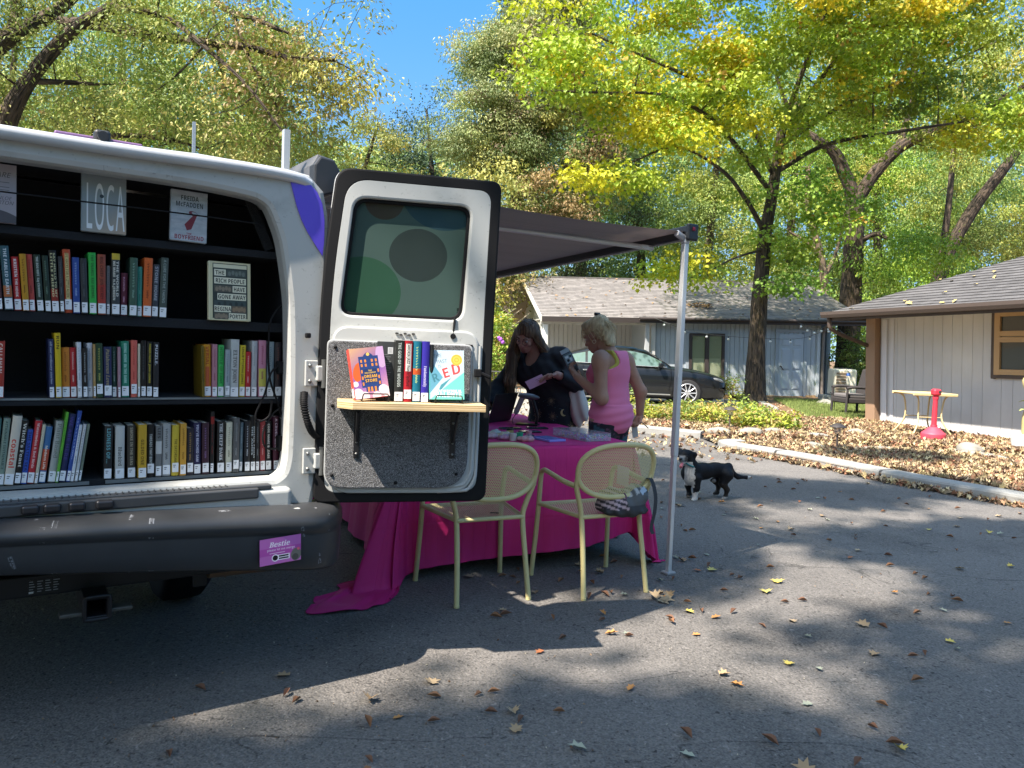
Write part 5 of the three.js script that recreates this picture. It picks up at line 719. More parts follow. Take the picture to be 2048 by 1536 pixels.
  objs('trim_slot', [rbox(0.03, 0.009, 0.006, 0.002, 0.556, 1.34, 0.017)], rubber, door); obj('door_latch', [rbox(0.028, 0.032, 0.03, 0.004, 0.594, 1.232, 0.022), place(rbox(0.05, 0.014, 0.016, 0.005), 0.622, 1.225, 0.028, 0, 0, -0.4)], rubber, door);
  obj('panel_ridge', [tube([[0.575, 1.3, 0.012], [0.584, 1.1, 0.012], [0.582, 0.84, 0.012], [0.552, 0.78, 0.012], [0.45, 0.768, 0.012], [0.2, 0.765, 0.012], [0.06, 0.768, 0.012]], 0.007, 60, 8, false, 0.2), tube([[0.602, 1.34, 0.004], [0.604, 1.0, 0.004], [0.601, 0.81, 0.004], [0.57, 0.757, 0.004], [0.45, 0.75, 0.004]], 0.008, 60, 8, false, 0.2)], whiteDull, door);
  const cp = rrect(0.012, 0.772, 0.56, 1.335, [0.07, 0.12, 0.02, 0.02]); objs('recess_groove', [place(ext(rrect(0.006, 0.766, 0.568, 1.341, [0.07, 0.12, 0.02, 0.02]), 0.004, 0.002), 0, 0, 0.016)], std([0.4, 0.41, 0.41], 0.6), door);
  obj('carpet_panel', metric(place(ext(cp, 0.006, 0.004), 0, 0, 0.022)), std([1, 1, 1], 1, { map: carpetC, bumpMap: carpetBm, bumpScale: 0.006 }), door, 'speckled grey carpet panel');
  objs('panel_screw', [[0.035, 1.315], [0.035, 0.82], [0.52, 0.825], [0.28, 0.79], [0.03, 1.09]].map(([x, y]) => ball(0.007, 10, x, y, 0.032)), rubber, door);
  const plyC = tex(64, 256, (u, v) => { const k = Math.floor(v * 7), n = 0.9 + 0.2 * hsh(k, 2, 301) + 0.12 * (pn(u * 30, v * 60, 30, 303, 60) - 0.5); return k % 2 ? [0.42 * n, 0.28 * n, 0.13 * n] : [0.6 * n, 0.45 * n, 0.25 * n]; }, 3, 40), plyTop = std([0.62, 0.47, 0.28], 0.6), ply = std([1, 1, 1], 0.65, { map: plyC });
  obj('shelf_board', metric(place(ext(poly([[0.05, -0.03], [0.05, -0.14], [0.106, -0.2], [0.598, -0.2], [0.598, -0.03]]), 0.024, 0.0015), 0, 1.092, 0, -Math.PI / 2, 0, 0).applyMatrix4(new THREE.Matrix4().makeScale(1, 1, 1))), ply, door, 'pale plywood shelf board');
  for (const x of [0.125, 0.5]) { const b = part('bracket', door); obj('upright', [rbox(0.022, 0.2, 0.006, 0.002, x, 0.99, 0.036)], steelBlack, b); obj('arm', [rbox(0.022, 0.006, 0.15, 0.002, x, 1.086, 0.11)], steelBlack, b); obj('strut', [rod([x, 0.955, 0.042], [x, 1.08, 0.165], 0.006)], steelBlack, b); objs('bolt', [0.905, 0.95, 1.03].map((y) => ball(0.005, 8, x, y, 0.041)), screwM, b); }
}
// ---------------------------------------------------------------- the books
const ATW = 2048, cellW = 50, cellH = 330, atlas = document.createElement('canvas'); atlas.width = atlas.height = ATW;
const ax = atlas.getContext('2d'); let cells = 0;
const hex = (n) => ({ maroon: '#4a1a20', teal: '#2f5560', red: '#b3252b', mustard: '#c08a22', coral: '#b8453f', 'dark green': '#22352c', black: '#17181a', charcoal: '#33363a', orange: '#d3632a', blue: '#2a4a94', 'bright green': '#2fb04a', brown: '#9a4a36', grey: '#6d7074', 'grey green': '#4d5a55', navy: '#1d2a55', yellow: '#d8b821', white: '#d8dbe0', tan: '#b08d55', mauve: '#a77f8d', green: '#1f7f66', salmon: '#d8665a', cream: '#cfc7ad', pink: '#c98aa2', 'light grey': '#b9bcbe', 'grey blue': '#8f9fa6', sage: '#86988a', violet: '#3b3a8c', plum: '#3a2030' }[n] ?? n);
function spineCell(bg, text, ink, o = {}) {
  const k = cells++, cx = (k % 40) * (cellW + 1), cy = Math.floor(k / 40) * (cellH + 2);
  ax.fillStyle = hex(bg); ax.fillRect(cx, cy, cellW, cellH);
  if (o.band) { ax.fillStyle = o.band[0]; ax.fillRect(cx + (o.band[3] ?? 0), cy + o.band[1] * cellH, cellW - 2 * (o.band[3] ?? 0), (o.band[2] - o.band[1]) * cellH); }
  ax.save(); ax.beginPath(); ax.rect(cx + 2, cy, cellW - 4, cellH * 0.8); ax.clip(); ax.translate(cx + cellW / 2, cy + (o.at ?? 12)); ax.rotate(Math.PI / 2); ax.fillStyle = ink ?? '#d9d4c8'; ax.textBaseline = 'middle';
  if (text) { const L = text.split('|'); let x = 0; L.forEach((t, i) => { const room = cellH * 0.76 - (o.at ?? 12); let s = o.size ?? 34; ax.font = (o.font ?? 'bold') + ' ' + s + 'px ' + (o.face ?? 'sans-serif'); const tot = L.length > 1 && !o.stack ? room / L.length - 6 : room; const w = ax.measureText(t).width, q = Math.min(1, tot / w); ax.save(); ax.translate(o.stack ? 0 : x, o.stack ? (i - (L.length - 1) / 2) * 20 : 0); ax.scale(q, o.stack ? 0.6 : Math.max(0.75, q)); ax.fillText(t, 0, 0); ax.restore(); x += tot + 8; }); }
  else { const R = rng(k + 3); ax.lineWidth = 3; ax.strokeStyle = ink ?? '#b9b4a8'; for (const [a, b, n] of [[20, 130 + R() * 40, 9], [170, 215, 5]]) { for (let i = 0; i < n; i++) { const x = lerp(a, b, i / n); ax.beginPath(); ax.moveTo(x, -7 + R() * 4); ax.lineTo(x + 4, 7); ax.lineTo(x + 9, -5 + R() * 8); ax.stroke(); } } }
  ax.restore(); return [cx / ATW, 1 - (cy + cellH) / ATW, cellW / ATW, cellH / ATW];
}
const atlasTex = new THREE.CanvasTexture(atlas); atlasTex.colorSpace = THREE.SRGBColorSpace;
const bookR = rng(404);
const bookM = phy([0.82, 0.82, 0.82], 0.38, { map: atlasTex, specularIntensity: 0.7 }), pagesM = std([0.62, 0.58, 0.48], 0.9), tagM = std([0.74, 0.75, 0.77], 0.5), tagInk = std([0.08, 0.08, 0.09], 0.7);
function setUV(g, r) { const p = g.attributes.uv; for (let i = 0; i < p.count; i++) p.setXY(i, r[0] + p.getX(i) * r[2], r[1] + p.getY(i) * r[3]); return g; }
// a shelved book standing at the origin: its rounded spine faces +z, its block runs back
function spineBook(t, w, h, cell, tag0 = true, depth = 0.14) {
  const S = new THREE.PlaneGeometry(w, h, 6, 1), p = S.attributes.position, edge = [cell[0] + cell[2] * 0.04, cell[1] + cell[3] * 0.02, cell[2] * 0.02, cell[3] * 0.02], bow = Math.min(0.004, w * 0.16);
  for (let i = 0; i < p.count; i++) { const x = p.getX(i) / (w / 2); p.setZ(i, -bow * x * x); } S.computeVertexNormals();
  const flatten = (g) => setUV(g, edge), b = 0.0016;
  obj('cover', [setUV(place(S, 0, h / 2, 0), cell), flatten(box(b, h, depth, -w / 2 + b / 2, h / 2, -depth / 2 - bow)), flatten(box(b, h, depth, w / 2 - b / 2, h / 2, -depth / 2 - bow)), flatten(box(w - 2 * b, h, 0.001, 0, h / 2, -bow - 0.002))], bookM, t);
  obj('pages', [box(w - 2 * b - 0.0006, h - 0.006, depth - 0.012, 0, h / 2, -depth / 2 - bow - 0.002)], pagesM, t);
  const LB = bookR() < 0.25 ? bookR() * 0.012 : bookR() * 0.003; if (tag0) { const l = obj('spine_label', [box(Math.max(0.006, w - 0.003), 0.034, 0.0012, 0, 0.0185 + LB, 0.0003)], tagM, t); obj('print', [box(Math.min(0.009, w * 0.5), 0.0025, 0.0006, -w * 0.12, 0.027 + LB, 0.0012), box(Math.min(0.006, w * 0.35), 0.0025, 0.0006, -w * 0.16, 0.0205 + LB, 0.0012)], tagInk, l); }
}
const ORD = ['first', 'second', 'third', 'fourth', 'fifth', 'sixth', 'seventh', 'eighth', 'ninth', 'tenth', 'eleventh', 'twelfth', 'thirteenth', 'fourteenth', 'fifteenth', 'sixteenth', 'seventeenth', 'eighteenth', 'nineteenth', 'twentieth', 'twenty first', 'twenty second', 'twenty third', 'twenty fourth'];

// rows: [x, width, height, lean, colour, title, ink, options]
function rowOf(rows, y, where, group, z = -0.1) {
  rows.forEach(([x, w, h, lean, col, title, ink, o = {}], i) => {
    const zz = z - bookR() * 0.016, q = v2w(x, y + Math.abs(Math.sin(lean * D2R)) * w / 2, zz);
    const t = thing('book', `${o.say ?? col} book, ${ORD[i]} from the left ${where}`, 'book', q.toArray(), 0, group); t.rotation.order = 'YXZ'; t.rotation.set(0, VT, -lean * D2R);
    spineBook(t, w - 0.0008, h, spineCell(col, title, ink, o), o.tag ?? true, o.depth ?? 0.14);
  });
}
rowOf([[-1.009, 0.013, 0.136, -4.1, 'maroon'], [-0.986, 0.024, 0.206, -4.3, 'teal', 'THE FABLED EARTH', '#d9dde0', { band: ['#b0653a', 0.62, 0.8], say: 'teal grey' }], [-0.961, 0.021, 0.174, -3.9, 'red', 'KRISTEN|THE HOOK', '#f0ece6'], [-0.939, 0.019, 0.185, -3.8, 'mustard', '', '#5a3c10'], [-0.921, 0.017, 0.186, -3.7, 'coral', '', '#5c1a1a'], [-0.898, 0.02, 0.187, -4.2, 'dark green', 'THE BOG WIFE|Kay Chronister', '#cfd6cf'], [-0.876, 0.018, 0.186, -3.8, 'dark green', '', '#6f8a78', { say: 'plain dark green' }], [-0.855, 0.022, 0.205, -3.5, 'black', 'SAY HELLO TO MY|LITTLE FRIEND', '#d8d2a0', { stack: true, band: ['#8f2a22', 0.62, 0.82], say: 'black and red' }], [-0.836, 0.013, 0.187, -2.9, 'charcoal', '', '#6a6e72', { say: 'thin charcoal' }], [-0.817, 0.023, 0.213, -2.6, '#c14d2c', 'LIFE HACKS FOR A LITTLE ALIEN', '#6a4a20', { band: ['#dcc98a', 0.06, 0.8, 12], say: 'orange red and cream' }], [-0.794, 0.021, 0.188, -1.7, 'blue', '', '#9fb4de'], [-0.77, 0.02, 0.187, -2.2, 'charcoal', '', '#575b60'], [-0.745, 0.023, 0.209, -1.6, 'bright green', 'THE SNARES|RAV GREWAL', '#12401c'], [-0.718, 0.026, 0.206, -1.1, 'brown', 'BIG CHIEF|JON HICKEY', '#3a1512', { band: ['#a8352c', 0.5, 0.82], say: 'brown and red' }], [-0.698, 0.012, 0.17, -0.2, 'grey', '', '#3a3d40', { say: 'thin grey' }], [-0.676, 0.026, 0.213, -0.5, '#3a3f42', 'THE WORLD|WE MAKE  N.K.JEMISIN', '#e0dccf', { band: ['#c9ae3a', 0, 0.1], stack: true, at: 40, say: 'dark grey and yellow topped' }], [-0.649, 0.022, 0.149, -0.2, '#5a1f35', '', '#cfa0b4', { say: 'short maroon' }], [-0.622, 0.025, 0.204, 0.4, '#3d5a4c', '', '#8fae9c', { say: 'green grey' }], [-0.599, 0.016, 0.175, -0.2, '#3f9484', '', '#1d4a44', { say: 'thin teal' }], [-0.576, 0.028, 0.208, 0.9, 'orange', '', '#6a2a10'], [-0.55, 0.022, 0.188, 1.5, '#3b3f48', 'STONE HOME', '#a9adb6', { say: 'slate' }], [-0.524, 0.025, 0.214, 1.4, '#46524c', 'A CURE FOR THE TAKING', '#b4beb8', { font: '', say: 'grey green' }]], 1.398, 'on the upper row of spines', 'books on the upper row of spines');
rowOf([[-1.012, 0.025, 0.185, 1, '#b03a2e', 'CALLAHAN', '#e8d9c8', { say: 'red' }], [-0.864, 0.016, 0.197, -1.6, 'navy', 'all our ordinary stories', '#dfe3ee', { face: 'serif', font: 'italic' }], [-0.844, 0.018, 0.218, -1.7, 'yellow', 'RUN|', '#3a2c08', { say: 'tall yellow' }], [-0.822, 0.024, 0.17, -1.3, '#d07f2c', '', '#7a3f10', { say: 'orange' }], [-0.799, 0.019, 0.17, -1.7, 'red', '', '#f0d9d0'], [-0.781, 0.014, 0.189, -1.8, 'white', '', '#8a8f98'], [-0.765, 0.015, 0.17, -1.5, 'black', '', '#c9ccd0'], [-0.749, 0.016, 0.187, -1.4, '#cdd0d8', '', '#7c8088', { say: 'pale grey' }], [-0.737, 0.008, 0.184, -1.3, 'tan'], [-0.721, 0.021, 0.188, -1.6, '#24452e', '', '#c8c060', { say: 'dark green' }], [-0.696, 0.025, 0.176, -1.3, 'navy', 'Palaborous Love', '#d0b87a', { face: 'serif', font: 'italic' }], [-0.675, 0.015, 0.177, -1.1, '#1f3f38', '', '#a4b8b0', { say: 'blackish green' }], [-0.661, 0.01, 0.177, -1, 'mauve'], [-0.641, 0.025, 0.198, -1, 'green', 'GOING HOME|IN THE DARK', '#bfe0d2', { say: 'teal green' }], [-0.613, 0.021, 0.202, -0.6, 'salmon', '', '#a03028'], [-0.597, 0.008, 0.19, -0.7, 'cream'], [-0.582, 0.017, 0.202, -0.6, '#141618', '', '#55585c', { say: 'dim black' }], [-0.563, 0.019, 0.199, -0.2, '#15171a', 'PRIMER PADRE|JEAN LEMKA', '#d8c040', { say: 'black yellow lettered' }], [-0.543, 0.019, 0.198, 0, '#202228', 'PUZZLE.', '#d4d6dc', { say: 'black white lettered' }]], 1.111, 'in the left group on the middle row', 'left books on the middle row');
rowOf([[-0.381, 0.01, 0.191, -2.1, '#6b5a1a', '', '', { say: 'olive', tag: false }], [-0.363, 0.025, 0.195, -1.5, '#d9962a', 'VERSAL', '#a03020', { band: ['#c8603a', 0.42, 0.8, 10], say: 'yellow orange' }], [-0.34, 0.019, 0.197, -0.7, '#b57f8c', '', '#7a3a4c', { say: 'dusty pink' }], [-0.317, 0.023, 0.195, -0.4, '#43b85c', 'HUSTLE|OF FANE', '#14622a', { say: 'bright green' }], [-0.295, 0.018, 0.179, -0.2, '#9aa8ac', '', '#5a686c', { say: 'grey blue' }], [-0.269, 0.032, 0.218, 0.1, '#bfc3c0', 'ELTON JOHN', '#1a1a1c', { face: 'serif', at: 60, size: 40, say: 'wide pale grey' }], [-0.239, 0.022, 0.197, 0.4, '#cdb92e', 'LESLIE F*CKING JONES', '#1a1606', { say: 'yellow black lettered' }], [-0.217, 0.019, 0.173, -0.1, '#b3202c', '', '#f0d0d0', { say: 'short red' }], [-0.193, 0.022, 0.215, 0.1, 'light grey', '', '#8a8e90'], [-0.163, 0.028, 0.218, -0.6, '#c987a0', '', '#8a3a5a', { band: ['#c9c05a', 0.5, 0.82], say: 'pink and yellow' }], [-0.131, 0.027, 0.214, -0.1, 'grey blue', '', '#5f7078', { say: 'tall grey blue' }], [-0.099, 0.026, 0.213, -0.8, '#3a3336', '', '#7a4a44', { say: 'dark brown' }]], 1.111, 'in the right group on the middle row', 'right books on the middle row');
rowOf([[-1.03, 0.022, 0.221, 3.9, '#3a6a64', '', '', { say: 'dark teal' }], [-1.008, 0.02, 0.22, 4.9, 'sage', 'ATTAINABLE SUSTAINABLE', '#2f4a44'], [-0.985, 0.027, 0.229, 6.3, '#d8cdbb', 'coastal', '#d84a40', { at: 110, size: 46, say: 'cream coral lettered' }], [-0.961, 0.019, 0.213, 6.2, 'black', "Witch's Feast", '#e4e0d4', { face: 'serif' }], [-0.943, 0.017, 0.182, 5.9, '#2f55b0', 'THE SALTED SEA', '#0f1d4a', { say: 'blue' }], [-0.924, 0.021, 0.211, 6.6, '#bf2f3a', 'Watermelon & Red Birds', '#f2d9d0', { face: 'serif', say: 'red' }], [-0.908, 0.01, 0.199, 6.8, 'cream'], [-0.891, 0.02, 0.19, 6.3, '#3f6fa0', 'Modern Life', '#f0e4d4', { band: ['#c8553a', 0.4, 0.78], at: 110, say: 'blue and orange' }], [-0.863, 0.023, 0.208, 6.8, '#a9aca6', 'Plant Based', '#565a54', { face: 'serif', font: '', say: 'grey' }], [-0.848, 0.009, 0.241, 7.3, '#5fae3a', '', '#2a6a1a', { say: 'thin green' }], [-0.833, 0.02, 0.233, 7.7, 'navy', 'WE ARE HERE', '#4a3f8a'], [-0.815, 0.013, 0.245, 8.2, '#2f4f9a', '', '#b0c0e8', { say: 'tall thin blue' }], [-0.803, 0.011, 0.196, 7.5, 'white', '', '#6a6e78'], [-0.791, 0.01, 0.198, 7.6, '#c4c6c8', '', '#7a7c80', { say: 'thin pale grey' }], [-0.78, 0.009, 0.198, 7.7, '#7f8a7a', '', '#4a5446', { say: 'thin grey green' }]], 0.822, 'in the leaning group on the lowest row', 'leaning books on the lowest row');
rowOf([[-0.693, 0.026, 0.187, 0.8, '#24282b', 'LIONESS OF...', '#6fb0b8', { say: 'black teal lettered' }], [-0.655, 0.03, 0.187, -0.2, '#c3c4c0', 'Bluebird', '#3a3c3e', { at: 130, face: 'serif', say: 'pale grey' }], [-0.617, 0.027, 0.188, -0.6, '#3a3834', 'SMOKE IN THE SEAS', '#b0a690', { say: 'dark brown grey' }], [-0.584, 0.028, 0.191, -0.2, '#c8a030', 'GILDED ONE', '#5a4208', { at: 90, say: 'golden yellow' }], [-0.554, 0.025, 0.19, -0.5, 'black', 'THREADS THAT BIND', '#cfd4d0', { at: 60 }], [-0.529, 0.021, 0.184, 0, '#6f7274', 'LIES', '#1a1b1c', { band: ['#c0c2c2', 0.3, 0.55], say: 'grey patterned' }], [-0.502, 0.028, 0.191, 0, '#a2a4a4', '', '#3c3e40', { say: 'wide pale patterned' }], [-0.473, 0.025, 0.186, 0.2, '#cdb43c', 'THE DAYDREAMS', '#4a3c08', { at: 90, say: 'lemon yellow' }], [-0.447, 0.022, 0.192, -0.1, '#cf9a3a', '', '#6a4a10', { say: 'amber' }], [-0.421, 0.023, 0.173, -0.4, '#262430', '', '#b08a50', { say: 'short dark' }], [-0.395, 0.025, 0.193, -0.7, '#2c2c50', "YOU'VE REACHED SAM", '#cfd0e4', { say: 'dark indigo' }], [-0.367, 0.025, 0.192, -0.7, 'plum', '', '#8a6a9a'], [-0.343, 0.014, 0.233, -0.1, 'black', '', '#8a2a2a', { band: ['#8a2020', 0.08, 0.2], say: 'tall thin black' }], [-0.312, 0.027, 0.196, -0.4, '#1c1d20', 'THE DEEP DARK', '#e0e2e4', { face: 'serif', say: 'black large lettered' }], [-0.282, 0.023, 0.191, 0.1, '#c9c8b4', '', '#6a6a5a', { say: 'off white' }], [-0.257, 0.023, 0.208, 0.2, '#5a5c5e', '', '#8f9294', { say: 'tall mid grey' }], [-0.237, 0.013, 0.19, 0.6, '#5f7078', '', '#a4b4bc', { say: 'thin grey blue' }], [-0.216, 0.021, 0.196, -0.2, '#1d2026', '', '#c8ccd4', { say: 'black small lettered' }], [-0.194, 0.019, 0.215, -0.7, '#141518', 'RISING FROM|THE ASHES', '#c4ccd0', { stack: true, at: 60, say: 'tall black' }], [-0.174, 0.015, 0.19, -0.6, '#2a2c30', '', '#8a8e94', { say: 'thin charcoal' }], [-0.154, 0.02, 0.195, -1, '#8f3438', '', '#d09a9a', { say: 'brick red' }], [-0.131, 0.023, 0.19, -0.9, '#1c1e20', 'CODE NAME BADASS', '#e6e4dc', { say: 'black white capitals' }], [-0.101, 0.022, 0.21, -1.2, '#4a2033', 'A CRUEL|GIRL', '#d8c0cc', { say: 'maroon' }], [-0.077, 0.019, 0.203, -1.1, '#26282c', '', '', { say: 'dark shaded', tag: false }]], 0.822, 'in the lowest right group', 'right books on the lowest row');
// books shown face out: parts cover, pages; origin at the middle of the foot, the cover faces +z
function faceBook(label, w, h, th, draw, spine, pos, rot, opts = {}) {
  const t = thing('book', label, 'book', pos.toArray()); t.rotation.order = 'YXZ'; t.rotation.set(...rot);
  const map = canvasTex(320, Math.round(320 * h / w), draw), front = new THREE.PlaneGeometry(w, h);
  obj('front_cover', [place(front, 0, h / 2, th / 2 + 0.001)], phy([0.85, 0.85, 0.85], 0.35, { map }), t);
  obj('cover', [box(w, h, 0.002, 0, h / 2, th / 2 - 0.0005), box(w, h, 0.002, 0, h / 2, -th / 2), rbox(0.004, h, th + 0.002, 0.0015, -w / 2 - 0.001, h / 2, 0)], phy(H(spine), 0.4), t);
  obj('pages', [box(w - 0.006, h - 0.006, th - 0.003, -0.001, h / 2, 0)], pagesM, t);
  if (opts.tag) obj('spine_label', [box(0.0012, 0.034, th * 0.9, -w / 2 - 0.0036, 0.025, 0)], tagM, t);
  return t;
}
const txt = (c, s, x, y, px, col, o = {}) => { c.fillStyle = col; c.font = (o.f ?? 'bold') + ' ' + px + 'px ' + (o.face ?? 'sans-serif'); c.textAlign = o.a ?? 'center'; c.textBaseline = 'alphabetic'; c.save(); c.translate(x, y); if (o.r) c.rotate(o.r); c.scale(o.sx ?? 1, o.sy ?? 1); c.fillText(s, 0, 0); c.restore(); };
const shelfTop = 1.673;
faceBook('grey paperback shown face out at the left edge of the top shelf', 0.122, 0.188, 0.015, (c, w, h) => { c.fillStyle = '#a39aa0'; c.fillRect(0, 0, w, h); txt(c, 'SHARE', 190, 110, 58, '#4a444a', { f: 'italic' }); c.fillStyle = '#6a646a'; for (const y of [150, 190, 215]) c.fillRect(80, y, 190, 6); txt(c, 'GENLOE', 210, 300, 40, '#5a545a', { f: 'italic' }); txt(c, 'BARTON', 215, 340, 44, '#5a545a', { f: 'italic' }); c.fillStyle = '#4f474c'; c.beginPath(); c.moveTo(0, h); c.lineTo(0, h - 70); c.quadraticCurveTo(w / 2, h - 150, w, h - 60); c.lineTo(w, h); c.fill(); }, '#8a8288', v2w(-1.03, shelfTop + 0.004, -0.108), [-0.07, VT, 0]);
faceBook('grey blue book with giant white letters shown on the top shelf', 0.134, 0.197, 0.018, (c, w, h) => { const g = c.createLinearGradient(0, 0, w, h); g.addColorStop(0, '#8c979c'); g.addColorStop(0.6, '#8f9594'); g.addColorStop(1, '#b39a84'); c.fillStyle = g; c.fillRect(0, 0, w, h); 'LOCA'.split('').forEach((s, i) => txt(c, s, 48 + i * 76, h - 22, 120, '#e2e6e8', { sx: 0.9, sy: 4.3, f: '' })); c.fillStyle = '#333b40'; c.beginPath(); c.arc(140, 175, 15, 0, 7); c.fill(); }, '#7c868a', v2w(-0.715, shelfTop + 0.004, -0.108), [-0.07, VT, 0]);
faceBook('misty white thriller with a red necktie shown on the top shelf', 0.122, 0.182, 0.018, (c, w, h) => {
  c.fillStyle = '#a9aeb4'; c.fillRect(0, 0, w, h); const R = rng(6); for (let i = 0; i < 260; i++) { c.fillStyle = ['#b9bec4', '#9aa0a8', '#c6cad0'][i % 3]; c.globalAlpha = 0.25; c.beginPath(); c.ellipse(R() * w, R() * h, 40, 14, 0, 0, 7); c.fill(); } c.globalAlpha = 1;
  txt(c, 'FREIDA', 160, 90, 62, '#1c2026', { sx: 0.75 }); txt(c, 'McFADDEN', 160, 152, 62, '#1c2026', { sx: 0.75 }); c.fillStyle = '#7d1f2c'; c.beginPath(); c.ellipse(195, 210, 42, 22, 0.3, 0, 7); c.fill(); c.beginPath(); c.moveTo(195, 225); c.lineTo(225, 235); c.lineTo(180, 360); c.lineTo(140, 375); c.lineTo(118, 320); c.fill(); c.fillStyle = '#a9aeb4'; c.beginPath(); c.ellipse(205, 206, 26, 11, 0.3, 0, 7); c.fill(); txt(c, 'THE', 160, h - 62, 26, '#8a1c2e'); txt(c, 'BOYFRIEND', 162, h - 16, 58, '#8a1c2e', { sx: 0.82 });
}, '#9aa0a6', v2w(-0.443, shelfTop + 0.004, -0.108), [-0.07, VT, -0.02]);
faceBook('cream framed book shown face out at the right of the upper spines', 0.149, 0.219, 0.022, (c, w, h) => {
  c.fillStyle = '#cfc7a0'; c.fillRect(0, 0, w, h); c.fillStyle = '#2f3530'; c.fillRect(24, 14, w - 48, h - 30); c.fillStyle = '#d9d3b4'; c.fillRect(30, 20, w - 60, 30); const ln = (s, x, y, ww, tx) => { c.fillStyle = '#e3dec4'; c.fillRect(x, y, ww, 52); txt(c, s, x + ww / 2, y + 43, 46, '#14140f', { sx: tx }); };
  const pic = (x, y, ww, k) => { c.fillStyle = ['#4a4f48', '#5a5448', '#3f4a48', '#6a5a4a'][k]; c.fillRect(x, y, ww, 52); c.fillStyle = ['#6d726a', '#8a7a66', '#2c3332', '#90785e'][k]; for (let i = 0; i < 5; i++) { c.beginPath(); c.ellipse(x + ww * (0.15 + i * 0.18), y + 30 - (i % 2) * 8, 12, 18, 0, 0, 7); c.fill(); } };
  ln('THE', 36, 62, 90, 0.85); pic(132, 62, 152, 0); ln('RICH PEOPLE', 36, 126, 248, 0.8); pic(36, 190, 136, 1); ln('HAVE', 178, 190, 106, 0.78); ln('GONE AWAY', 60, 254, 224, 0.8); pic(36, 312, 248, 2); ln('REGINA', 36, 352, 130, 0.75); pic(172, 352, 112, 3); pic(36, 410, 106, 1); ln('PORTER', 148, 410, 136, 0.75);
}, '#d6cfae', v2w(-0.291, 1.398, -0.11), [-0.08, VT, 0.005]);
// books on the little shelf of the open door
const SH = 1.1185;
[[0.274, 0.034, 0.232, '#2b2d2b', 'THE GOD OF THE WOODS', '#c4ccc6', 'dark grey', {}], [0.3075, 0.031, 0.232, '#a8202c', 'CAHOKIA JAZZ|Francis Spufford', '#141414', 'red and black', { band: ['#d9d4cc', 0.05, 0.5, 8] }], [0.3405, 0.03, 0.232, '#1f6f86', '', '#cfe08a', 'teal', { band: ['#c8562a', 0.45, 0.55] }], [0.3725, 0.03, 0.232, '#3a2f9c', '|Fundamentally', '#e6e2f6', 'violet', { face: 'serif' }], [0.396, 0.014, 0.22, '#1d2024', '', '#44484c', 'thin dark', {}]].forEach(([x, w, h, col, title, ink, say, o], i) => {
  const t = thing('book', `${say} book, ${ORD[i]} of the upright row on the open van door`, 'book', d2w(x, SH, 0.135).toArray(), DT, 'upright books on the shelf of the van door'); spineBook(t, w - 0.001, h, spineCell(col, title, ink, o), i < 4, 0.1);
});
faceBook('dark jacketed book leaning behind the painted house cover', 0.062, 0.225, 0.03, (c, w, h) => { c.fillStyle = '#3d3f40'; c.fillRect(0, 0, w, h); c.fillStyle = '#77797a'; for (let i = 0; i < 16; i++) c.fillRect(40, 250 + i * 44, 170 + (i * 37) % 60, 12); c.fillStyle = '#d8dadc'; c.fillRect(190, 110, 100, 130); c.fillStyle = '#5a5c5e'; for (let i = 0; i < 8; i++) c.fillRect(205, 125 + i * 13, 70, 5); }, '#2c2e30', d2w(0.226, SH, 0.075), [-0.03, DT, 0]);
const dream = faceBook('bright hardback with a painted blue house standing on a wire easel', 0.13, 0.19, 0.028, (c, w, h) => {
  const g = c.createLinearGradient(0, 0, w, h); g.addColorStop(0, '#d8a878'); g.addColorStop(0.5, '#8a5aa8'); g.addColorStop(1, '#e8a8a0'); c.fillStyle = g; c.fillRect(0, 0, w, h); c.fillStyle = '#e0622a'; c.beginPath(); c.ellipse(60, 220, 50, 90, 0.3, 0, 7); c.fill(); c.fillStyle = '#c9a4c8'; c.beginPath(); c.ellipse(290, 90, 50, 110, 0, 0, 7); c.fill();
  c.fillStyle = '#2c3f74'; c.fillRect(75, 80, 185, 290); c.beginPath(); c.moveTo(120, 80); c.quadraticCurveTo(165, 10, 215, 80); c.fill(); c.fillRect(110, 360, 120, 50); c.fillStyle = '#e88a3a'; for (const y of [110, 150]) for (const x of [90, 128, 190, 228]) c.fillRect(x, y, 17, 26); for (const y of [205, 265, 320]) for (const x of [84, 238]) c.fillRect(x, y, 15, 30); for (const x of [125, 155, 190]) c.fillRect(x, 366, 18, 44); c.fillStyle = '#f0c060'; c.beginPath(); c.arc(168, 62, 16, 0, 7); c.fill();
  c.fillStyle = '#25345f'; c.fillRect(108, 200, 122, 130); txt(c, 'THE', 168, 222, 20, '#f2c048'); txt(c, 'DALLERGUT', 168, 242, 19, '#f2c048'); txt(c, 'DREAM', 168, 282, 40, '#f2b030', { sx: 0.9 }); txt(c, 'STORE', 168, 322, 40, '#f2b030', { sx: 0.95 });
  c.fillStyle = '#f0dcd8'; for (const [x, y, r] of [[30, 420, 50], [90, 450, 45], [270, 400, 45], [310, 430, 50], [200, 455, 40], [20, 330, 26]]) { c.beginPath(); c.arc(x, y, r, 0, 7); c.fill(); }
}, '#d9473a', d2w(0.176, SH + 0.012, 0.142), [-0.2, DT + 0.2, 0.13], { tag: true });
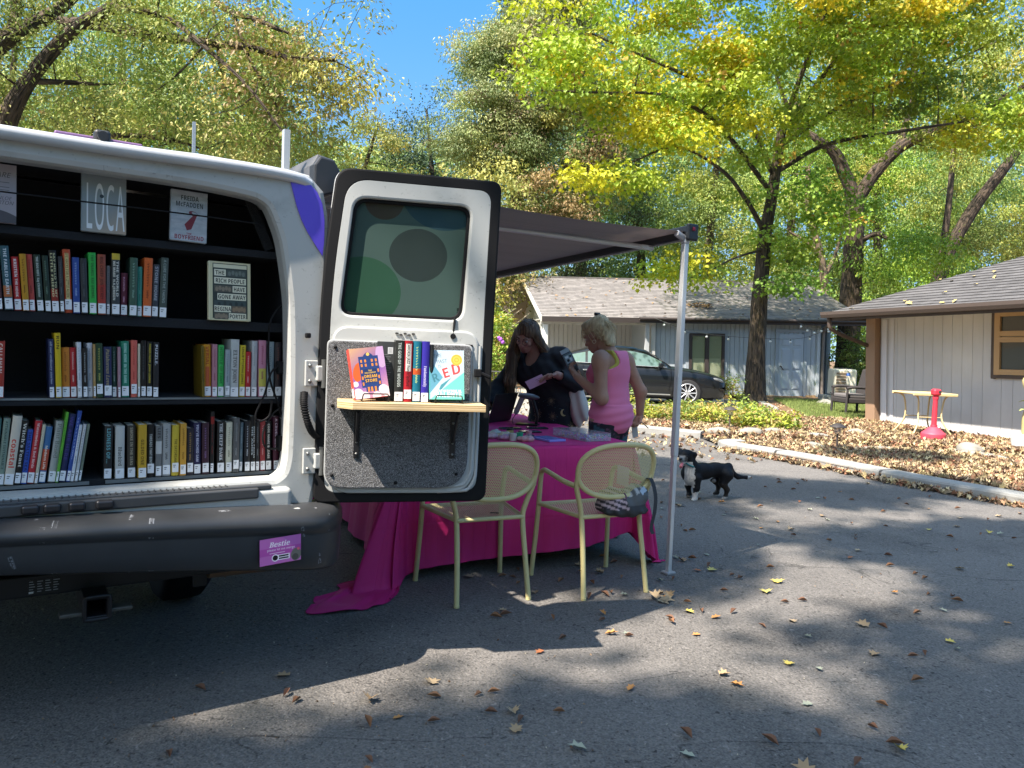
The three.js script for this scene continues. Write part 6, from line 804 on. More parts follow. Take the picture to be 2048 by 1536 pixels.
faceBook('pale teal book with a gold seal standing on a wire easel', 0.13, 0.19, 0.026, (c, w, h) => {
  c.fillStyle = '#b9ccd6'; c.fillRect(0, 0, w, h); c.fillStyle = '#5f98ac'; c.beginPath(); c.moveTo(0, 90); c.lineTo(120, 260); c.lineTo(0, h - 60); c.fill(); c.fillStyle = '#6fc4b4'; c.beginPath(); c.moveTo(w, 210); c.lineTo(80, 400); c.lineTo(0, h); c.lineTo(w, h); c.fill(); c.fillStyle = '#4a8a94'; c.beginPath(); c.moveTo(100, 330); c.lineTo(200, 260); c.lineTo(60, 430); c.fill();
  txt(c, 'THE', 70, 70, 46, '#5a6670', { r: -0.1, f: '' }); txt(c, 'PAST', 110, 122, 46, '#5a6670', { r: -0.1, f: '' }); txt(c, 'IS', 90, 165, 34, '#5a6670', { r: -0.1, f: '' }); txt(c, 'R', 60, 300, 110, '#3f7480', { r: -0.35 }); txt(c, 'E', 160, 260, 130, '#c24a44', { r: -0.3 }); txt(c, 'D', 252, 228, 140, '#c24a44', { r: -0.2 }); c.fillStyle = '#d0b84a'; c.beginPath(); c.arc(250, 92, 54, 0, 7); c.fill(); c.strokeStyle = '#a8902c'; c.lineWidth = 6; c.beginPath(); c.arc(250, 92, 42, 0, 7); c.stroke(); c.beginPath(); c.arc(250, 92, 18, 0, 7); c.stroke(); txt(c, 'CATHERYNNE M.', 180, h - 70, 30, '#e8f4f0'); txt(c, 'VALENTE', 172, h - 22, 62, '#eef8f4', { sx: 0.95 });
}, '#4a9a94', d2w(0.458, SH + 0.012, 0.142), [-0.2, DT - 0.02, 0.02]);
for (const [x, lab, w] of [[0.18, 'black wire easel under the book with the blue house', 0.09], [0.462, 'black wire easel under the pale teal book', 0.095]]) {
  const t = thing('book_easel', lab, 'book stand', d2w(x, SH, 0.12).toArray(), DT + (x < 0.3 ? 0.15 : 0)), r = 0.0024;
  obj('lip', [tube([[-w / 2, 0.004, 0.0], [-w / 2 - 0.005, 0.005, 0.05], [-w / 2, 0.03, 0.056], [w / 2, 0.03, 0.056], [w / 2 + 0.005, 0.005, 0.05], [w / 2, 0.004, 0.0]], r, 50, 6, false, 0.05)], steelBlack, t);
  obj('back_frame', [tube([[-w / 2, 0.004, 0.0], [-w / 2 + 0.005, 0.14, -0.03], [w / 2 - 0.005, 0.14, -0.03], [w / 2, 0.004, 0.0]], r, 40, 6, false, 0.05), rod([-w / 2 + 0.005, 0.13, -0.03], [-w / 2 - 0.02, 0.004, -0.085], r), rod([-w / 2 - 0.02, 0.004, -0.085], [w / 2, 0.004, -0.085], r), rod([w / 2 - 0.005, 0.13, -0.03], [w / 2, 0.004, -0.085], r)], steelBlack, t);
}
atlasTex.needsUpdate = true;
// ---------------------------------------------------------------- awning on the side of the van
{
  const a = thing('awning', 'taupe van awning pulled out over the table on a white pole', 'awning', VAN.toArray(), VT), cs = blackPlastic, alu = std([0.62, 0.63, 0.64], 0.4, { metalness: 0.4 });
  const N = 24, K = 16, pos = [], idx = [], uv = [], R0 = [0.1, 2.03, -0.16], R1 = [0.1, 2.03, -3.3], T0 = [2.385, 2.065, -0.36], T1 = [2.385, 1.885, -3.3];
  for (let j = 0; j <= K; j++) for (let i = 0; i <= N; i++) { const u = i / N, v = j / K, p = [0, 1, 2].map((c) => lerp(lerp(R0[c], T0[c], u), lerp(R1[c], T1[c], u), v)); p[1] -= 0.035 * Math.sin(u * Math.PI) + 0.012 * Math.sin(v * Math.PI * 4) * Math.sin(u * Math.PI); pos.push(...p); uv.push(u * 2.3, v * 2.9); }
  for (let j = 0; j < K; j++) for (let i = 0; i < N; i++) { const q = j * (N + 1) + i; idx.push(q, q + 1, q + N + 1, q + 1, q + N + 2, q + N + 1); }
  const g = new THREE.BufferGeometry(); g.setAttribute('position', new THREE.Float32BufferAttribute(pos, 3)); g.setAttribute('uv', new THREE.Float32BufferAttribute(uv, 2)); g.setIndex(idx); g.computeVertexNormals();
  const fab = tex(256, 256, (u, v, i, j) => { const s = hsh(0, Math.floor(v * 64), 501), n = 0.85 + 0.3 * hsh(i, j, 503), k = (s > 0.5 ? 0.145 : 0.1) * n; return [k * 1.25, k * 0.98, k * 0.9]; }, 1, 4);
  obj('canopy', g, phy([1, 1, 1], 0.9, { map: fab, side: THREE.DoubleSide, transmission: 0.26, thickness: 0 }), a);
  obj('lead_rail', [place(rbox(0.05, 0.075, 3.0, 0.01), 2.4, 1.972, -1.83, -0.061, 0, 0)], cs, a, 'black front rail of the awning'); obj('rail_trim', [place(box(0.004, 0.012, 2.98), 2.4, 1.93, -1.83, -0.061, 0, 0)], alu, a);
  obj('end_cap', [rbox(0.085, 0.1, 0.03, 0.012, 2.4, 2.058, -0.325)], cs, a); obj('release_button', [rbox(0.02, 0.022, 0.01, 0.004, 2.395, 2.075, -0.306)], std([0.3, 0.02, 0.05], 0.6), a);
  obj('case', [place(ext(poly([[0.03, 1.93], [0.06, 1.9], [0.13, 1.93], [0.14, 2.0], [0.11, 2.05], [0.05, 2.06], [0.03, 2.02]]), 3.3, 0.006), 0, 0.015, -3.45)], std([0.1, 0.1, 0.105], 0.5), a);
  obj('case_cap', [place(ext(poly([[0.03, 1.935], [0.055, 1.905], [0.12, 1.93], [0.125, 2.0], [0.1, 2.04], [0.05, 2.045], [0.03, 2.015]]), 0.05, 0.008), 0, 0.015, -0.17)], cs, a);
  obj('rafter', [rod([0.12, 1.99, -0.75], [2.37, 1.985, -0.62], 0.016, 10), rbox(0.06, 0.03, 0.03, 0.006, 2.3, 1.985, -0.622)], alu, a); obj('rafter', [rod([0.12, 1.96, -2.9], [2.37, 1.88, -2.9], 0.016, 10)], alu, a);
  for (const [z, y] of [[-0.36, 2.0], [-3.25, 1.83]]) { const p = part('pole', a); obj('upper_tube', [rbox(0.036, y - 0.72, 0.036, 0.006, 2.382, 0.72 + (y - 0.72) / 2, z)], alu, p); obj('lower_tube', [rbox(0.029, 0.74, 0.029, 0.005, 2.382, 0.375, z)], alu, p); obj('foot', [rbox(0.07, 0.016, 0.06, 0.005, 2.382, 0.008, z)], std([0.3, 0.3, 0.31], 0.5), p); obj('swivel', [rbox(0.045, 0.05, 0.045, 0.012, 2.382, y + 0.012, z), place(cyl(0.02, 0.02, 0.09, 10), 2.35, y + 0.03, z, 0, 0, 1.2)], std([0.5, 0.5, 0.52], 0.4, { metalness: 0.5 }), p); }
}
// ---------------------------------------------------------------- table and cloth
const TT = 22 * D2R, TC = V(-0.28, 0, -5.53), TW = 1.52, TD = 2.0, TH = 0.745;
const t2w = (x, y, z) => V(x, y, z).applyAxisAngle(V(0, 1, 0), TT).add(TC);
{
  const t = thing('folding_table', 'big folding table hidden under the magenta cloth with one black leg showing', 'table', TC.toArray(), TT), lm = steelBlack;
  obj('tabletop', [rbox(TW - 0.02, 0.035, TD - 0.02, 0.012, 0, TH - 0.02, 0)], std([0.55, 0.55, 0.53], 0.6), t);
  for (const sx of [-1, 1]) for (const sz of [-1, 1]) obj('leg', [rod([sx * (TW / 2 - 0.1), 0, sz * (TD / 2 - 0.12)], [sx * (TW / 2 - 0.1), TH - 0.03, sz * (TD / 2 - 0.12)], 0.014, 10), cyl(0.018, 0.02, 0.03, 10, sx * (TW / 2 - 0.1), 0.015, sz * (TD / 2 - 0.12))], lm, t);
  // cloth: columns run over the edge all round, fall with folds and pool where they are long
  const hx = TW / 2 + 0.004, hz = TD / 2 + 0.004, rc = 0.03, per = [];
  const side = (x0, z0, x1, z1, nx, nz, n, c) => { for (let i = 0; i < n; i++) { const k = i / n; per.push([lerp(x0, x1, k), lerp(z0, z1, k), nx, nz, c, k]); } };
  const arc = (cx, cz, a0, n, c) => { for (let i = 0; i < n; i++) { const k = i / n, a = a0 + k * Math.PI / 2; per.push([cx + Math.cos(a) * rc, cz + Math.sin(a) * rc, Math.cos(a), Math.sin(a), c, k]); } };
  side(hx, -hz + rc, hx, hz - rc, 1, 0, 90, 'right'); arc(hx - rc, hz - rc, 0, 34, 'nr'); side(hx - rc, hz, -hx + rc, hz, 0, 1, 120, 'near'); arc(-hx + rc, hz - rc, Math.PI / 2, 46, 'nl'); side(-hx, hz - rc, -hx, -hz + rc, -1, 0, 60, 'left'); arc(-hx + rc, -hz + rc, Math.PI, 16, 'fl'); side(-hx + rc, -hz, hx - rc, -hz, 0, -1, 60, 'far'); arc(hx - rc, -hz + rc, Math.PI * 1.5, 16, 'fr');
  const n = per.length, rows = 30, pos = [], idx = [], uv = [], y0 = TH + 0.006;
  const D = ([, , , , c, k]) => ({ right: 0.55 + 0.12 * Math.pow(k, 5), nr: k < 0.3 ? lerp(0.67, 0.86, k / 0.3) : lerp(0.86, 0.56, (k - 0.3) / 0.7), near: k < 0.2 ? lerp(0.56, 0.63, k / 0.2) : 0.63 + 0.085 * (k - 0.2) + 0.03 * sstep(0.93, 1, k), nl: 0.73 + 0.52 * Math.sin(k * Math.PI) ** 1.3, left: 0.7, fl: 0.75, far: 0.6, fr: 0.66 }[c]);
  per.forEach((p, i) => {
    const L = D(p), s = i * 0.075, cr = p[4] === 'nl' ? 1 : p[4] === 'nr' ? 0.8 : 0; let y = y0, o = 0, gl = 0; const step = L / rows;
    const loose = { right: 0.5, nr: 1, near: 0.14 + 0.3 * Math.max(0, p[5] - 0.8) + 0.8 * Math.max(0, 0.16 - p[5]), nl: 1.2, left: 0.6, fl: 1, far: 0.4, fr: 1 }[p[4]];
    for (let r = 0; r <= rows; r++) {
      const t = r / rows, fold = loose * (0.035 * Math.sin(p[4] === 'nl' ? p[5] * 15 : p[4] === 'nr' ? p[5] * 11 : s * 5.1) + 0.014 * Math.sin(s * 11.3 + 1) + 0.02 * pn(s * 1.3, t * 2, 400, 511)) * sstep(0.02, 0.7, t), out = o + 0.012 * Math.min(1, t * 8) + fold * (cr ? 1.2 : 1) + (p[4] === 'near' ? 0.012 * Math.sin(t * 5 + p[5] * 9) * t : 0);
      pos.push(p[0] + p[2] * out - p[3] * fold * (cr ? 0.7 : 0), Math.max(0.006 + 0.03 * Math.max(0, Math.sin(p[5] * 19 + gl * 14)) * Math.min(1, gl * 8) * (1 - 0.6 * t), y), p[1] + p[3] * out + p[2] * fold * (cr ? 0.7 : 0)); uv.push(s, y);
      const sl = { right: 0.1, nr: 0.22, near: 0.03, nl: 0.34, left: 0.1, fl: 0.2, far: 0.05, fr: 0.2 }[p[4]], w = p[4] === 'nl' || p[4] === 'nr' ? Math.sin(p[5] * Math.PI) : 1, a = sl * (0.25 + 0.75 * w);
      if (y > 0.02) { y -= step * Math.cos(a); o += step * Math.sin(a); } else { o += step * 0.8; gl += step; }
    }
  });
  const W = rows + 1; for (let i = 0; i < n; i++) for (let r = 0; r < rows; r++) { const a = i * W + r, b = ((i + 1) % n) * W + r; idx.push(a, a + 1, b, b, a + 1, b + 1); }
  const c0 = pos.length / 3; pos.push(0, y0, 0); uv.push(0, 0); for (let i = 0; i < n; i++) idx.push(c0, i * W, ((i + 1) % n) * W);
  const g = new THREE.BufferGeometry(); g.setAttribute('position', new THREE.Float32BufferAttribute(pos, 3)); g.setAttribute('uv', new THREE.Float32BufferAttribute(uv, 2)); g.setIndex(idx); g.computeVertexNormals();
  const creaseB = tex(512, 512, (u, v, i, j) => { const c = (t) => Math.exp(-Math.pow(Math.abs(((t + 0.5) % 1) - 0.5) * 60, 2)), f = 0.35 * fbm(u, v, 7, 4, 541) + 0.05 * hsh(i, j, 543) + 0.35 * (c(u * 2) + c(v * 2 + 0.3)); return [f, f, f]; }, 1 / 0.9, 1 / 0.9, false), weave = tex(256, 256, (u, v, i, j) => { const b = 0.9 + 0.2 * hsh(i, j, 521) * 0.7; return [0.66 * b, 0.018 * b, 0.2 * b]; }, 5);
  const cl = obj('tablecloth', g, phy([1, 1, 1], 0.68, { map: weave, bumpMap: creaseB, bumpScale: 0.004, side: THREE.DoubleSide, sheen: 0.4, sheenColor: rgb(0.6, 0.1, 0.35), sheenRoughness: 0.5 })); cl.position.copy(TC); cl.rotation.y = TT; tag(cl, 'magenta cloth draped to the ground over the big table', 'tablecloth');
  obj('hem', [tube(per.slice(90, 290).map((p, i) => { const q = (90 + i) * W + rows; return [pos[q * 3], pos[q * 3 + 1] + 0.001, pos[q * 3 + 2]]; }), 0.0022, 400, 5)], std([0.5, 0.012, 0.16], 0.7), cl);
}
// ---------------------------------------------------------------- the two yellow metal chairs
const chairM = std([0.62, 0.54, 0.27], 0.45, { map: tex(256, 256, (u, v) => { const n = 0.94 + 0.14 * (fbm(u, v, 6, 4, 531) - 0.5) - (pn(u * 70, v * 70, 70, 533) > 0.93 ? 0.2 : 0); return [n, n, n * 0.98]; }, 3) });
const holes = tex(256, 256, (u, v) => { const r = Math.floor(v * 16), x = (u * 12 + (r % 2) * 0.5) % 1 - 0.5, y = (v * 16) % 1 - 0.5, k = Math.abs(x) * 1.0 + Math.abs(y) * 0.75 > 0.37 ? 1 : 0; return [k, k, k]; }, 6.9, 7.4, false);
const meshM = std([0.62, 0.54, 0.27], 0.5, { alphaMap: holes, alphaTest: 0.5, side: THREE.DoubleSide });
function makeChair(label, pos, turn) {
  const t = thing('garden_chair', label, 'chair', pos, turn, 'pale yellow metal chairs at the table');
  const back = (a, k = 1) => { const c = Math.cos(a), s = Math.sin(a), x = 0.245 * k * Math.sign(c) * Math.abs(c) ** 0.8, y = 0.69 + 0.147 * k * Math.sign(s) * Math.abs(s) ** 0.85; return [x, y, 0.205 + (y - 0.55) * 0.2 - 0.9 * x * x + 0.02]; };
  obj('back_frame', [tube(Array.from({ length: 40 }, (_, i) => back(i / 40 * Math.PI * 2)), 0.0145, 100, 9, true)], chairM, t);
  const pos2 = [], idx = [], uv = [], nr = 6, na = 40; for (let r = 0; r <= nr; r++) for (let i = 0; i <= na; i++) { const p = back(i / na * Math.PI * 2, r / nr * 0.97); pos2.push(...p); uv.push(p[0], p[1]); } for (let r = 0; r < nr; r++) for (let i = 0; i < na; i++) { const q = r * (na + 1) + i; idx.push(q, q + na + 1, q + 1, q + 1, q + na + 1, q + na + 2); }
  const g = new THREE.BufferGeometry(); g.setAttribute('position', new THREE.Float32BufferAttribute(pos2, 3)); g.setAttribute('uv', new THREE.Float32BufferAttribute(uv, 2)); g.setIndex(idx); g.computeVertexNormals(); obj('back_mesh', g, meshM, t);
  for (const s of [-1, 1]) {
    obj('leg', [tube([[s * 0.205, 0, 0.245], [s * 0.195, 0.22, 0.205], [s * 0.19, 0.42, 0.165], [s * 0.205, 0.5, 0.165], [s * 0.238, 0.6, 0.178], [s * 0.242, 0.68, 0.2]], 0.0145, 36, 9), cyl(0.015, 0.015, 0.012, 10, s * 0.205, 0.006, 0.245)], chairM, t);
    obj('leg', [tube([[s * 0.262, 0, -0.25], [s * 0.25, 0.25, -0.235], [s * 0.244, 0.43, -0.225], [s * 0.247, 0.57, -0.21]], 0.0145, 30, 9), cyl(0.015, 0.015, 0.012, 10, s * 0.262, 0.006, -0.25)], chairM, t);
    obj('armrest', [tube([[s * 0.247, 0.56, -0.21], [s * 0.248, 0.615, -0.2], [s * 0.249, 0.636, -0.165], [s * 0.25, 0.632, -0.1], [s * 0.25, 0.612, 0.06], [s * 0.244, 0.605, 0.18]], 0.0145, 36, 9)], chairM, t);
  }
  obj('seat_frame', [rod([-0.19, 0.43, 0.17], [0.19, 0.43, 0.17], 0.012), rod([-0.245, 0.43, -0.215], [0.245, 0.43, -0.215], 0.012), rod([-0.19, 0.43, 0.17], [-0.245, 0.43, -0.225], 0.012), rod([0.19, 0.43, 0.17], [0.245, 0.43, -0.225], 0.012)], chairM, t);
  const sp = [], si = [], su = []; for (let j = 0; j <= 10; j++) for (let i = 0; i <= 10; i++) { const v = j / 10, u = i / 10 * 2 - 1, x = u * lerp(0.243, 0.188, v), z = lerp(-0.22, 0.168, v); sp.push(x, 0.437 - 0.012 * (1 - u * u) * Math.sin(v * Math.PI), z); su.push(x, z); } for (let j = 0; j < 10; j++) for (let i = 0; i < 10; i++) { const q = j * 11 + i; si.push(q, q + 11, q + 1, q + 1, q + 11, q + 12); }
  const sg = new THREE.BufferGeometry(); sg.setAttribute('position', new THREE.Float32BufferAttribute(sp, 3)); sg.setAttribute('uv', new THREE.Float32BufferAttribute(su, 2)); sg.setIndex(si); sg.computeVertexNormals(); obj('seat', sg, meshM, t);
  return t;
}
const chairA = makeChair('pale yellow mesh chair with an empty seat half behind the van door', [-0.157, 0.002, -4.17], 25.5 * D2R);
{ const c = chairA.clone(); c.name = numbered('garden_chair'); scene.add(c); c.position.set(0.503, 0.002, -4.372); c.rotation.y = 26.5 * D2R; c.userData.label = 'pale yellow mesh chair carrying the striped bag beside the awning pole'; }
{ const tw = obj('twig', [tube([[0, 0, 0], [0.02, 0.004, 0.012], [0.045, 0.002, 0.004]], 0.003, 10, 5)], std([0.09, 0.06, 0.04], 0.9)); tw.position.set(-0.09, 0.44, -4.12); tag(tw, 'small dark twig lying on the seat of the empty chair', 'twig'); }
{
  const t = thing('tote_bag', 'striped and grey bag slumped on the seat of the right chair', 'bag', [0.63, 0.44, -4.26], 26 * D2R);
  const f = blend([ell([-0.07, 0.075, 0], [0.085, 0.065, 0.075], 0, 0, 0.5), ell([0.03, 0.07, 0.03], [0.11, 0.062, 0.08], 0, 0, 0.35), ell([0.085, 0.1, 0.02], [0.06, 0.06, 0.07], 0, 0, 0.6), ell([0.02, 0.02, 0.05], [0.13, 0.03, 0.06])], 0.03);
  const g = nets((x, y, z) => f(x, y, z) + 0.006 * Math.sin(x * 60 + y * 40) * Math.sin(z * 50 + x * 20), [-0.2, -0.02, -0.14], [0.2, 0.22, 0.16], 0.008);
  paint(g, (x, y, z) => { const s = x * 0.5 - y * 1.1, st = Math.sin((y * 0.9 + x * 0.35) * 240) > 0; if (x < -0.015 - y * 0.1 && y > 0.035) return st ? [0.5, 0.38, 0.42] : [0.03, 0.025, 0.035]; if (y > 0.1 + x * 0.4 && Math.sin(x * 150) > 0.1) return [0.4, 0.4, 0.4]; return y < 0.06 ? [0.035, 0.037, 0.042] : [0.09, 0.095, 0.1]; });
  obj('bag_body', g, std([1, 1, 1], 0.8, { vertexColors: true }), t); obj('piping', [tube([[-0.03, 0.14, 0.05], [-0.02, 0.1, 0.085], [-0.05, 0.05, 0.085]], 0.005, 16, 6)], std([0.14, 0.06, 0.1], 0.7), t);
  obj('strap', [(() => { const pts = [[0.11, 0.14, 0.02], [0.15, 0.2, 0.06], [0.172, 0.12, 0.09], [0.168, 0.02, 0.1], [0.15, -0.08, 0.1], [0.165, -0.11, 0.1]], c = new THREE.CatmullRomCurve3(pts.map((p) => V(...p))), pos = [], q = c.getPoints(24); for (let i = 0; i < 24; i++) { const a = q[i], b = q[i + 1], w = 0.016; pos.push(a.x - w, a.y, a.z, b.x - w, b.y, b.z, a.x + w, a.y, a.z - 0.01, a.x + w, a.y, a.z - 0.01, b.x - w, b.y, b.z, b.x + w, b.y, b.z - 0.01); } const g2 = new THREE.BufferGeometry(); g2.setAttribute('position', new THREE.Float32BufferAttribute(pos, 3)); g2.computeVertexNormals(); return g2; })()], std([0.03, 0.032, 0.036], 0.8, dbl), t);
  obj('paper_tissue', [place(box(0.09, 0.11, 0.004), 0.03, 0.2, -0.03, -0.3, 0.2, -0.25)], std([0.62, 0.4, 0.42], 0.9), t); obj('patch', [place(box(0.05, 0.03, 0.003), 0.09, 0.135, 0.085, -0.5, 0.2, 0.6)], std([0.35, 0.42, 0.5], 0.6), t);
}
// ---------------------------------------------------------------- things on the table
const TY = TH + 0.0075;
{
  const t = thing('laptop', 'open black laptop at the hands of the dark haired woman', 'laptop', [-0.185, TY, -6.0], -2.1), m = std([0.02, 0.021, 0.022], 0.4);
  obj('base', [rbox(0.33, 0.016, 0.23, 0.006, 0, 0.009, 0)], m, t); obj('keyboard', [box(0.28, 0.002, 0.1, 0, 0.018, -0.03)], std([0.05, 0.05, 0.05], 0.6), t); obj('screen_lid', [place(rbox(0.33, 0.22, 0.008, 0.003), 0, 0.118, -0.145, -0.28, 0, 0)], m, t);
}
{
  const t = thing('barcode_scanner', 'grey barcode scanner resting on a black gooseneck stand', 'scanner', [0.13, TY, -5.78], -0.25), g = std([0.34, 0.34, 0.35], 0.45), b = steelBlack;
  obj('stand_base', [rbox(0.17, 0.012, 0.1, 0.005, 0, 0.006, 0)], b, t); obj('stand_neck', [tube([[0.065, 0.01, 0], [0.07, 0.08, 0], [0.045, 0.16, 0], [0.03, 0.2, 0]], 0.012, 20, 8)], b, t);
  obj('scanner_head', [place(new THREE.SphereGeometry(1, 20, 12).scale(0.085, 0.022, 0.04), 0.0, 0.215, 0, 0, 0, -0.06)], std([0.12, 0.12, 0.125], 0.35), t); obj('top_shell', [place(new THREE.SphereGeometry(1, 20, 12).scale(0.07, 0.014, 0.034), -0.01, 0.226, 0, 0, 0, -0.06)], g, t); obj('handle', [limb(smooth([[-0.05, 0.205, 0, 0.021], [-0.07, 0.15, 0, 0.02], [-0.092, 0.09, 0, 0.021], [-0.085, 0.075, 0, 0.006]], 10), 12)], g, t); obj('cable', [tube([[-0.09, 0.085, 0], [-0.115, 0.04, 0.01], [-0.11, 0.006, 0.02]], 0.003, 16, 6)], b, t);
}
for (const [x, z, r, lab, c] of [[0.0, -5.47, 0.5, 'dark phone lying left of the others on the magenta cloth', [0.1, 0.085, 0.1]], [0.138, -5.3, 0.42, 'dark phone lying nearest the chairs behind the beads', [0.12, 0.11, 0.16]], [0.195, -5.56, 0.35, 'dark phone lying before the scanner stand', [0.07, 0.06, 0.075]]]) { const t = thing('phone', lab, 'phone', [x, TY, z], r); obj('body', [rbox(0.15, 0.009, 0.075, 0.004, 0, 0.005, 0)], std([0.02, 0.02, 0.022], 0.4), t); obj('screen', [rbox(0.142, 0.001, 0.068, 0.0005, 0, 0.0098, 0)], phy(c, 0.08), t); }
const clear = phy([0.92, 0.93, 0.96], 0.12, { transmission: 0.85, thickness: 0, ior: 1.45 });
{
  const t = thing('bead_box', 'clear plastic organiser of coloured beads at the right table edge', 'plastic box', [0.473, TY, -5.08], -1.0); const w = 0.36, d = 0.2, h = 0.045;
  obj('tray', [box(w, 0.003, d, 0, 0.003, 0), box(w, h, 0.003, 0, h / 2 + 0.002, d / 2), box(w, h, 0.003, 0, h / 2 + 0.002, -d / 2), box(0.003, h, d, w / 2, h / 2 + 0.002, 0), box(0.003, h, d, -w / 2, h / 2 + 0.002, 0), box(0.002, h - 0.006, d - 0.01, 0.08, h / 2, 0), box(0.002, h - 0.006, d - 0.01, -0.06, h / 2, 0)], clear, t); obj('lid', [rbox(w + 0.006, 0.004, d + 0.006, 0.0015, 0, h + 0.006, 0)], clear, t); obj('latch', [box(0.03, 0.02, 0.005, -0.08, h - 0.01, d / 2 + 0.006)], clear, t);
  const R = rng(71), cols = [[0.7, 0.15, 0.4], [0.3, 0.3, 0.7], [0.7, 0.6, 0.2], [0.2, 0.6, 0.4], [0.75, 0.75, 0.8], [0.5, 0.2, 0.6]], items = []; for (let i = 0; i < 420; i++) { const c = cols[Math.floor(R() * 6)]; items.push([(R() - 0.5) * (w - 0.03), 0.009 + R() * 0.022, (R() - 0.5) * (d - 0.03), 0, 0, 0, lerp(0.7, 1.3, R()), ...c]); } scatter('beads', t, [new THREE.SphereGeometry(0.0055, 8, 6)], std([1, 1, 1], 0.4), items);
}
{ const t = thing('plastic_lid', 'translucent violet blue box lid lying between the beads and the organiser', 'lid', [0.246, TY, -4.91], -0.95); obj('plate', [rbox(0.19, 0.006, 0.13, 0.002, 0, 0.012, 0)], phy([0.28, 0.28, 0.75], 0.25, { transmission: 0.3, thickness: 0 }), t); obj('rim', [rbox(0.19, 0.014, 0.006, 0.002, 0, 0.007, 0.065), rbox(0.19, 0.014, 0.006, 0.002, 0, 0.007, -0.065), rbox(0.006, 0.014, 0.13, 0.002, 0.095, 0.007, 0), rbox(0.006, 0.014, 0.13, 0.002, -0.095, 0.007, 0)], phy([0.3, 0.3, 0.8], 0.3), t); }
for (const [x, z, h, r, lid, body, lab] of [[0.062, -4.92, 0.028, 0.022, [0.02, 0.42, 0.2], [0.05, 0.5, 0.25], 'small green jar beside the violet lid'], [0.0, -5.08, 0.036, 0.024, [0.02, 0.02, 0.02], [0.5, 0.42, 0.16], 'small jar with a black lid behind the green jar'], [0.133, -4.86, 0.022, 0.02, [0.03, 0.04, 0.1], [0.12, 0.08, 0.16], 'small dark blue pot right of the green jar'], [0.02, -4.8, 0.035, 0.022, [0.55, 0.55, 0.5], [0.6, 0.58, 0.52], 'small white jar nearest the left chair back'], [0.123, -5.02, 0.03, 0.02, [0.6, 0.25, 0.3], [0.6, 0.3, 0.35], 'small pink pot behind the dark blue pot']]) { const t = thing('jar', lab, 'jar', [x, TY, z]); obj('glass', [cyl(r, r, h, 16, 0, h / 2, 0)], std(body, 0.25), t); obj('lid', [cyl(r * 1.05, r * 1.05, 0.012, 16, 0, h + 0.005, 0)], std(lid, 0.4), t); }
{ const R = rng(72), cols = [[0.6, 0.4, 0.42], [0.5, 0.3, 0.4], [0.55, 0.55, 0.5], [0.6, 0.5, 0.35], [0.62, 0.36, 0.36], [0.45, 0.45, 0.42]]; [['left', -0.123, -4.87], ['middle', -0.03, -4.83], ['back', -0.1, -5.04], ['inner', -0.05, -4.95], ['right', 0.092, -4.79], ['far', -0.164, -4.97]].forEach(([w, x, z], i) => { const f = blend([ell([0, 0.015, 0], [0.05, 0.017, 0.035]), ell([0.03, 0.016, 0.012], [0.03, 0.017, 0.02])], 0.02), g = nets((a, b, c) => f(a, b, c) + 0.004 * Math.sin(a * 130) * Math.sin(c * 110), [-0.075, -0.01, -0.055], [0.08, 0.05, 0.055], 0.005), m = obj('bead_bag', g, phy(cols[i], 0.25, { specularIntensity: 1 })); m.position.set(x, TY, z); m.rotation.y = R() * 6; tag(m, `crinkled ${['pale pink', 'mauve', 'grey', 'tan', 'rose', 'olive grey'][i]} bag of beads in the heap by the left chair back`, 'bag'); }); }
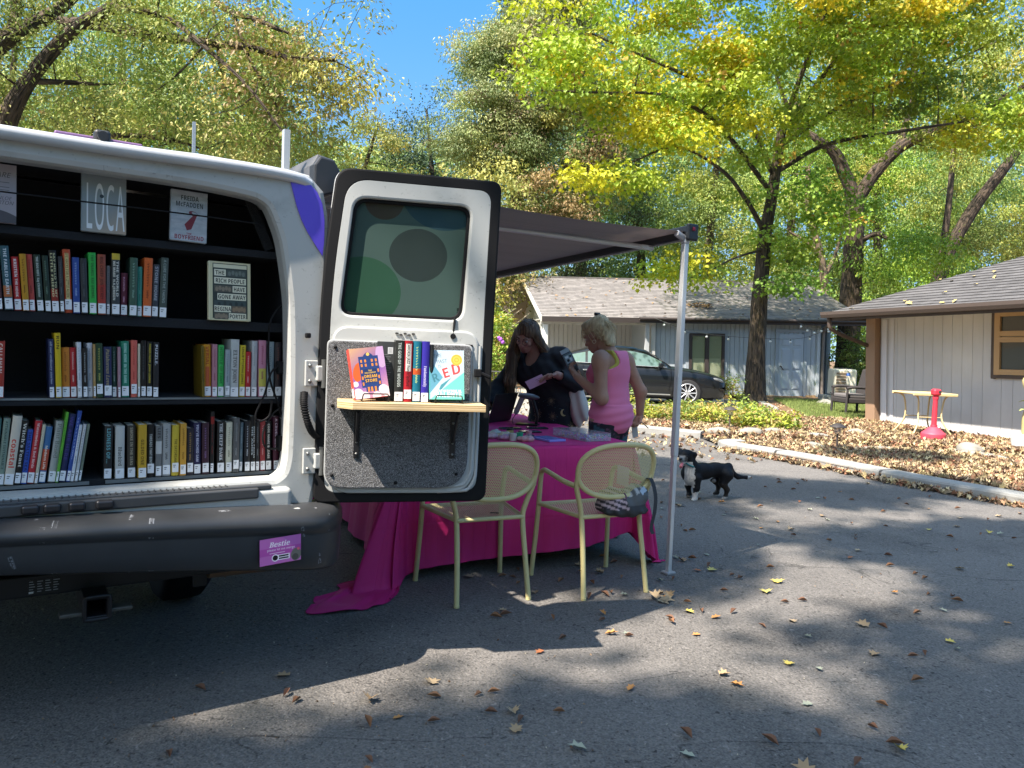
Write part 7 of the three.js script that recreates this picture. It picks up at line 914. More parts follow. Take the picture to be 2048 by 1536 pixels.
// ---------------------------------------------------------------- the parked car; its own axes: x to its nose, z to its near side
{
  const at = W(1288, 807, 19.7), t = thing('parked_car', 'dark grey sedan parked in front of the grey house', 'car', [2.98, 0, -20.1], -0.03);
  const paintM = phy([0.011, 0.013, 0.016], 0.3, { metalness: 0.2, clearcoat: 0.5, specularIntensity: 0.5, clearcoatRoughness: 0.05 });
  const S = [[2.46, 0.27, 0.6, 0.5], [2.38, 0.2, 0.7, 0.7], [2.2, 0.18, 0.775, 0.82], [1.8, 0.18, 0.87, 0.89], [1.3, 0.18, 0.935, 0.91], [0.8, 0.18, 0.965, 0.915], [0, 0.18, 0.97, 0.92], [-0.8, 0.18, 0.985, 0.92], [-1.4, 0.18, 1.01, 0.915], [-1.9, 0.2, 1.04, 0.89], [-2.25, 0.24, 1.03, 0.84], [-2.42, 0.32, 0.92, 0.74], [-2.47, 0.4, 0.75, 0.6]];
  const loft = (st, sec) => { const rows = st.map(sec), pos = [], n = rows[0].length; for (let i = 0; i < rows.length - 1; i++) for (let k = 0; k < n - 1; k++) { const a = rows[i][k], b = rows[i][k + 1], c = rows[i + 1][k], d = rows[i + 1][k + 1]; pos.push(...a, ...c, ...b, ...b, ...c, ...d); } for (const [r, f] of [[rows[0], 1], [rows[rows.length - 1], 0]]) for (let k = 1; k < n - 1; k++) pos.push(...r[0], ...(f ? r[k] : r[k + 1]), ...(f ? r[k + 1] : r[k])); let g = new THREE.BufferGeometry(); g.setAttribute('position', new THREE.Float32BufferAttribute(pos, 3)); g = mergeVertices(g, 1e-4); g.computeVertexNormals(); return g; };
  const dense = (st) => { const o = []; for (let i = 0; i < st.length - 1; i++) for (let k = 0; k < 3; k++) o.push(st[i].map((v, c) => lerp(v, st[i + 1][c], k / 3))); o.push(st[st.length - 1]); return o; };
  const sec = ([x, yb, yt, hw]) => { const h = [[hw * 0.82, yb], [hw * 0.965, yb + 0.1], [hw, yb + 0.3], [hw * 1.0, yt - 0.26], [hw * 0.975, yt - 0.1], [hw * 0.92, yt - 0.03], [hw * 0.6, yt + 0.005], [0, yt + 0.02]]; return [...h.map(([z, y]) => [x, y, z]), ...h.slice(0, -1).reverse().map(([z, y]) => [x, y, -z])]; };
  const body = obj('body', [loft(dense(S), sec)], paintM, t);
  const G = [[1.02, 0.955, 0.62, 0.78], [0.72, 1.16, 0.64, 0.84], [0.38, 1.35, 0.62, 0.855], [0.05, 1.425, 0.6, 0.86], [-0.4, 1.445, 0.6, 0.86], [-0.9, 1.41, 0.6, 0.85], [-1.35, 1.28, 0.6, 0.82], [-1.95, 1.06, 0.62, 0.74]];
  const gsec = ([x, yt, ht, hb]) => { const y0 = 0.955 - x * 0.02, h = [[hb, Math.min(y0, yt)], [lerp(hb, ht, 0.75), lerp(Math.min(y0, yt), yt, 0.8)], [ht * 0.93, yt - 0.012], [ht * 0.5, yt + 0.008], [0, yt + 0.012]]; return [...h.map(([z, y]) => [x, y, z]), ...h.slice(0, -1).reverse().map(([z, y]) => [x, y, -z])]; };
  obj('roof', [loft(dense(G), gsec)], paintM, body);
  const glass = phy([0.10, 0.16, 0.14], 0.04, { specularIntensity: 1 }), sidep = (x, k) => { for (let i = 0; i < G.length - 1; i++) if (x <= G[i][0] && x >= G[i + 1][0]) { const f = (G[i][0] - x) / (G[i][0] - G[i + 1][0]), g = G[i].map((v, c) => lerp(v, G[i + 1][c], f)), y0 = 0.955 - x * 0.02, yt = lerp(y0, g[1], 0.8); return [x, lerp(y0, yt, k), lerp(g[3], lerp(g[3], g[2], 0.75), k) + 0.012]; } return [x, 1, 0.8]; };
  const pane = (x0, x1, s) => { const pos = [], n = 10; for (let i = 0; i < n; i++) { const a = lerp(x0, x1, i / n), b = lerp(x0, x1, (i + 1) / n), p = [sidep(a, 0.06), sidep(b, 0.06), sidep(b, 0.95), sidep(a, 0.95)].map((q) => [q[0], q[1], q[2] * s]); pos.push(...p[0], ...p[1], ...p[2], ...p[0], ...p[2], ...p[3]); } const g = new THREE.BufferGeometry(); g.setAttribute('position', new THREE.Float32BufferAttribute(pos, 3)); g.computeVertexNormals(); return g; };
  for (const s of [1, -1]) for (const [a, b] of [[0.78, -0.22], [-0.3, -1.08], [-1.14, -1.55]]) obj('side_window', [pane(a, b, s)], glass, t);
  obj('windscreen', [(() => { const pos = [], q = (x, y, z) => [x + 0.012, y + 0.012, z], A = G.slice(0, 3); for (let i = 0; i < 2; i++) { const a = A[i], b = A[i + 1]; pos.push(...q(a[0], a[1], a[3] * 0.88), ...q(a[0], a[1] + 0.012, 0), ...q(b[0], b[1] + 0.01, 0), ...q(a[0], a[1], a[3] * 0.88), ...q(b[0], b[1] + 0.01, 0), ...q(b[0], b[1] - 0.01, b[2] * 0.9), ...q(a[0], a[1] + 0.012, 0), ...q(a[0], a[1], -a[3] * 0.88), ...q(b[0], b[1] - 0.01, -b[2] * 0.9), ...q(a[0], a[1] + 0.012, 0), ...q(b[0], b[1] - 0.01, -b[2] * 0.9), ...q(b[0], b[1] + 0.01, 0)); } const g = new THREE.BufferGeometry(); g.setAttribute('position', new THREE.Float32BufferAttribute(pos, 3)); g.computeVertexNormals(); return g; })()], glass, t);
  obj('window_trim', [tube([0.9, 0.6, 0.2, -0.2, -0.7, -1.1, -1.5].map((x) => { const p = sidep(x, 0.0); return [p[0], p[1] + 0.01, p[2] + 0.004]; }), 0.009, 40, 6)], std([0.6, 0.6, 0.6], 0.25, { metalness: 0.8 }), t);
  for (const x of [0.98, -0.28, -1.2]) obj('door_seam', [tube([[x, 0.95, 0.905], [x + 0.02, 0.7, 0.924], [x - 0.02, 0.34, 0.915]], 0.005, 16, 5)], rubber, t);
  objs('door_handle', [rbox(0.2, 0.03, 0.03, 0.01, -0.12, 0.79, 0.925), rbox(0.2, 0.03, 0.03, 0.01, -1.1, 0.81, 0.925)], std([0.6, 0.6, 0.6], 0.2, { metalness: 0.9 }), t);
  obj('sill_trim', [box(2.1, 0.03, 0.02, -0.05, 0.27, 0.905)], std([0.45, 0.45, 0.44], 0.3, { metalness: 0.7 }), t); obj('mirror', [rbox(0.12, 0.12, 0.2, 0.04, 0.72, 1.0, 0.98)], paintM, t);
  obj('headlight', [place(new THREE.SphereGeometry(1, 18, 12).scale(0.2, 0.055, 0.1), 2.2, 0.665, 0.7, 0, 0.5, -0.25)], phy([0.16, 0.17, 0.18], 0.06, { specularIntensity: 1 }), t); obj('bumper_grille', [rbox(0.03, 0.22, 1.0, 0.01, 2.43, 0.42, 0)], rubber, t);
  for (const [x, s] of [[1.42, 1], [-1.42, 1], [1.42, -1], [-1.42, -1]]) {
    const w = part('wheel', t); obj('wheel_arch', [cyl(0.375, 0.375, 0.012, 36, x, 0.345, s * 0.912, Math.PI / 2, 0, 0)], rubber, w);
    obj('tyre', [lathe([[0.235, -0.1], [0.31, -0.105], [0.33, -0.08], [0.333, 0], [0.33, 0.08], [0.31, 0.105], [0.235, 0.1]], 36, x, 0.333, s * 0.835, Math.PI / 2, 0, 0)], std([0.02, 0.02, 0.021], 0.85), w);
    const al = std([0.62, 0.62, 0.63], 0.3, { metalness: 0.7 }), sp = [place(new THREE.TorusGeometry(0.225, 0.014, 8, 40), x, 0.333, s * 0.93), cyl(0.05, 0.05, 0.02, 18, x, 0.333, s * 0.928, Math.PI / 2, 0, 0)]; for (let i = 0; i < 10; i++) { const a = i / 10 * 6.283 + (i % 2 ? 0.14 : -0.14); sp.push(rod([x + Math.cos(a) * 0.04, 0.333 + Math.sin(a) * 0.04, s * 0.93], [x + Math.cos(i / 10 * 6.283) * 0.225, 0.333 + Math.sin(i / 10 * 6.283) * 0.225, s * 0.928], 0.016, 6)); } obj('rim', sp, al, w);
    obj('brake_disc', [cyl(0.21, 0.21, 0.01, 24, x, 0.333, s * 0.905, Math.PI / 2, 0, 0)], std([0.05, 0.05, 0.05], 0.6), w);
  }
  obj('floor_pan', [box(4.2, 0.1, 1.5, 0, 0.2, 0)], rubber, t);
}
// ---------------------------------------------------------------- people and the dog
function frameOf(Fx, Fz) { const l = Math.hypot(Fx, Fz), fx = Fx / l, fz = Fz / l, lx = fz, lz = -fx; return { P: (a, y, f) => [a * lx + f * fx, y, a * lz + f * fz], lf: (x, z) => [x * lx + z * lz, x * fx + z * fz], turn: Math.atan2(-lz, lx), lx, lz, fx, fz }; }
// ellipsoid with its axes along (left, up, front) of a frame; pitch tips it forward, roll to the side
function fell(F, c, r, pitch = 0, roll = 0) { const C = F.P(...c), cp = Math.cos(pitch), sp = Math.sin(pitch), cr = Math.cos(roll), sr = Math.sin(roll), s = Math.min(...r); return (x, y, z) => { let [a, f] = F.lf(x - C[0], z - C[2]), b = y - C[1]; const a2 = a * cr + b * sr, b2 = -a * sr + b * cr, b3 = b2 * cp + f * sp, f3 = -b2 * sp + f * cp, l = Math.hypot(a2 / r[0], b3 / r[1], f3 / r[2]); return (l - 1) * s; }; }
const fcap = (F, a, b, ra, rb) => cap(F.P(...a), F.P(...b), ra, rb);
function hand(w, d, n, curl, side) {   // wrist, finger direction, palm normal: palm, four unequal bent fingers, thumb
  const D = V(...d).normalize(), N = V(...n).addScaledVector(D, -V(...n).dot(D)).normalize(), S = V().crossVectors(D, N).multiplyScalar(side), o = V(...w), at = (a, b, c) => o.clone().addScaledVector(D, a).addScaledVector(S, b).addScaledVector(N, c), A = (v) => v.toArray(), fs = [];
  for (let i = 0; i < 4; i++) fs.push(cap(A(at(0.0, (i - 1.5) * 0.009, 0)), A(at(0.078 - Math.abs(i - 1.4) * 0.003, (1.5 - i) * 0.0185, 0.004)), 0.017, 0.0115));
  const pal = blend(fs, 0.015), fingers = []; [0.07, 0.078, 0.072, 0.055].forEach((L, i) => { let p = at(0.076 - Math.abs(i - 1.4) * 0.003, (1.5 - i) * 0.0185, 0.004), a = curl * 0.6; for (const k of [0.45, 0.32, 0.23]) { const q = p.clone().addScaledVector(D, Math.cos(a) * L * k).addScaledVector(N, Math.sin(a) * L * k); fingers.push(cap(A(p), A(q), 0.0088, 0.0076)); p = q; a += curl * 0.75; } });
  fingers.push(cap(A(at(0.018, 0.022, 0.008)), A(at(0.045, 0.045, 0.018)), 0.013, 0.0105), cap(A(at(0.045, 0.045, 0.018)), A(at(0.075, 0.042, 0.03)), 0.0105, 0.008));
  return (x, y, z) => { let m = pal(x, y, z); for (const f of fingers) m = smin(m, f(x, y, z), 0.008); return m; };
}
const boxAround = (pts, r) => [[0, 1, 2].map((i) => Math.min(...pts.map((p) => p[i])) - r), [0, 1, 2].map((i) => Math.max(...pts.map((p) => p[i])) + r)];
function headField(F, c, pitch, roll = 0, s = 1) {   // skull, jaw, nose, brow, lips, ears; c is the middle of the head
  const cp = Math.cos(pitch), sp = Math.sin(pitch), cr = Math.cos(roll), sr = Math.sin(roll), q = (a, b, f) => { const b1 = b * cp - f * sp, f1 = b * sp + f * cp; return [c[0] + (a * cr - b1 * sr) * s, c[1] + (a * sr + b1 * cr) * s, c[2] + f1 * s]; };
  const e = (a, b, f, r) => fell(F, q(a, b, f), r.map((v) => v * s), pitch, roll);
  const base = blend([e(0, 0.025, -0.012, [0.076, 0.092, 0.095]), e(0, -0.045, 0.03, [0.055, 0.062, 0.058]), e(0, -0.088, 0.056, [0.026, 0.022, 0.024])], 0.04), feat = blend([e(0, -0.012, 0.093, [0.012, 0.03, 0.014]), e(0, -0.026, 0.104, [0.016, 0.012, 0.015]), e(0, 0.02, 0.083, [0.05, 0.009, 0.012]), e(0.04, -0.028, 0.066, [0.02, 0.02, 0.016]), e(-0.04, -0.028, 0.066, [0.02, 0.02, 0.016]), e(0, -0.055, 0.085, [0.022, 0.007, 0.01]), e(0, -0.067, 0.083, [0.019, 0.007, 0.01])], 0.012), ears = blend([e(0.079, -0.005, -0.008, [0.008, 0.03, 0.018]), e(-0.079, -0.005, -0.008, [0.008, 0.03, 0.018])], 0.005);
  const eyes = [e(0.031, 0.003, 0.084, [0.016, 0.01, 0.012]), e(-0.031, 0.003, 0.084, [0.016, 0.01, 0.012])];
  return { q, f: (x, y, z) => { let d = smin(smin(base(x, y, z), feat(x, y, z), 0.014), ears(x, y, z), 0.01); for (const k of eyes) d = Math.max(d, -k(x, y, z)); return d; } };
}
const mat = (rough, o = {}) => std([1, 1, 1], rough, { vertexColors: true, ...o });
const stripMerge = (list) => M(list.map((g) => { const h = g.clone(); return h; }));
function personHead(t, F, h, skin, brow) { const w = std([0.55, 0.53, 0.5], 0.3), k = std([0.03, 0.02, 0.015], 0.2); for (const s of [1, -1]) { const p = h.q(s * 0.031, 0.002, 0.074), g = F.P(...p), i = F.P(...h.q(s * 0.031, -0.001, 0.0845)); obj('eye', [ball(0.0125, 12, ...g)], w, t); obj('iris', [ball(0.005, 10, ...i)], k, t); obj('eyebrow', [tube([[s * 0.015, 0.024, 0.094], [s * 0.03, 0.03, 0.089], [s * 0.048, 0.024, 0.077]].map((v) => F.P(...h.q(...v))), 0.0035, 10, 6)], std(brow, 0.9), t); } obj('lips', [tube([[-0.02, -0.058, 0.084], [-0.008, -0.056, 0.094], [0, -0.058, 0.095], [0.008, -0.056, 0.094], [0.02, -0.058, 0.084]].map((v) => F.P(...h.q(...v))), 0.0042, 16, 6)], std([0.3, 0.1, 0.09], 0.5), t); }
function shoes(t, F, feet, m) { for (const [l, f] of feet) obj('shoe', [nets(blend([fell(F, [l, 0.035, f], [0.04, 0.036, 0.06]), fell(F, [l, 0.03, f + 0.1], [0.045, 0.03, 0.085]), fell(F, [l, 0.07, f - 0.01], [0.036, 0.045, 0.042])], 0.03), ...boxAround([F.P(l, 0.05, f), F.P(l, 0.05, f + 0.15)], 0.12), 0.01)], m, t); }
{   // woman in the pink tank top
  const B = [0.70, 0, -5.42], F = frameOf(-0.8, -0.6), t = thing('person', 'woman in a pink tank top looking down at the phone in her hand', 'person', B); t.scale.setScalar(0.982); const sk = [0.40, 0.21, 0.135];
  const torso = [fell(F, [0, 0.9, -0.01], [0.168, 0.14, 0.13]), fell(F, [0, 1.04, 0], [0.14, 0.14, 0.11]), fell(F, [0, 1.2, 0.01], [0.152, 0.13, 0.115]), fell(F, [0, 1.295, 0.0], [0.155, 0.07, 0.085]), fell(F, [0.07, 1.19, 0.09], [0.06, 0.06, 0.055]), fell(F, [-0.07, 1.19, 0.09], [0.06, 0.06, 0.055])];
  const head = headField(F, [0, 1.465, 0.135], 0.42), eL = [0.215, 1.03, -0.05], wL = [0.2, 1.17, 0.17], eR = [-0.262, 1.07, -0.1], wR = [-0.285, 0.89, -0.09];
  const arms = [fcap(F, [0.165, 1.31, 0], [0.19, 1.28, -0.01], 0.058, 0.056), fcap(F, [0.185, 1.29, -0.005], eL, 0.053, 0.041), fcap(F, eL, wL, 0.043, 0.027), fcap(F, [-0.165, 1.31, 0], [-0.19, 1.28, -0.01], 0.058, 0.056), fcap(F, [-0.185, 1.29, -0.005], eR, 0.053, 0.041), fcap(F, eR, wR, 0.042, 0.027)];
  const legs = [1, -1].flatMap((s) => [fcap(F, [s * 0.085, 0.86, 0], [s * 0.095, 0.48, 0.02], 0.1, 0.062), fcap(F, [s * 0.095, 0.48, 0.02], [s * 0.09, 0.09, -0.02], 0.06, 0.038)]);
  const bodyF = blend([...torso, ...arms, ...legs, fcap(F, [0, 1.31, 0.0], [0, 1.41, 0.085], 0.062, 0.052)], 0.035);
  const hands = [[wL, [-0.05, 0.06, 0.1], [-0.5, 0.9, 0.2], 0.75, 1], [wR, [0.05, -0.1, 0.04], [0.9, 0.3, 0], 1.35, -1]].map(([w, d, n, c, s]) => { const W3 = F.P(...w); return nets(hand(W3, F.P(...d), F.P(...n), c, s), ...boxAround([W3, F.P(w[0] + d[0] * 0.8, w[1] + d[1] * 0.8, w[2] + d[2] * 0.8)], 0.1), 0.004); });
  const hc = F.P(0, 1.465, 0.135);
  const g = [nets(bodyF, [-0.45, 0.03, -0.42], [0.45, 1.5, 0.42], 0.0115), nets((x, y, z) => head.f(x, y, z), [hc[0] - 0.17, hc[1] - 0.16, hc[2] - 0.17], [hc[0] + 0.17, hc[1] + 0.16, hc[2] + 0.17], 0.005), ...hands];
  g.forEach((q) => paint(q, (x, y, z) => { const n = 0.92 + 0.16 * pn(x * 40 + 50, y * 40 + z * 40 + 50, 4000, 601); return [sk[0] * n, sk[1] * n, sk[2] * n]; }));
  obj('body', stripMerge(g), mat(0.55), t); personHead(t, F, head, sk, [0.2, 0.15, 0.09]);
  const wide = (y, f, e) => { const k = sstep(1.15, 1.28, y); return lerp(0.3, (f < 0 ? 0.068 : 0.1) + e + (y > 1.3 ? (y - 1.3) * 0.35 : 0), k); }, tf = blend(torso.concat([fcap(F, [-0.1, 1.33, 0.0], [0.1, 1.33, 0.0], 0.05, 0.05)]), 0.04);
  const cut = (e, inf, y0) => (x, y, z) => { const [l, f] = F.lf(x, z); return Math.max(tf(x, y, z) - inf - (y < 0.98 ? 0.006 : 0) - 0.0028 * Math.sin(y * 95 + l * 14 + f * 9) * sstep(1.1, 0.95, y), Math.abs(l) - wide(y, f, e), y0 - y, y - (f > 0 ? 1.29 : 1.365)); };
  obj('undershirt', [nets(cut(0.024, 0.0075, 1.08), [-0.3, 1.0, -0.3], [0.3, 1.42, 0.3], 0.007)], std([0.45, 0.4, 0.07], 0.8), t, 'yellow bra strap'); const tank = nets(cut(0, 0.014, 0.775), [-0.3, 0.74, -0.3], [0.3, 1.42, 0.3], 0.007); obj('tank_top', [tank], std([0.78, 0.2, 0.34], 0.85), t, 'pink racerback tank top');
  const sf = blend([torso[0], ...legs], 0.03); obj('leggings', [paint(nets((x, y, z) => Math.max(sf(x, y, z) - 0.009, y - 0.86, 0.1 - y), [-0.32, 0.08, -0.3], [0.32, 0.9, 0.3], 0.011), (x, y, z) => { const a = pn(x * 26 + 40, y * 26 + z * 17, 4000, 605), b = pn(x * 60 + 40, y * 60 + z * 30, 4000, 607); return a > 0.66 ? [0.03, 0.1, 0.13] : b > 0.72 ? [0.13, 0.06, 0.1] : [0.012, 0.014, 0.02]; })], mat(0.8), t);
  shoes(t, F, [[0.09, -0.02], [-0.09, -0.02]], std([0.3, 0.3, 0.32], 0.7));
  const hq = (a, b, f, r, p = 0.42) => fell(F, head.q(a, b, f), r, p), hairF = blend([hq(0, 0.05, -0.02, [0.088, 0.085, 0.102]), hq(0, 0.01, -0.055, [0.083, 0.09, 0.07]), hq(0, -0.05, -0.085, [0.06, 0.06, 0.035]), hq(0, 0.1, -0.06, [0.05, 0.035, 0.045]), hq(0, 0.1, 0.045, [0.062, 0.03, 0.045]), hq(0.02, -0.09, -0.09, [0.04, 0.03, 0.025])], 0.03);
  const hg = nets((x, y, z) => { const [l, f] = F.lf(x, z); return Math.max(hairF(x, y, z) + 0.004 * Math.sin(l * 130 + y * 60) * Math.sin(f * 110 + y * 40) + 0.003 * pn(l * 160 + 99, f * 160 + y * 60 + 99, 4000, 613), -fell(F, head.q(0, -0.03, 0.09), [0.09, 0.082, 0.075], 0.42)(x, y, z)); }, [hc[0] - 0.2, hc[1] - 0.18, hc[2] - 0.2], [hc[0] + 0.2, hc[1] + 0.2, hc[2] + 0.2], 0.005);
  obj('hair', [paint(hg, (x, y, z) => { const n = 0.75 + 0.5 * pn(x * 190 + 99, y * 60 + z * 150 + 99, 9000, 611); return [0.5 * n, 0.38 * n, 0.22 * n]; })], mat(0.75), t, 'ash blond hair'); { const R = rng(15), st = []; for (let i = 0; i < 150; i++) { const a = R() * 6.283, up = R() * 0.9, p0 = [Math.sin(a) * 0.085 * Math.sqrt(1 - up * up * 0.6), 0.03 + up * 0.085, -0.02 + Math.cos(a) * 0.1 * Math.sqrt(1 - up * up * 0.6)], back = p0[2] < 0.04, p1 = back ? [p0[0] * 0.9 + (R() - 0.5) * 0.03, p0[1] - 0.05 - R() * 0.06, p0[2] - 0.02 - R() * 0.02] : [p0[0] * 1.1 + (R() - 0.5) * 0.04, p0[1] - 0.02 - R() * 0.03, p0[2] + 0.025 + R() * 0.02]; st.push(limb(smooth([[...F.P(...head.q(...p0)), 0.0022], [...F.P(...head.q(lerp(p0[0], p1[0], 0.5) * 1.12, lerp(p0[1], p1[1], 0.4), lerp(p0[2], p1[2], 0.5) * 1.1)), 0.002], [...F.P(...head.q(...p1)), 0.0008]], 5), 4)); } stuff(obj('hair_strands', st, std([0.5, 0.39, 0.23], 0.7), t)); } obj('hair_clip', [ball(0.022, 10, ...F.P(...head.q(0, 0.135, -0.06))), ball(0.014, 8, ...F.P(...head.q(0.01, 0.15, -0.05)))], std([0.03, 0.02, 0.02], 0.4), t);
  obj('earring', [place(new THREE.TorusGeometry(0.012, 0.0018, 6, 16), ...F.P(...head.q(0.083, -0.05, -0.005)))], std([0.6, 0.55, 0.4], 0.3, { metalness: 0.8 }), t);
  const pc = F.P(0.155, 1.235, 0.245), ph = thing('phone', 'phone in a clear patterned case held up by the woman in pink', 'phone', [B[0] + pc[0], pc[1], B[2] + pc[2]]); ph.rotation.set(-0.15, 0.35, 0.5); const pcv = canvasTex(128, 256, (c) => { c.fillStyle = '#5b6468'; c.fillRect(0, 0, 128, 256); c.fillStyle = '#8d979b'; c.fillRect(12, 14, 104, 100); c.fillStyle = '#d9dee0'; c.fillRect(20, 24, 44, 26); c.fillRect(70, 60, 30, 40); c.fillStyle = '#15181a'; c.beginPath(); c.arc(45, 80, 18, 0, 7); c.arc(92, 40, 14, 0, 7); c.fill(); c.fillStyle = '#c8ccd0'; c.fillRect(20, 130, 90, 20); c.fillStyle = '#3a4246'; c.fillRect(14, 170, 100, 60); });
  obj('body', [rbox(0.076, 0.155, 0.01, 0.004, 0, 0, 0)], std([0.1, 0.1, 0.11], 0.4), ph); obj('case', [place(new THREE.PlaneGeometry(0.074, 0.153), 0, 0, 0.0056)], phy([1, 1, 1], 0.25, { map: pcv }), ph); obj('strap_tab', [rbox(0.07, 0.03, 0.006, 0.003, -0.006, 0.098, 0)], std([0.4, 0.45, 0.48], 0.5), ph);
  const kc = F.P(-0.26, 0.79, -0.06), ky = thing('folded_paper', 'pale folded paper with a key in the lowered hand of the pink woman', 'paper', [B[0] + kc[0], kc[1], B[2] + kc[2]]); ky.rotation.set(0.1, 0.5, 0.2); obj('sheet', [rbox(0.05, 0.16, 0.004, 0.001, 0, 0, 0)], std([0.5, 0.47, 0.42], 0.8), ky); obj('key', [rod([0.05, 0.03, 0.02], [0.1, -0.03, 0.03], 0.0035)], std([0.1, 0.09, 0.08], 0.4, { metalness: 0.6 }), ky);
}
{   // woman in black leaning over to the laptop
  const B = [0.33, 0, -6.15], F = frameOf(-0.45, 0.89), t = thing('person', 'long haired woman in black leaning over the table to the laptop', 'person', B), sk = [0.46, 0.25, 0.185];
  const torso = [fell(F, [0, 0.9, 0], [0.175, 0.13, 0.135], 0, 0.1), fell(F, [-0.045, 1.03, 0.03], [0.15, 0.14, 0.115], 0, 0.3), fell(F, [-0.095, 1.16, 0.06], [0.165, 0.14, 0.125], 0.15, 0.3), fell(F, [-0.1, 1.25, 0.065], [0.175, 0.065, 0.085], 0.2, 0.2), fell(F, [-0.03, 1.15, 0.15], [0.07, 0.07, 0.055]), fell(F, [-0.17, 1.12, 0.15], [0.07, 0.07, 0.055])];
  const hcL = [-0.165, 1.42, 0.175], head = headField(F, hcL, 0.5, -0.12), sR = [-0.27, 1.22, 0.08], eR = [-0.37, 1.0, 0.23], wR = [-0.34, 0.86, 0.47], sL = [0.075, 1.275, 0.05], eL = [0.19, 1.06, 0.0], wL = [0.115, 1.135, 0.2];
  const arms = [fcap(F, sR, eR, 0.062, 0.048), fcap(F, eR, wR, 0.05, 0.03), fcap(F, sL, eL, 0.062, 0.05), fcap(F, eL, wL, 0.05, 0.03)], legs = [1, -1].flatMap((s) => [fcap(F, [s * 0.085, 0.86, 0], [s * 0.095, 0.48, 0.01], 0.1, 0.062), fcap(F, [s * 0.095, 0.48, 0.01], [s * 0.09, 0.09, -0.02], 0.06, 0.038)]);
  const bodyF = blend([...torso, ...arms, ...legs, fcap(F, [-0.11, 1.27, 0.075], [-0.15, 1.37, 0.135], 0.06, 0.052)], 0.035), hc = F.P(...hcL);
  const hands = [[wR, [0.02, -0.05, 0.1], [0, -1, -0.2], 0.35, -1], [wL, [-0.09, -0.02, 0.06], [0.1, -0.9, 0.5], 0.4, 1]].map(([w, d, n, c, s]) => { const W3 = F.P(...w); return nets(hand(W3, F.P(...d), F.P(...n), c, s), ...boxAround([W3, F.P(w[0] + d[0], w[1] + d[1], w[2] + d[2])], 0.1), 0.004); });
  const g = [nets(bodyF, [-0.6, 0.03, -0.35], [0.45, 1.45, 0.8], 0.0125), nets(head.f, [hc[0] - 0.17, hc[1] - 0.16, hc[2] - 0.17], [hc[0] + 0.17, hc[1] + 0.16, hc[2] + 0.17], 0.005), ...hands];
  g.forEach((q) => paint(q, (x, y, z) => { const n = 0.94 + 0.12 * pn(x * 40 + 50, y * 40 + z * 40 + 50, 4000, 621); return [sk[0] * n, sk[1] * n, sk[2] * n]; })); obj('body', stripMerge(g), mat(0.55), t); personHead(t, F, head, sk, [0.1, 0.06, 0.04]);
  const topF = blend([...torso, ...arms], 0.045), neck = fell(F, [-0.125, 1.3, 0.16], [0.07, 0.12, 0.1]), wr = [wR, wL].map((w) => F.P(...w)), top = nets((x, y, z) => { let d = topF(x, y, z) - 0.016 - 0.004 * Math.sin(y * 60 + x * 40) * Math.sin(z * 50 + x * 30); d = Math.max(d, -neck(x, y, z), 0.84 - y); for (const w of wr) d = Math.max(d, 0.052 - Math.hypot(x - w[0], y - w[1], z - w[2])); return d; }, [-0.6, 0.82, -0.35], [0.45, 1.42, 0.8], 0.0095);
  obj('blouse', [top], std([0.014, 0.015, 0.02], 0.85), t, 'black long sleeved blouse');
  const skirtF = (x, y, z) => { const k = clamp((0.95 - y) / 0.8), [l, f] = F.lf(x, z), a = Math.atan2(l, f), r = lerp(0.17, 0.25, k) + 0.016 * k * Math.sin(a * 7); return Math.max((Math.hypot(l / 1.05, f * 1.12) - r) * 0.8, y - 0.96, 0.14 - y); }, sg = nets(skirtF, [-0.36, 0.12, -0.36], [0.36, 1.0, 0.36], 0.013), sp = sg.attributes.position, su = []; for (let i = 0; i < sp.count; i++) { const [l, f] = F.lf(sp.getX(i), sp.getZ(i)); su.push(Math.atan2(l, f) * 0.2, sp.getY(i)); } sg.setAttribute('uv', new THREE.Float32BufferAttribute(su, 2));
  const sky = canvasTex(512, 512, (c) => { c.fillStyle = '#0e141d'; c.fillRect(0, 0, 512, 512); const sunAt = (x, y, r, col) => { c.strokeStyle = c.fillStyle = col; c.lineWidth = 4; for (let i = 0; i < 16; i++) { const a = i / 16 * 6.283; c.beginPath(); c.moveTo(x + Math.cos(a) * r, y + Math.sin(a) * r); c.lineTo(x + Math.cos(a + 0.08) * r * (i % 2 ? 2.3 : 1.8), y + Math.sin(a + 0.08) * r * (i % 2 ? 2.3 : 1.8)); c.stroke(); } c.beginPath(); c.arc(x, y, r * 0.85, 0, 7); c.fill(); }, moon = (x, y, r) => { c.fillStyle = '#b5a878'; c.beginPath(); c.arc(x, y, r, 0, 7); c.fill(); c.fillStyle = '#0e141d'; c.beginPath(); c.arc(x + r * 0.5, y - r * 0.15, r * 0.85, 0, 7); c.fill(); }; sunAt(110, 90, 28, '#8a7450'); sunAt(360, 60, 30, '#a08a60'); moon(240, 190, 44); sunAt(400, 270, 30, '#9a8a62'); sunAt(90, 300, 26, '#6f6450'); moon(250, 420, 36); sunAt(420, 450, 28, '#8a7450'); sunAt(120, 460, 22, '#6a5a48'); const R = rng(8); c.fillStyle = '#4f6a78'; for (let i = 0; i < 60; i++) { c.beginPath(); c.arc(R() * 512, R() * 512, 2 + R() * 4, 0, 7); c.fill(); } }); sky.wrapS = sky.wrapT = THREE.RepeatWrapping; sky.repeat.set(2.6, 2.6);
  obj('skirt', [sg], std([1, 1, 1], 0.85, { map: sky }), t, 'dark skirt printed with suns and moons'); shoes(t, F, [[0.09, -0.02], [-0.09, -0.02]], std([0.05, 0.04, 0.04], 0.6));
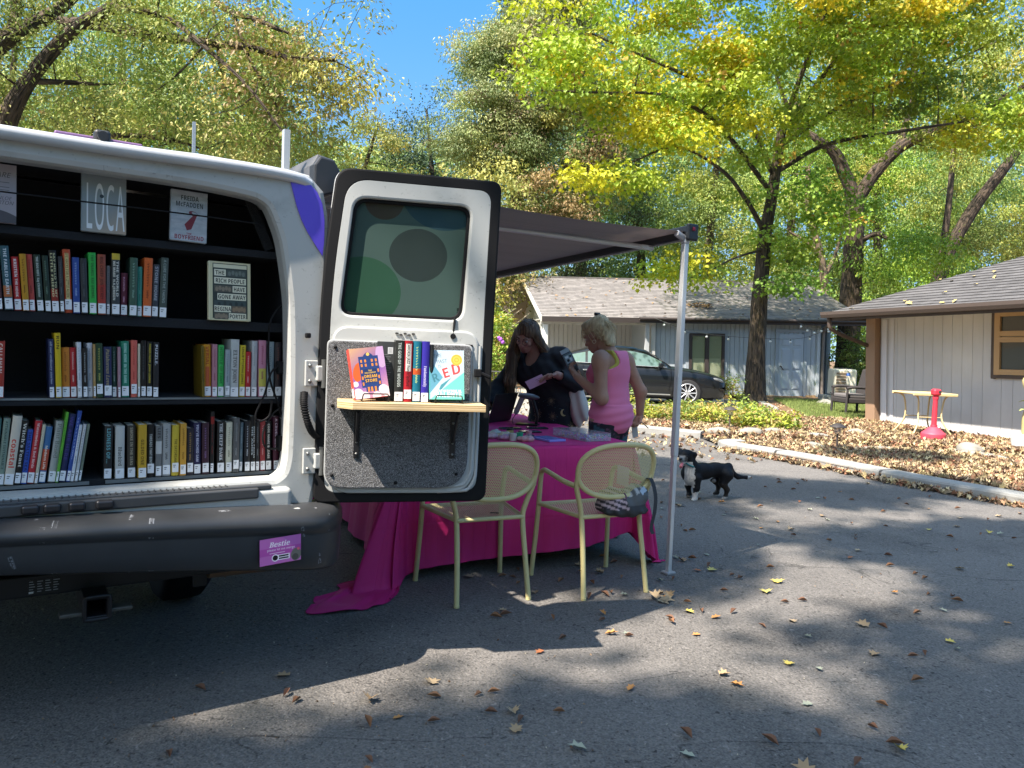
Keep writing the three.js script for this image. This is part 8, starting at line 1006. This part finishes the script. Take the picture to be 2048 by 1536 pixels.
  const hq = (a, b, f, r, p = 0.5) => fell(F, head.q(a, b, f), r, p, -0.12), H0 = head.q(-0.075, 0.02, 0.0), H1 = head.q(0.078, 0.02, -0.01), hairF = blend([hq(0, 0.045, -0.02, [0.087, 0.088, 0.103]), hq(0, -0.01, -0.06, [0.083, 0.1, 0.065]), fcap(F, H0, [-0.27, 1.28, 0.2], 0.04, 0.05), fcap(F, [-0.27, 1.28, 0.2], [-0.27, 1.06, 0.235], 0.05, 0.045), fcap(F, [-0.27, 1.06, 0.235], [-0.24, 0.94, 0.25], 0.045, 0.018), fcap(F, H1, [-0.03, 1.3, 0.11], 0.035, 0.04), fcap(F, [-0.03, 1.3, 0.11], [0.06, 1.285, 0.0], 0.038, 0.02), fcap(F, head.q(0, -0.02, -0.08), [-0.1, 1.22, -0.04], 0.06, 0.04)], 0.03);
  const hair = nets((x, y, z) => { const [l, f] = F.lf(x, z); return Math.max(hairF(x, y, z) + 0.002 * Math.sin(l * 190 + f * 160) + 0.002 * Math.sin(l * 90 - f * 240 + y * 12), -hq(0, -0.045, 0.1, [0.062, 0.1, 0.085])(x, y, z)); }, [-0.5, 0.9, -0.25], [0.25, 1.62, 0.5], 0.0075);
  obj('hair', [paint(hair, (x, y, z) => { const n = 0.55 + 0.9 * pn(x * 120 + 99, y * 6 + z * 140 + 99, 9000, 631), b = n > 1.12 ? 1.7 : 1; return [0.1 * n * b, 0.056 * n * b, 0.028 * n * b]; })], mat(0.6), t, 'long brown hair with lighter strands'); { const R = rng(16), st = [], st2 = []; for (let i = 0; i < 210; i++) { const L = R() < 0.6, o = () => (R() - 0.5) * 0.075, top = [(R() - 0.5) * 0.1, 0.1 + R() * 0.03, -0.03 + (R() - 0.5) * 0.09], c = L ? [[-0.082, 0.01, (R() - 0.5) * 0.1], [-0.27 + o(), 1.28, 0.205 + o()], [-0.275 + o(), 1.08, 0.24 + o()], [-0.245 + o() * 1.2, 0.93 + R() * 0.08, 0.25 + o()]] : [[0.084, 0.01, (R() - 0.5) * 0.09], [-0.03 + o(), 1.31, 0.115 + o() * 0.8], [0.03 + o(), 1.29, 0.04 + o() * 0.6], [0.08 + o(), 1.28 + o() * 0.4, -0.01]]; const P0 = F.P(...head.q(...top)), P1 = F.P(...head.q(...c[0])); (R() < 0.4 ? st2 : st).push(limb(smooth([[...P0, 0.0022], [...P1, 0.0024], ...c.slice(1).map((q, k) => [...F.P(...q), 0.0024 - k * 0.0008])], 9), 4)); } stuff(obj('hair_strands', st, std([0.1, 0.055, 0.026], 0.8), t)); stuff(obj('hair_strands', st2, std([0.24, 0.145, 0.07], 0.8), t, 'lighter hair strands')); }
  for (const s of [1, -1]) obj('glasses', [place(new THREE.TorusGeometry(0.021, 0.0018, 6, 20), 0, 0, 0)].map((q) => { const c = F.P(...head.q(s * 0.031, 0.0, 0.102)); return place(q, c[0], c[1], c[2], 0.5, Math.atan2(F.fx, F.fz), 0); }), std([0.05, 0.04, 0.04], 0.3), t);
  obj('bracelet', [place(new THREE.TorusGeometry(0.031, 0.006, 8, 20), ...F.P(0.1, 1.133, 0.215), 0, 0.9, 0)], rubber, t); obj('bracelet', [place(new THREE.TorusGeometry(0.032, 0.007, 8, 20), ...F.P(-0.338, 0.855, 0.482), 0.9, 0, 0)], rubber, t);
  const cc = F.P(-0.02, 1.075, 0.29), card = thing('pink_card', 'pink card held in the hand of the long haired woman', 'card', [B[0] + cc[0], cc[1], B[2] + cc[2]]); card.rotation.set(-0.5, 0.1, 0.55); obj('sheet', [rbox(0.15, 0.075, 0.0025, 0.001, 0, 0, 0)], std([0.62, 0.3, 0.42], 0.7), card); obj('print', [box(0.05, 0.004, 0.0006, 0.03, 0.012, 0.0016), box(0.04, 0.004, 0.0006, 0.03, 0, 0.0016)], std([0.3, 0.1, 0.15], 0.8), card);
  const bagT = thing('tote_bag', 'cream cloth tote bag hanging from the shoulder of the long haired woman', 'bag', [0.53, 0, -6.06]), bf = blend([ell([0, 0.86, 0], [0.085, 0.13, 0.07]), ell([-0.04, 1.04, 0.0], [0.055, 0.16, 0.045], 0, 0, 0.25)], 0.05);
  obj('bag_body', [nets((x, y, z) => Math.max(bf(x, y, z) + 0.007 * Math.sin(x * 75 + y * 22 + z * 30), y - 1.14), [-0.16, 0.7, -0.12], [0.14, 1.2, 0.12], 0.01)], std([0.6, 0.56, 0.5], 0.95), bagT); obj('strap', [tube([[-0.06, 1.1, 0.04], [-0.09, 1.2, 0.03], [-0.12, 1.32, 0.0]], 0.008, 16, 6)], std([0.6, 0.56, 0.5], 0.95), bagT); obj('strap', [tube([[-0.05, 1.1, -0.03], [-0.08, 1.22, -0.03], [-0.12, 1.32, -0.03]], 0.008, 16, 6)], std([0.6, 0.56, 0.5], 0.95), bagT);
}
{   // the dog, facing left with its head turned to the viewer
  const B = [1.93, 0, -7.1], t = thing('dog', 'small black dog with a white chest standing on the drive', 'dog', B), D = (px, py, z = 0) => [(px - 1024) / 216.3 - B[0], 1.35 - (py - 705.6) / 216.3, z];
  const c = (a, b, ra, rb) => cap(a, b, ra, rb), ch = D(1391, 946, 0.05), ru = D(1462, 945, -0.06);
  const ear = (s) => s > 0 ? [c(D(1380, 904, 0.1), D(1391, 908, 0.085), 0.022, 0.02), c(D(1391, 908, 0.085), D(1389, 917, 0.1), 0.018, 0.01)] : [c(D(1363, 901, 0.04), D(1358, 905, 0.05), 0.02, 0.018), c(D(1358, 905, 0.05), D(1358, 911, 0.075), 0.016, 0.009)];
  const f = blend([
    ell(ch, [0.115, 0.09, 0.082], 0.3), ell(D(1412, 942, 0.03), [0.13, 0.08, 0.072], 0.3), ell(D(1440, 940, -0.03), [0.12, 0.07, 0.064], 0.3), ell(ru, [0.08, 0.08, 0.066], 0.3), ell(D(1388, 955, 0.07), [0.07, 0.075, 0.07], 0.3),
    c(D(1388, 935, 0.06), D(1377, 916, 0.075), 0.07, 0.058), ell(D(1372, 909, 0.085), [0.056, 0.052, 0.062]), c(D(1368, 914, 0.11), D(1361.5, 917.5, 0.155), 0.038, 0.022), c(D(1370, 921, 0.1), D(1364, 926, 0.142), 0.024, 0.014), ...ear(1), ...ear(-1),
    c(D(1396, 955, 0.1), D(1397, 972, 0.11), 0.05, 0.03), c(D(1397, 972, 0.11), D(1394.5, 994, 0.115), 0.027, 0.021), c(D(1394.5, 996, 0.115), D(1390, 998, 0.135), 0.022, 0.019),
    c(D(1387, 957, -0.005), D(1386, 973, -0.01), 0.046, 0.029), c(D(1386, 973, -0.01), D(1389.5, 991, -0.01), 0.026, 0.02), c(D(1389, 992, -0.01), D(1386, 993, 0.01), 0.021, 0.018),
    c(D(1462, 950, -0.01), D(1455, 966, 0.0), 0.066, 0.036), c(D(1455, 966, 0.0), D(1465.5, 979, -0.02), 0.033, 0.023), c(D(1465.5, 979, -0.02), D(1463, 994, -0.02), 0.021, 0.018), c(D(1463, 996.5, -0.02), D(1457, 998, 0.0), 0.02, 0.017),
    c(D(1456, 950, -0.12), D(1447, 965, -0.11), 0.06, 0.034), c(D(1447, 965, -0.11), D(1455, 976, -0.13), 0.03, 0.022), c(D(1455, 976, -0.13), D(1452.5, 989, -0.13), 0.02, 0.017), c(D(1452, 991, -0.13), D(1446, 992, -0.11), 0.019, 0.016),
    c(D(1470, 934, -0.08), D(1476, 946, -0.1), 0.036, 0.03), c(D(1477, 946, -0.09), D(1491, 955, -0.1), 0.028, 0.021), c(D(1491, 955, -0.1), D(1510, 956, -0.11), 0.021, 0.014), c(D(1510, 956, -0.11), D(1517, 954.5, -0.115), 0.014, 0.009), ell(D(1437, 962, -0.02), [0.03, 0.02, 0.02]),
  ], 0.022);
  const g = nets((x, y, z) => f(x, y, z) + 0.0004 * Math.sin(x * 260 + y * 90) * Math.sin(y * 240 + z * 200), [-0.45, 0.0, -0.24], [0.42, 0.52, 0.24], 0.0055);
  paint(g, (x, y, z, nx, ny, nz) => {
    const n = 0.7 + 0.6 * pn(x * 200 + 99, y * 70 + z * 160 + 99, 9000, 641), bl = [0.011 * n, 0.0105 * n, 0.012 * n], wh = [0.52 * n, 0.48 * n, 0.43 * n], px = (x + B[0]) * 216.3 + 1024, py = 705.6 + (1.35 - y) * 216.3, w = 2 * (pn(x * 90 + 9, y * 90 + z * 60 + 9, 4000, 643) - 0.5);
    if (px > 1511 + w) return wh; if (px < 1401 && py > 982 + w * 2 && z > 0.05) return wh; if (px < 1470 && py > 993) return [0.3 * n, 0.27 * n, 0.24 * n];
    if (py > 926 && py < 972 + w * 3 && px < 1391 + w * 2 && nx * -0.75 + nz * 0.66 > 0.5 && px > 1372) return wh; if (px < 1386 && py > 921 && py < 931 && nz > 0) return wh;
    if (Math.hypot(px - 1362, (py - 918) * 0.9) < 7.5 && z > 0.11) return [0.22 * n, 0.21 * n, 0.2 * n]; if (Math.hypot(px - 1367.5, py - 911) < 2.2 && z > 0.1) return [0.3 * n, 0.28 * n, 0.26 * n]; if (py > 908 && py < 925 && px < 1375 && z > 0.1) return [0.1 * n, 0.095 * n, 0.09 * n]; if (Math.hypot(px - 1437, py - 963) < 5 && nz > 0) return [0.2 * n, 0.18 * n, 0.16 * n];
    if (py > 965 && px > 1440) return [0.03 * n, 0.024 * n, 0.02 * n]; return bl;
  });
  obj('body', g, phy([1, 1, 1], 0.55, { vertexColors: true, specularIntensity: 0.35 }), t); const at = (px, py, z) => D(px, py, z);
  obj('nose', [place(new THREE.SphereGeometry(1, 12, 8).scale(0.017, 0.013, 0.013), ...at(1359.8, 915, 0.172))], std([0.01, 0.01, 0.01], 0.3), t); objs('eye', [ball(0.009, 10, ...at(1373.2, 909.5, 0.143)), ball(0.008, 10, ...at(1363.2, 908.5, 0.132))], std([0.015, 0.01, 0.008], 0.15), t);
  obj('tongue', [nets(blend([cap(at(1364.5, 924.5, 0.15), at(1361.5, 929.5, 0.168), 0.012, 0.015), cap(at(1361.5, 929.5, 0.168), at(1361, 931.5, 0.168), 0.015, 0.012)], 0.01), [at(1355, 920, 0)[0], at(1355, 937, 0)[1], 0.12], [at(1372, 920, 0)[0], at(1355, 919, 0)[1], 0.2], 0.004)], std([0.55, 0.16, 0.18], 0.4), t);
  const cr = at(1382.5, 925.5, 0.068), col = place(new THREE.TorusGeometry(0.068, 0.0085, 8, 30), 0, 0, 0, Math.PI / 2, 0, 0); obj('collar', [place(col, cr[0], cr[1], cr[2], 0.25, 0, -0.42)], std([0.02, 0.16, 0.17], 0.6), t, 'teal collar');
}
renderer.render(scene, camera);
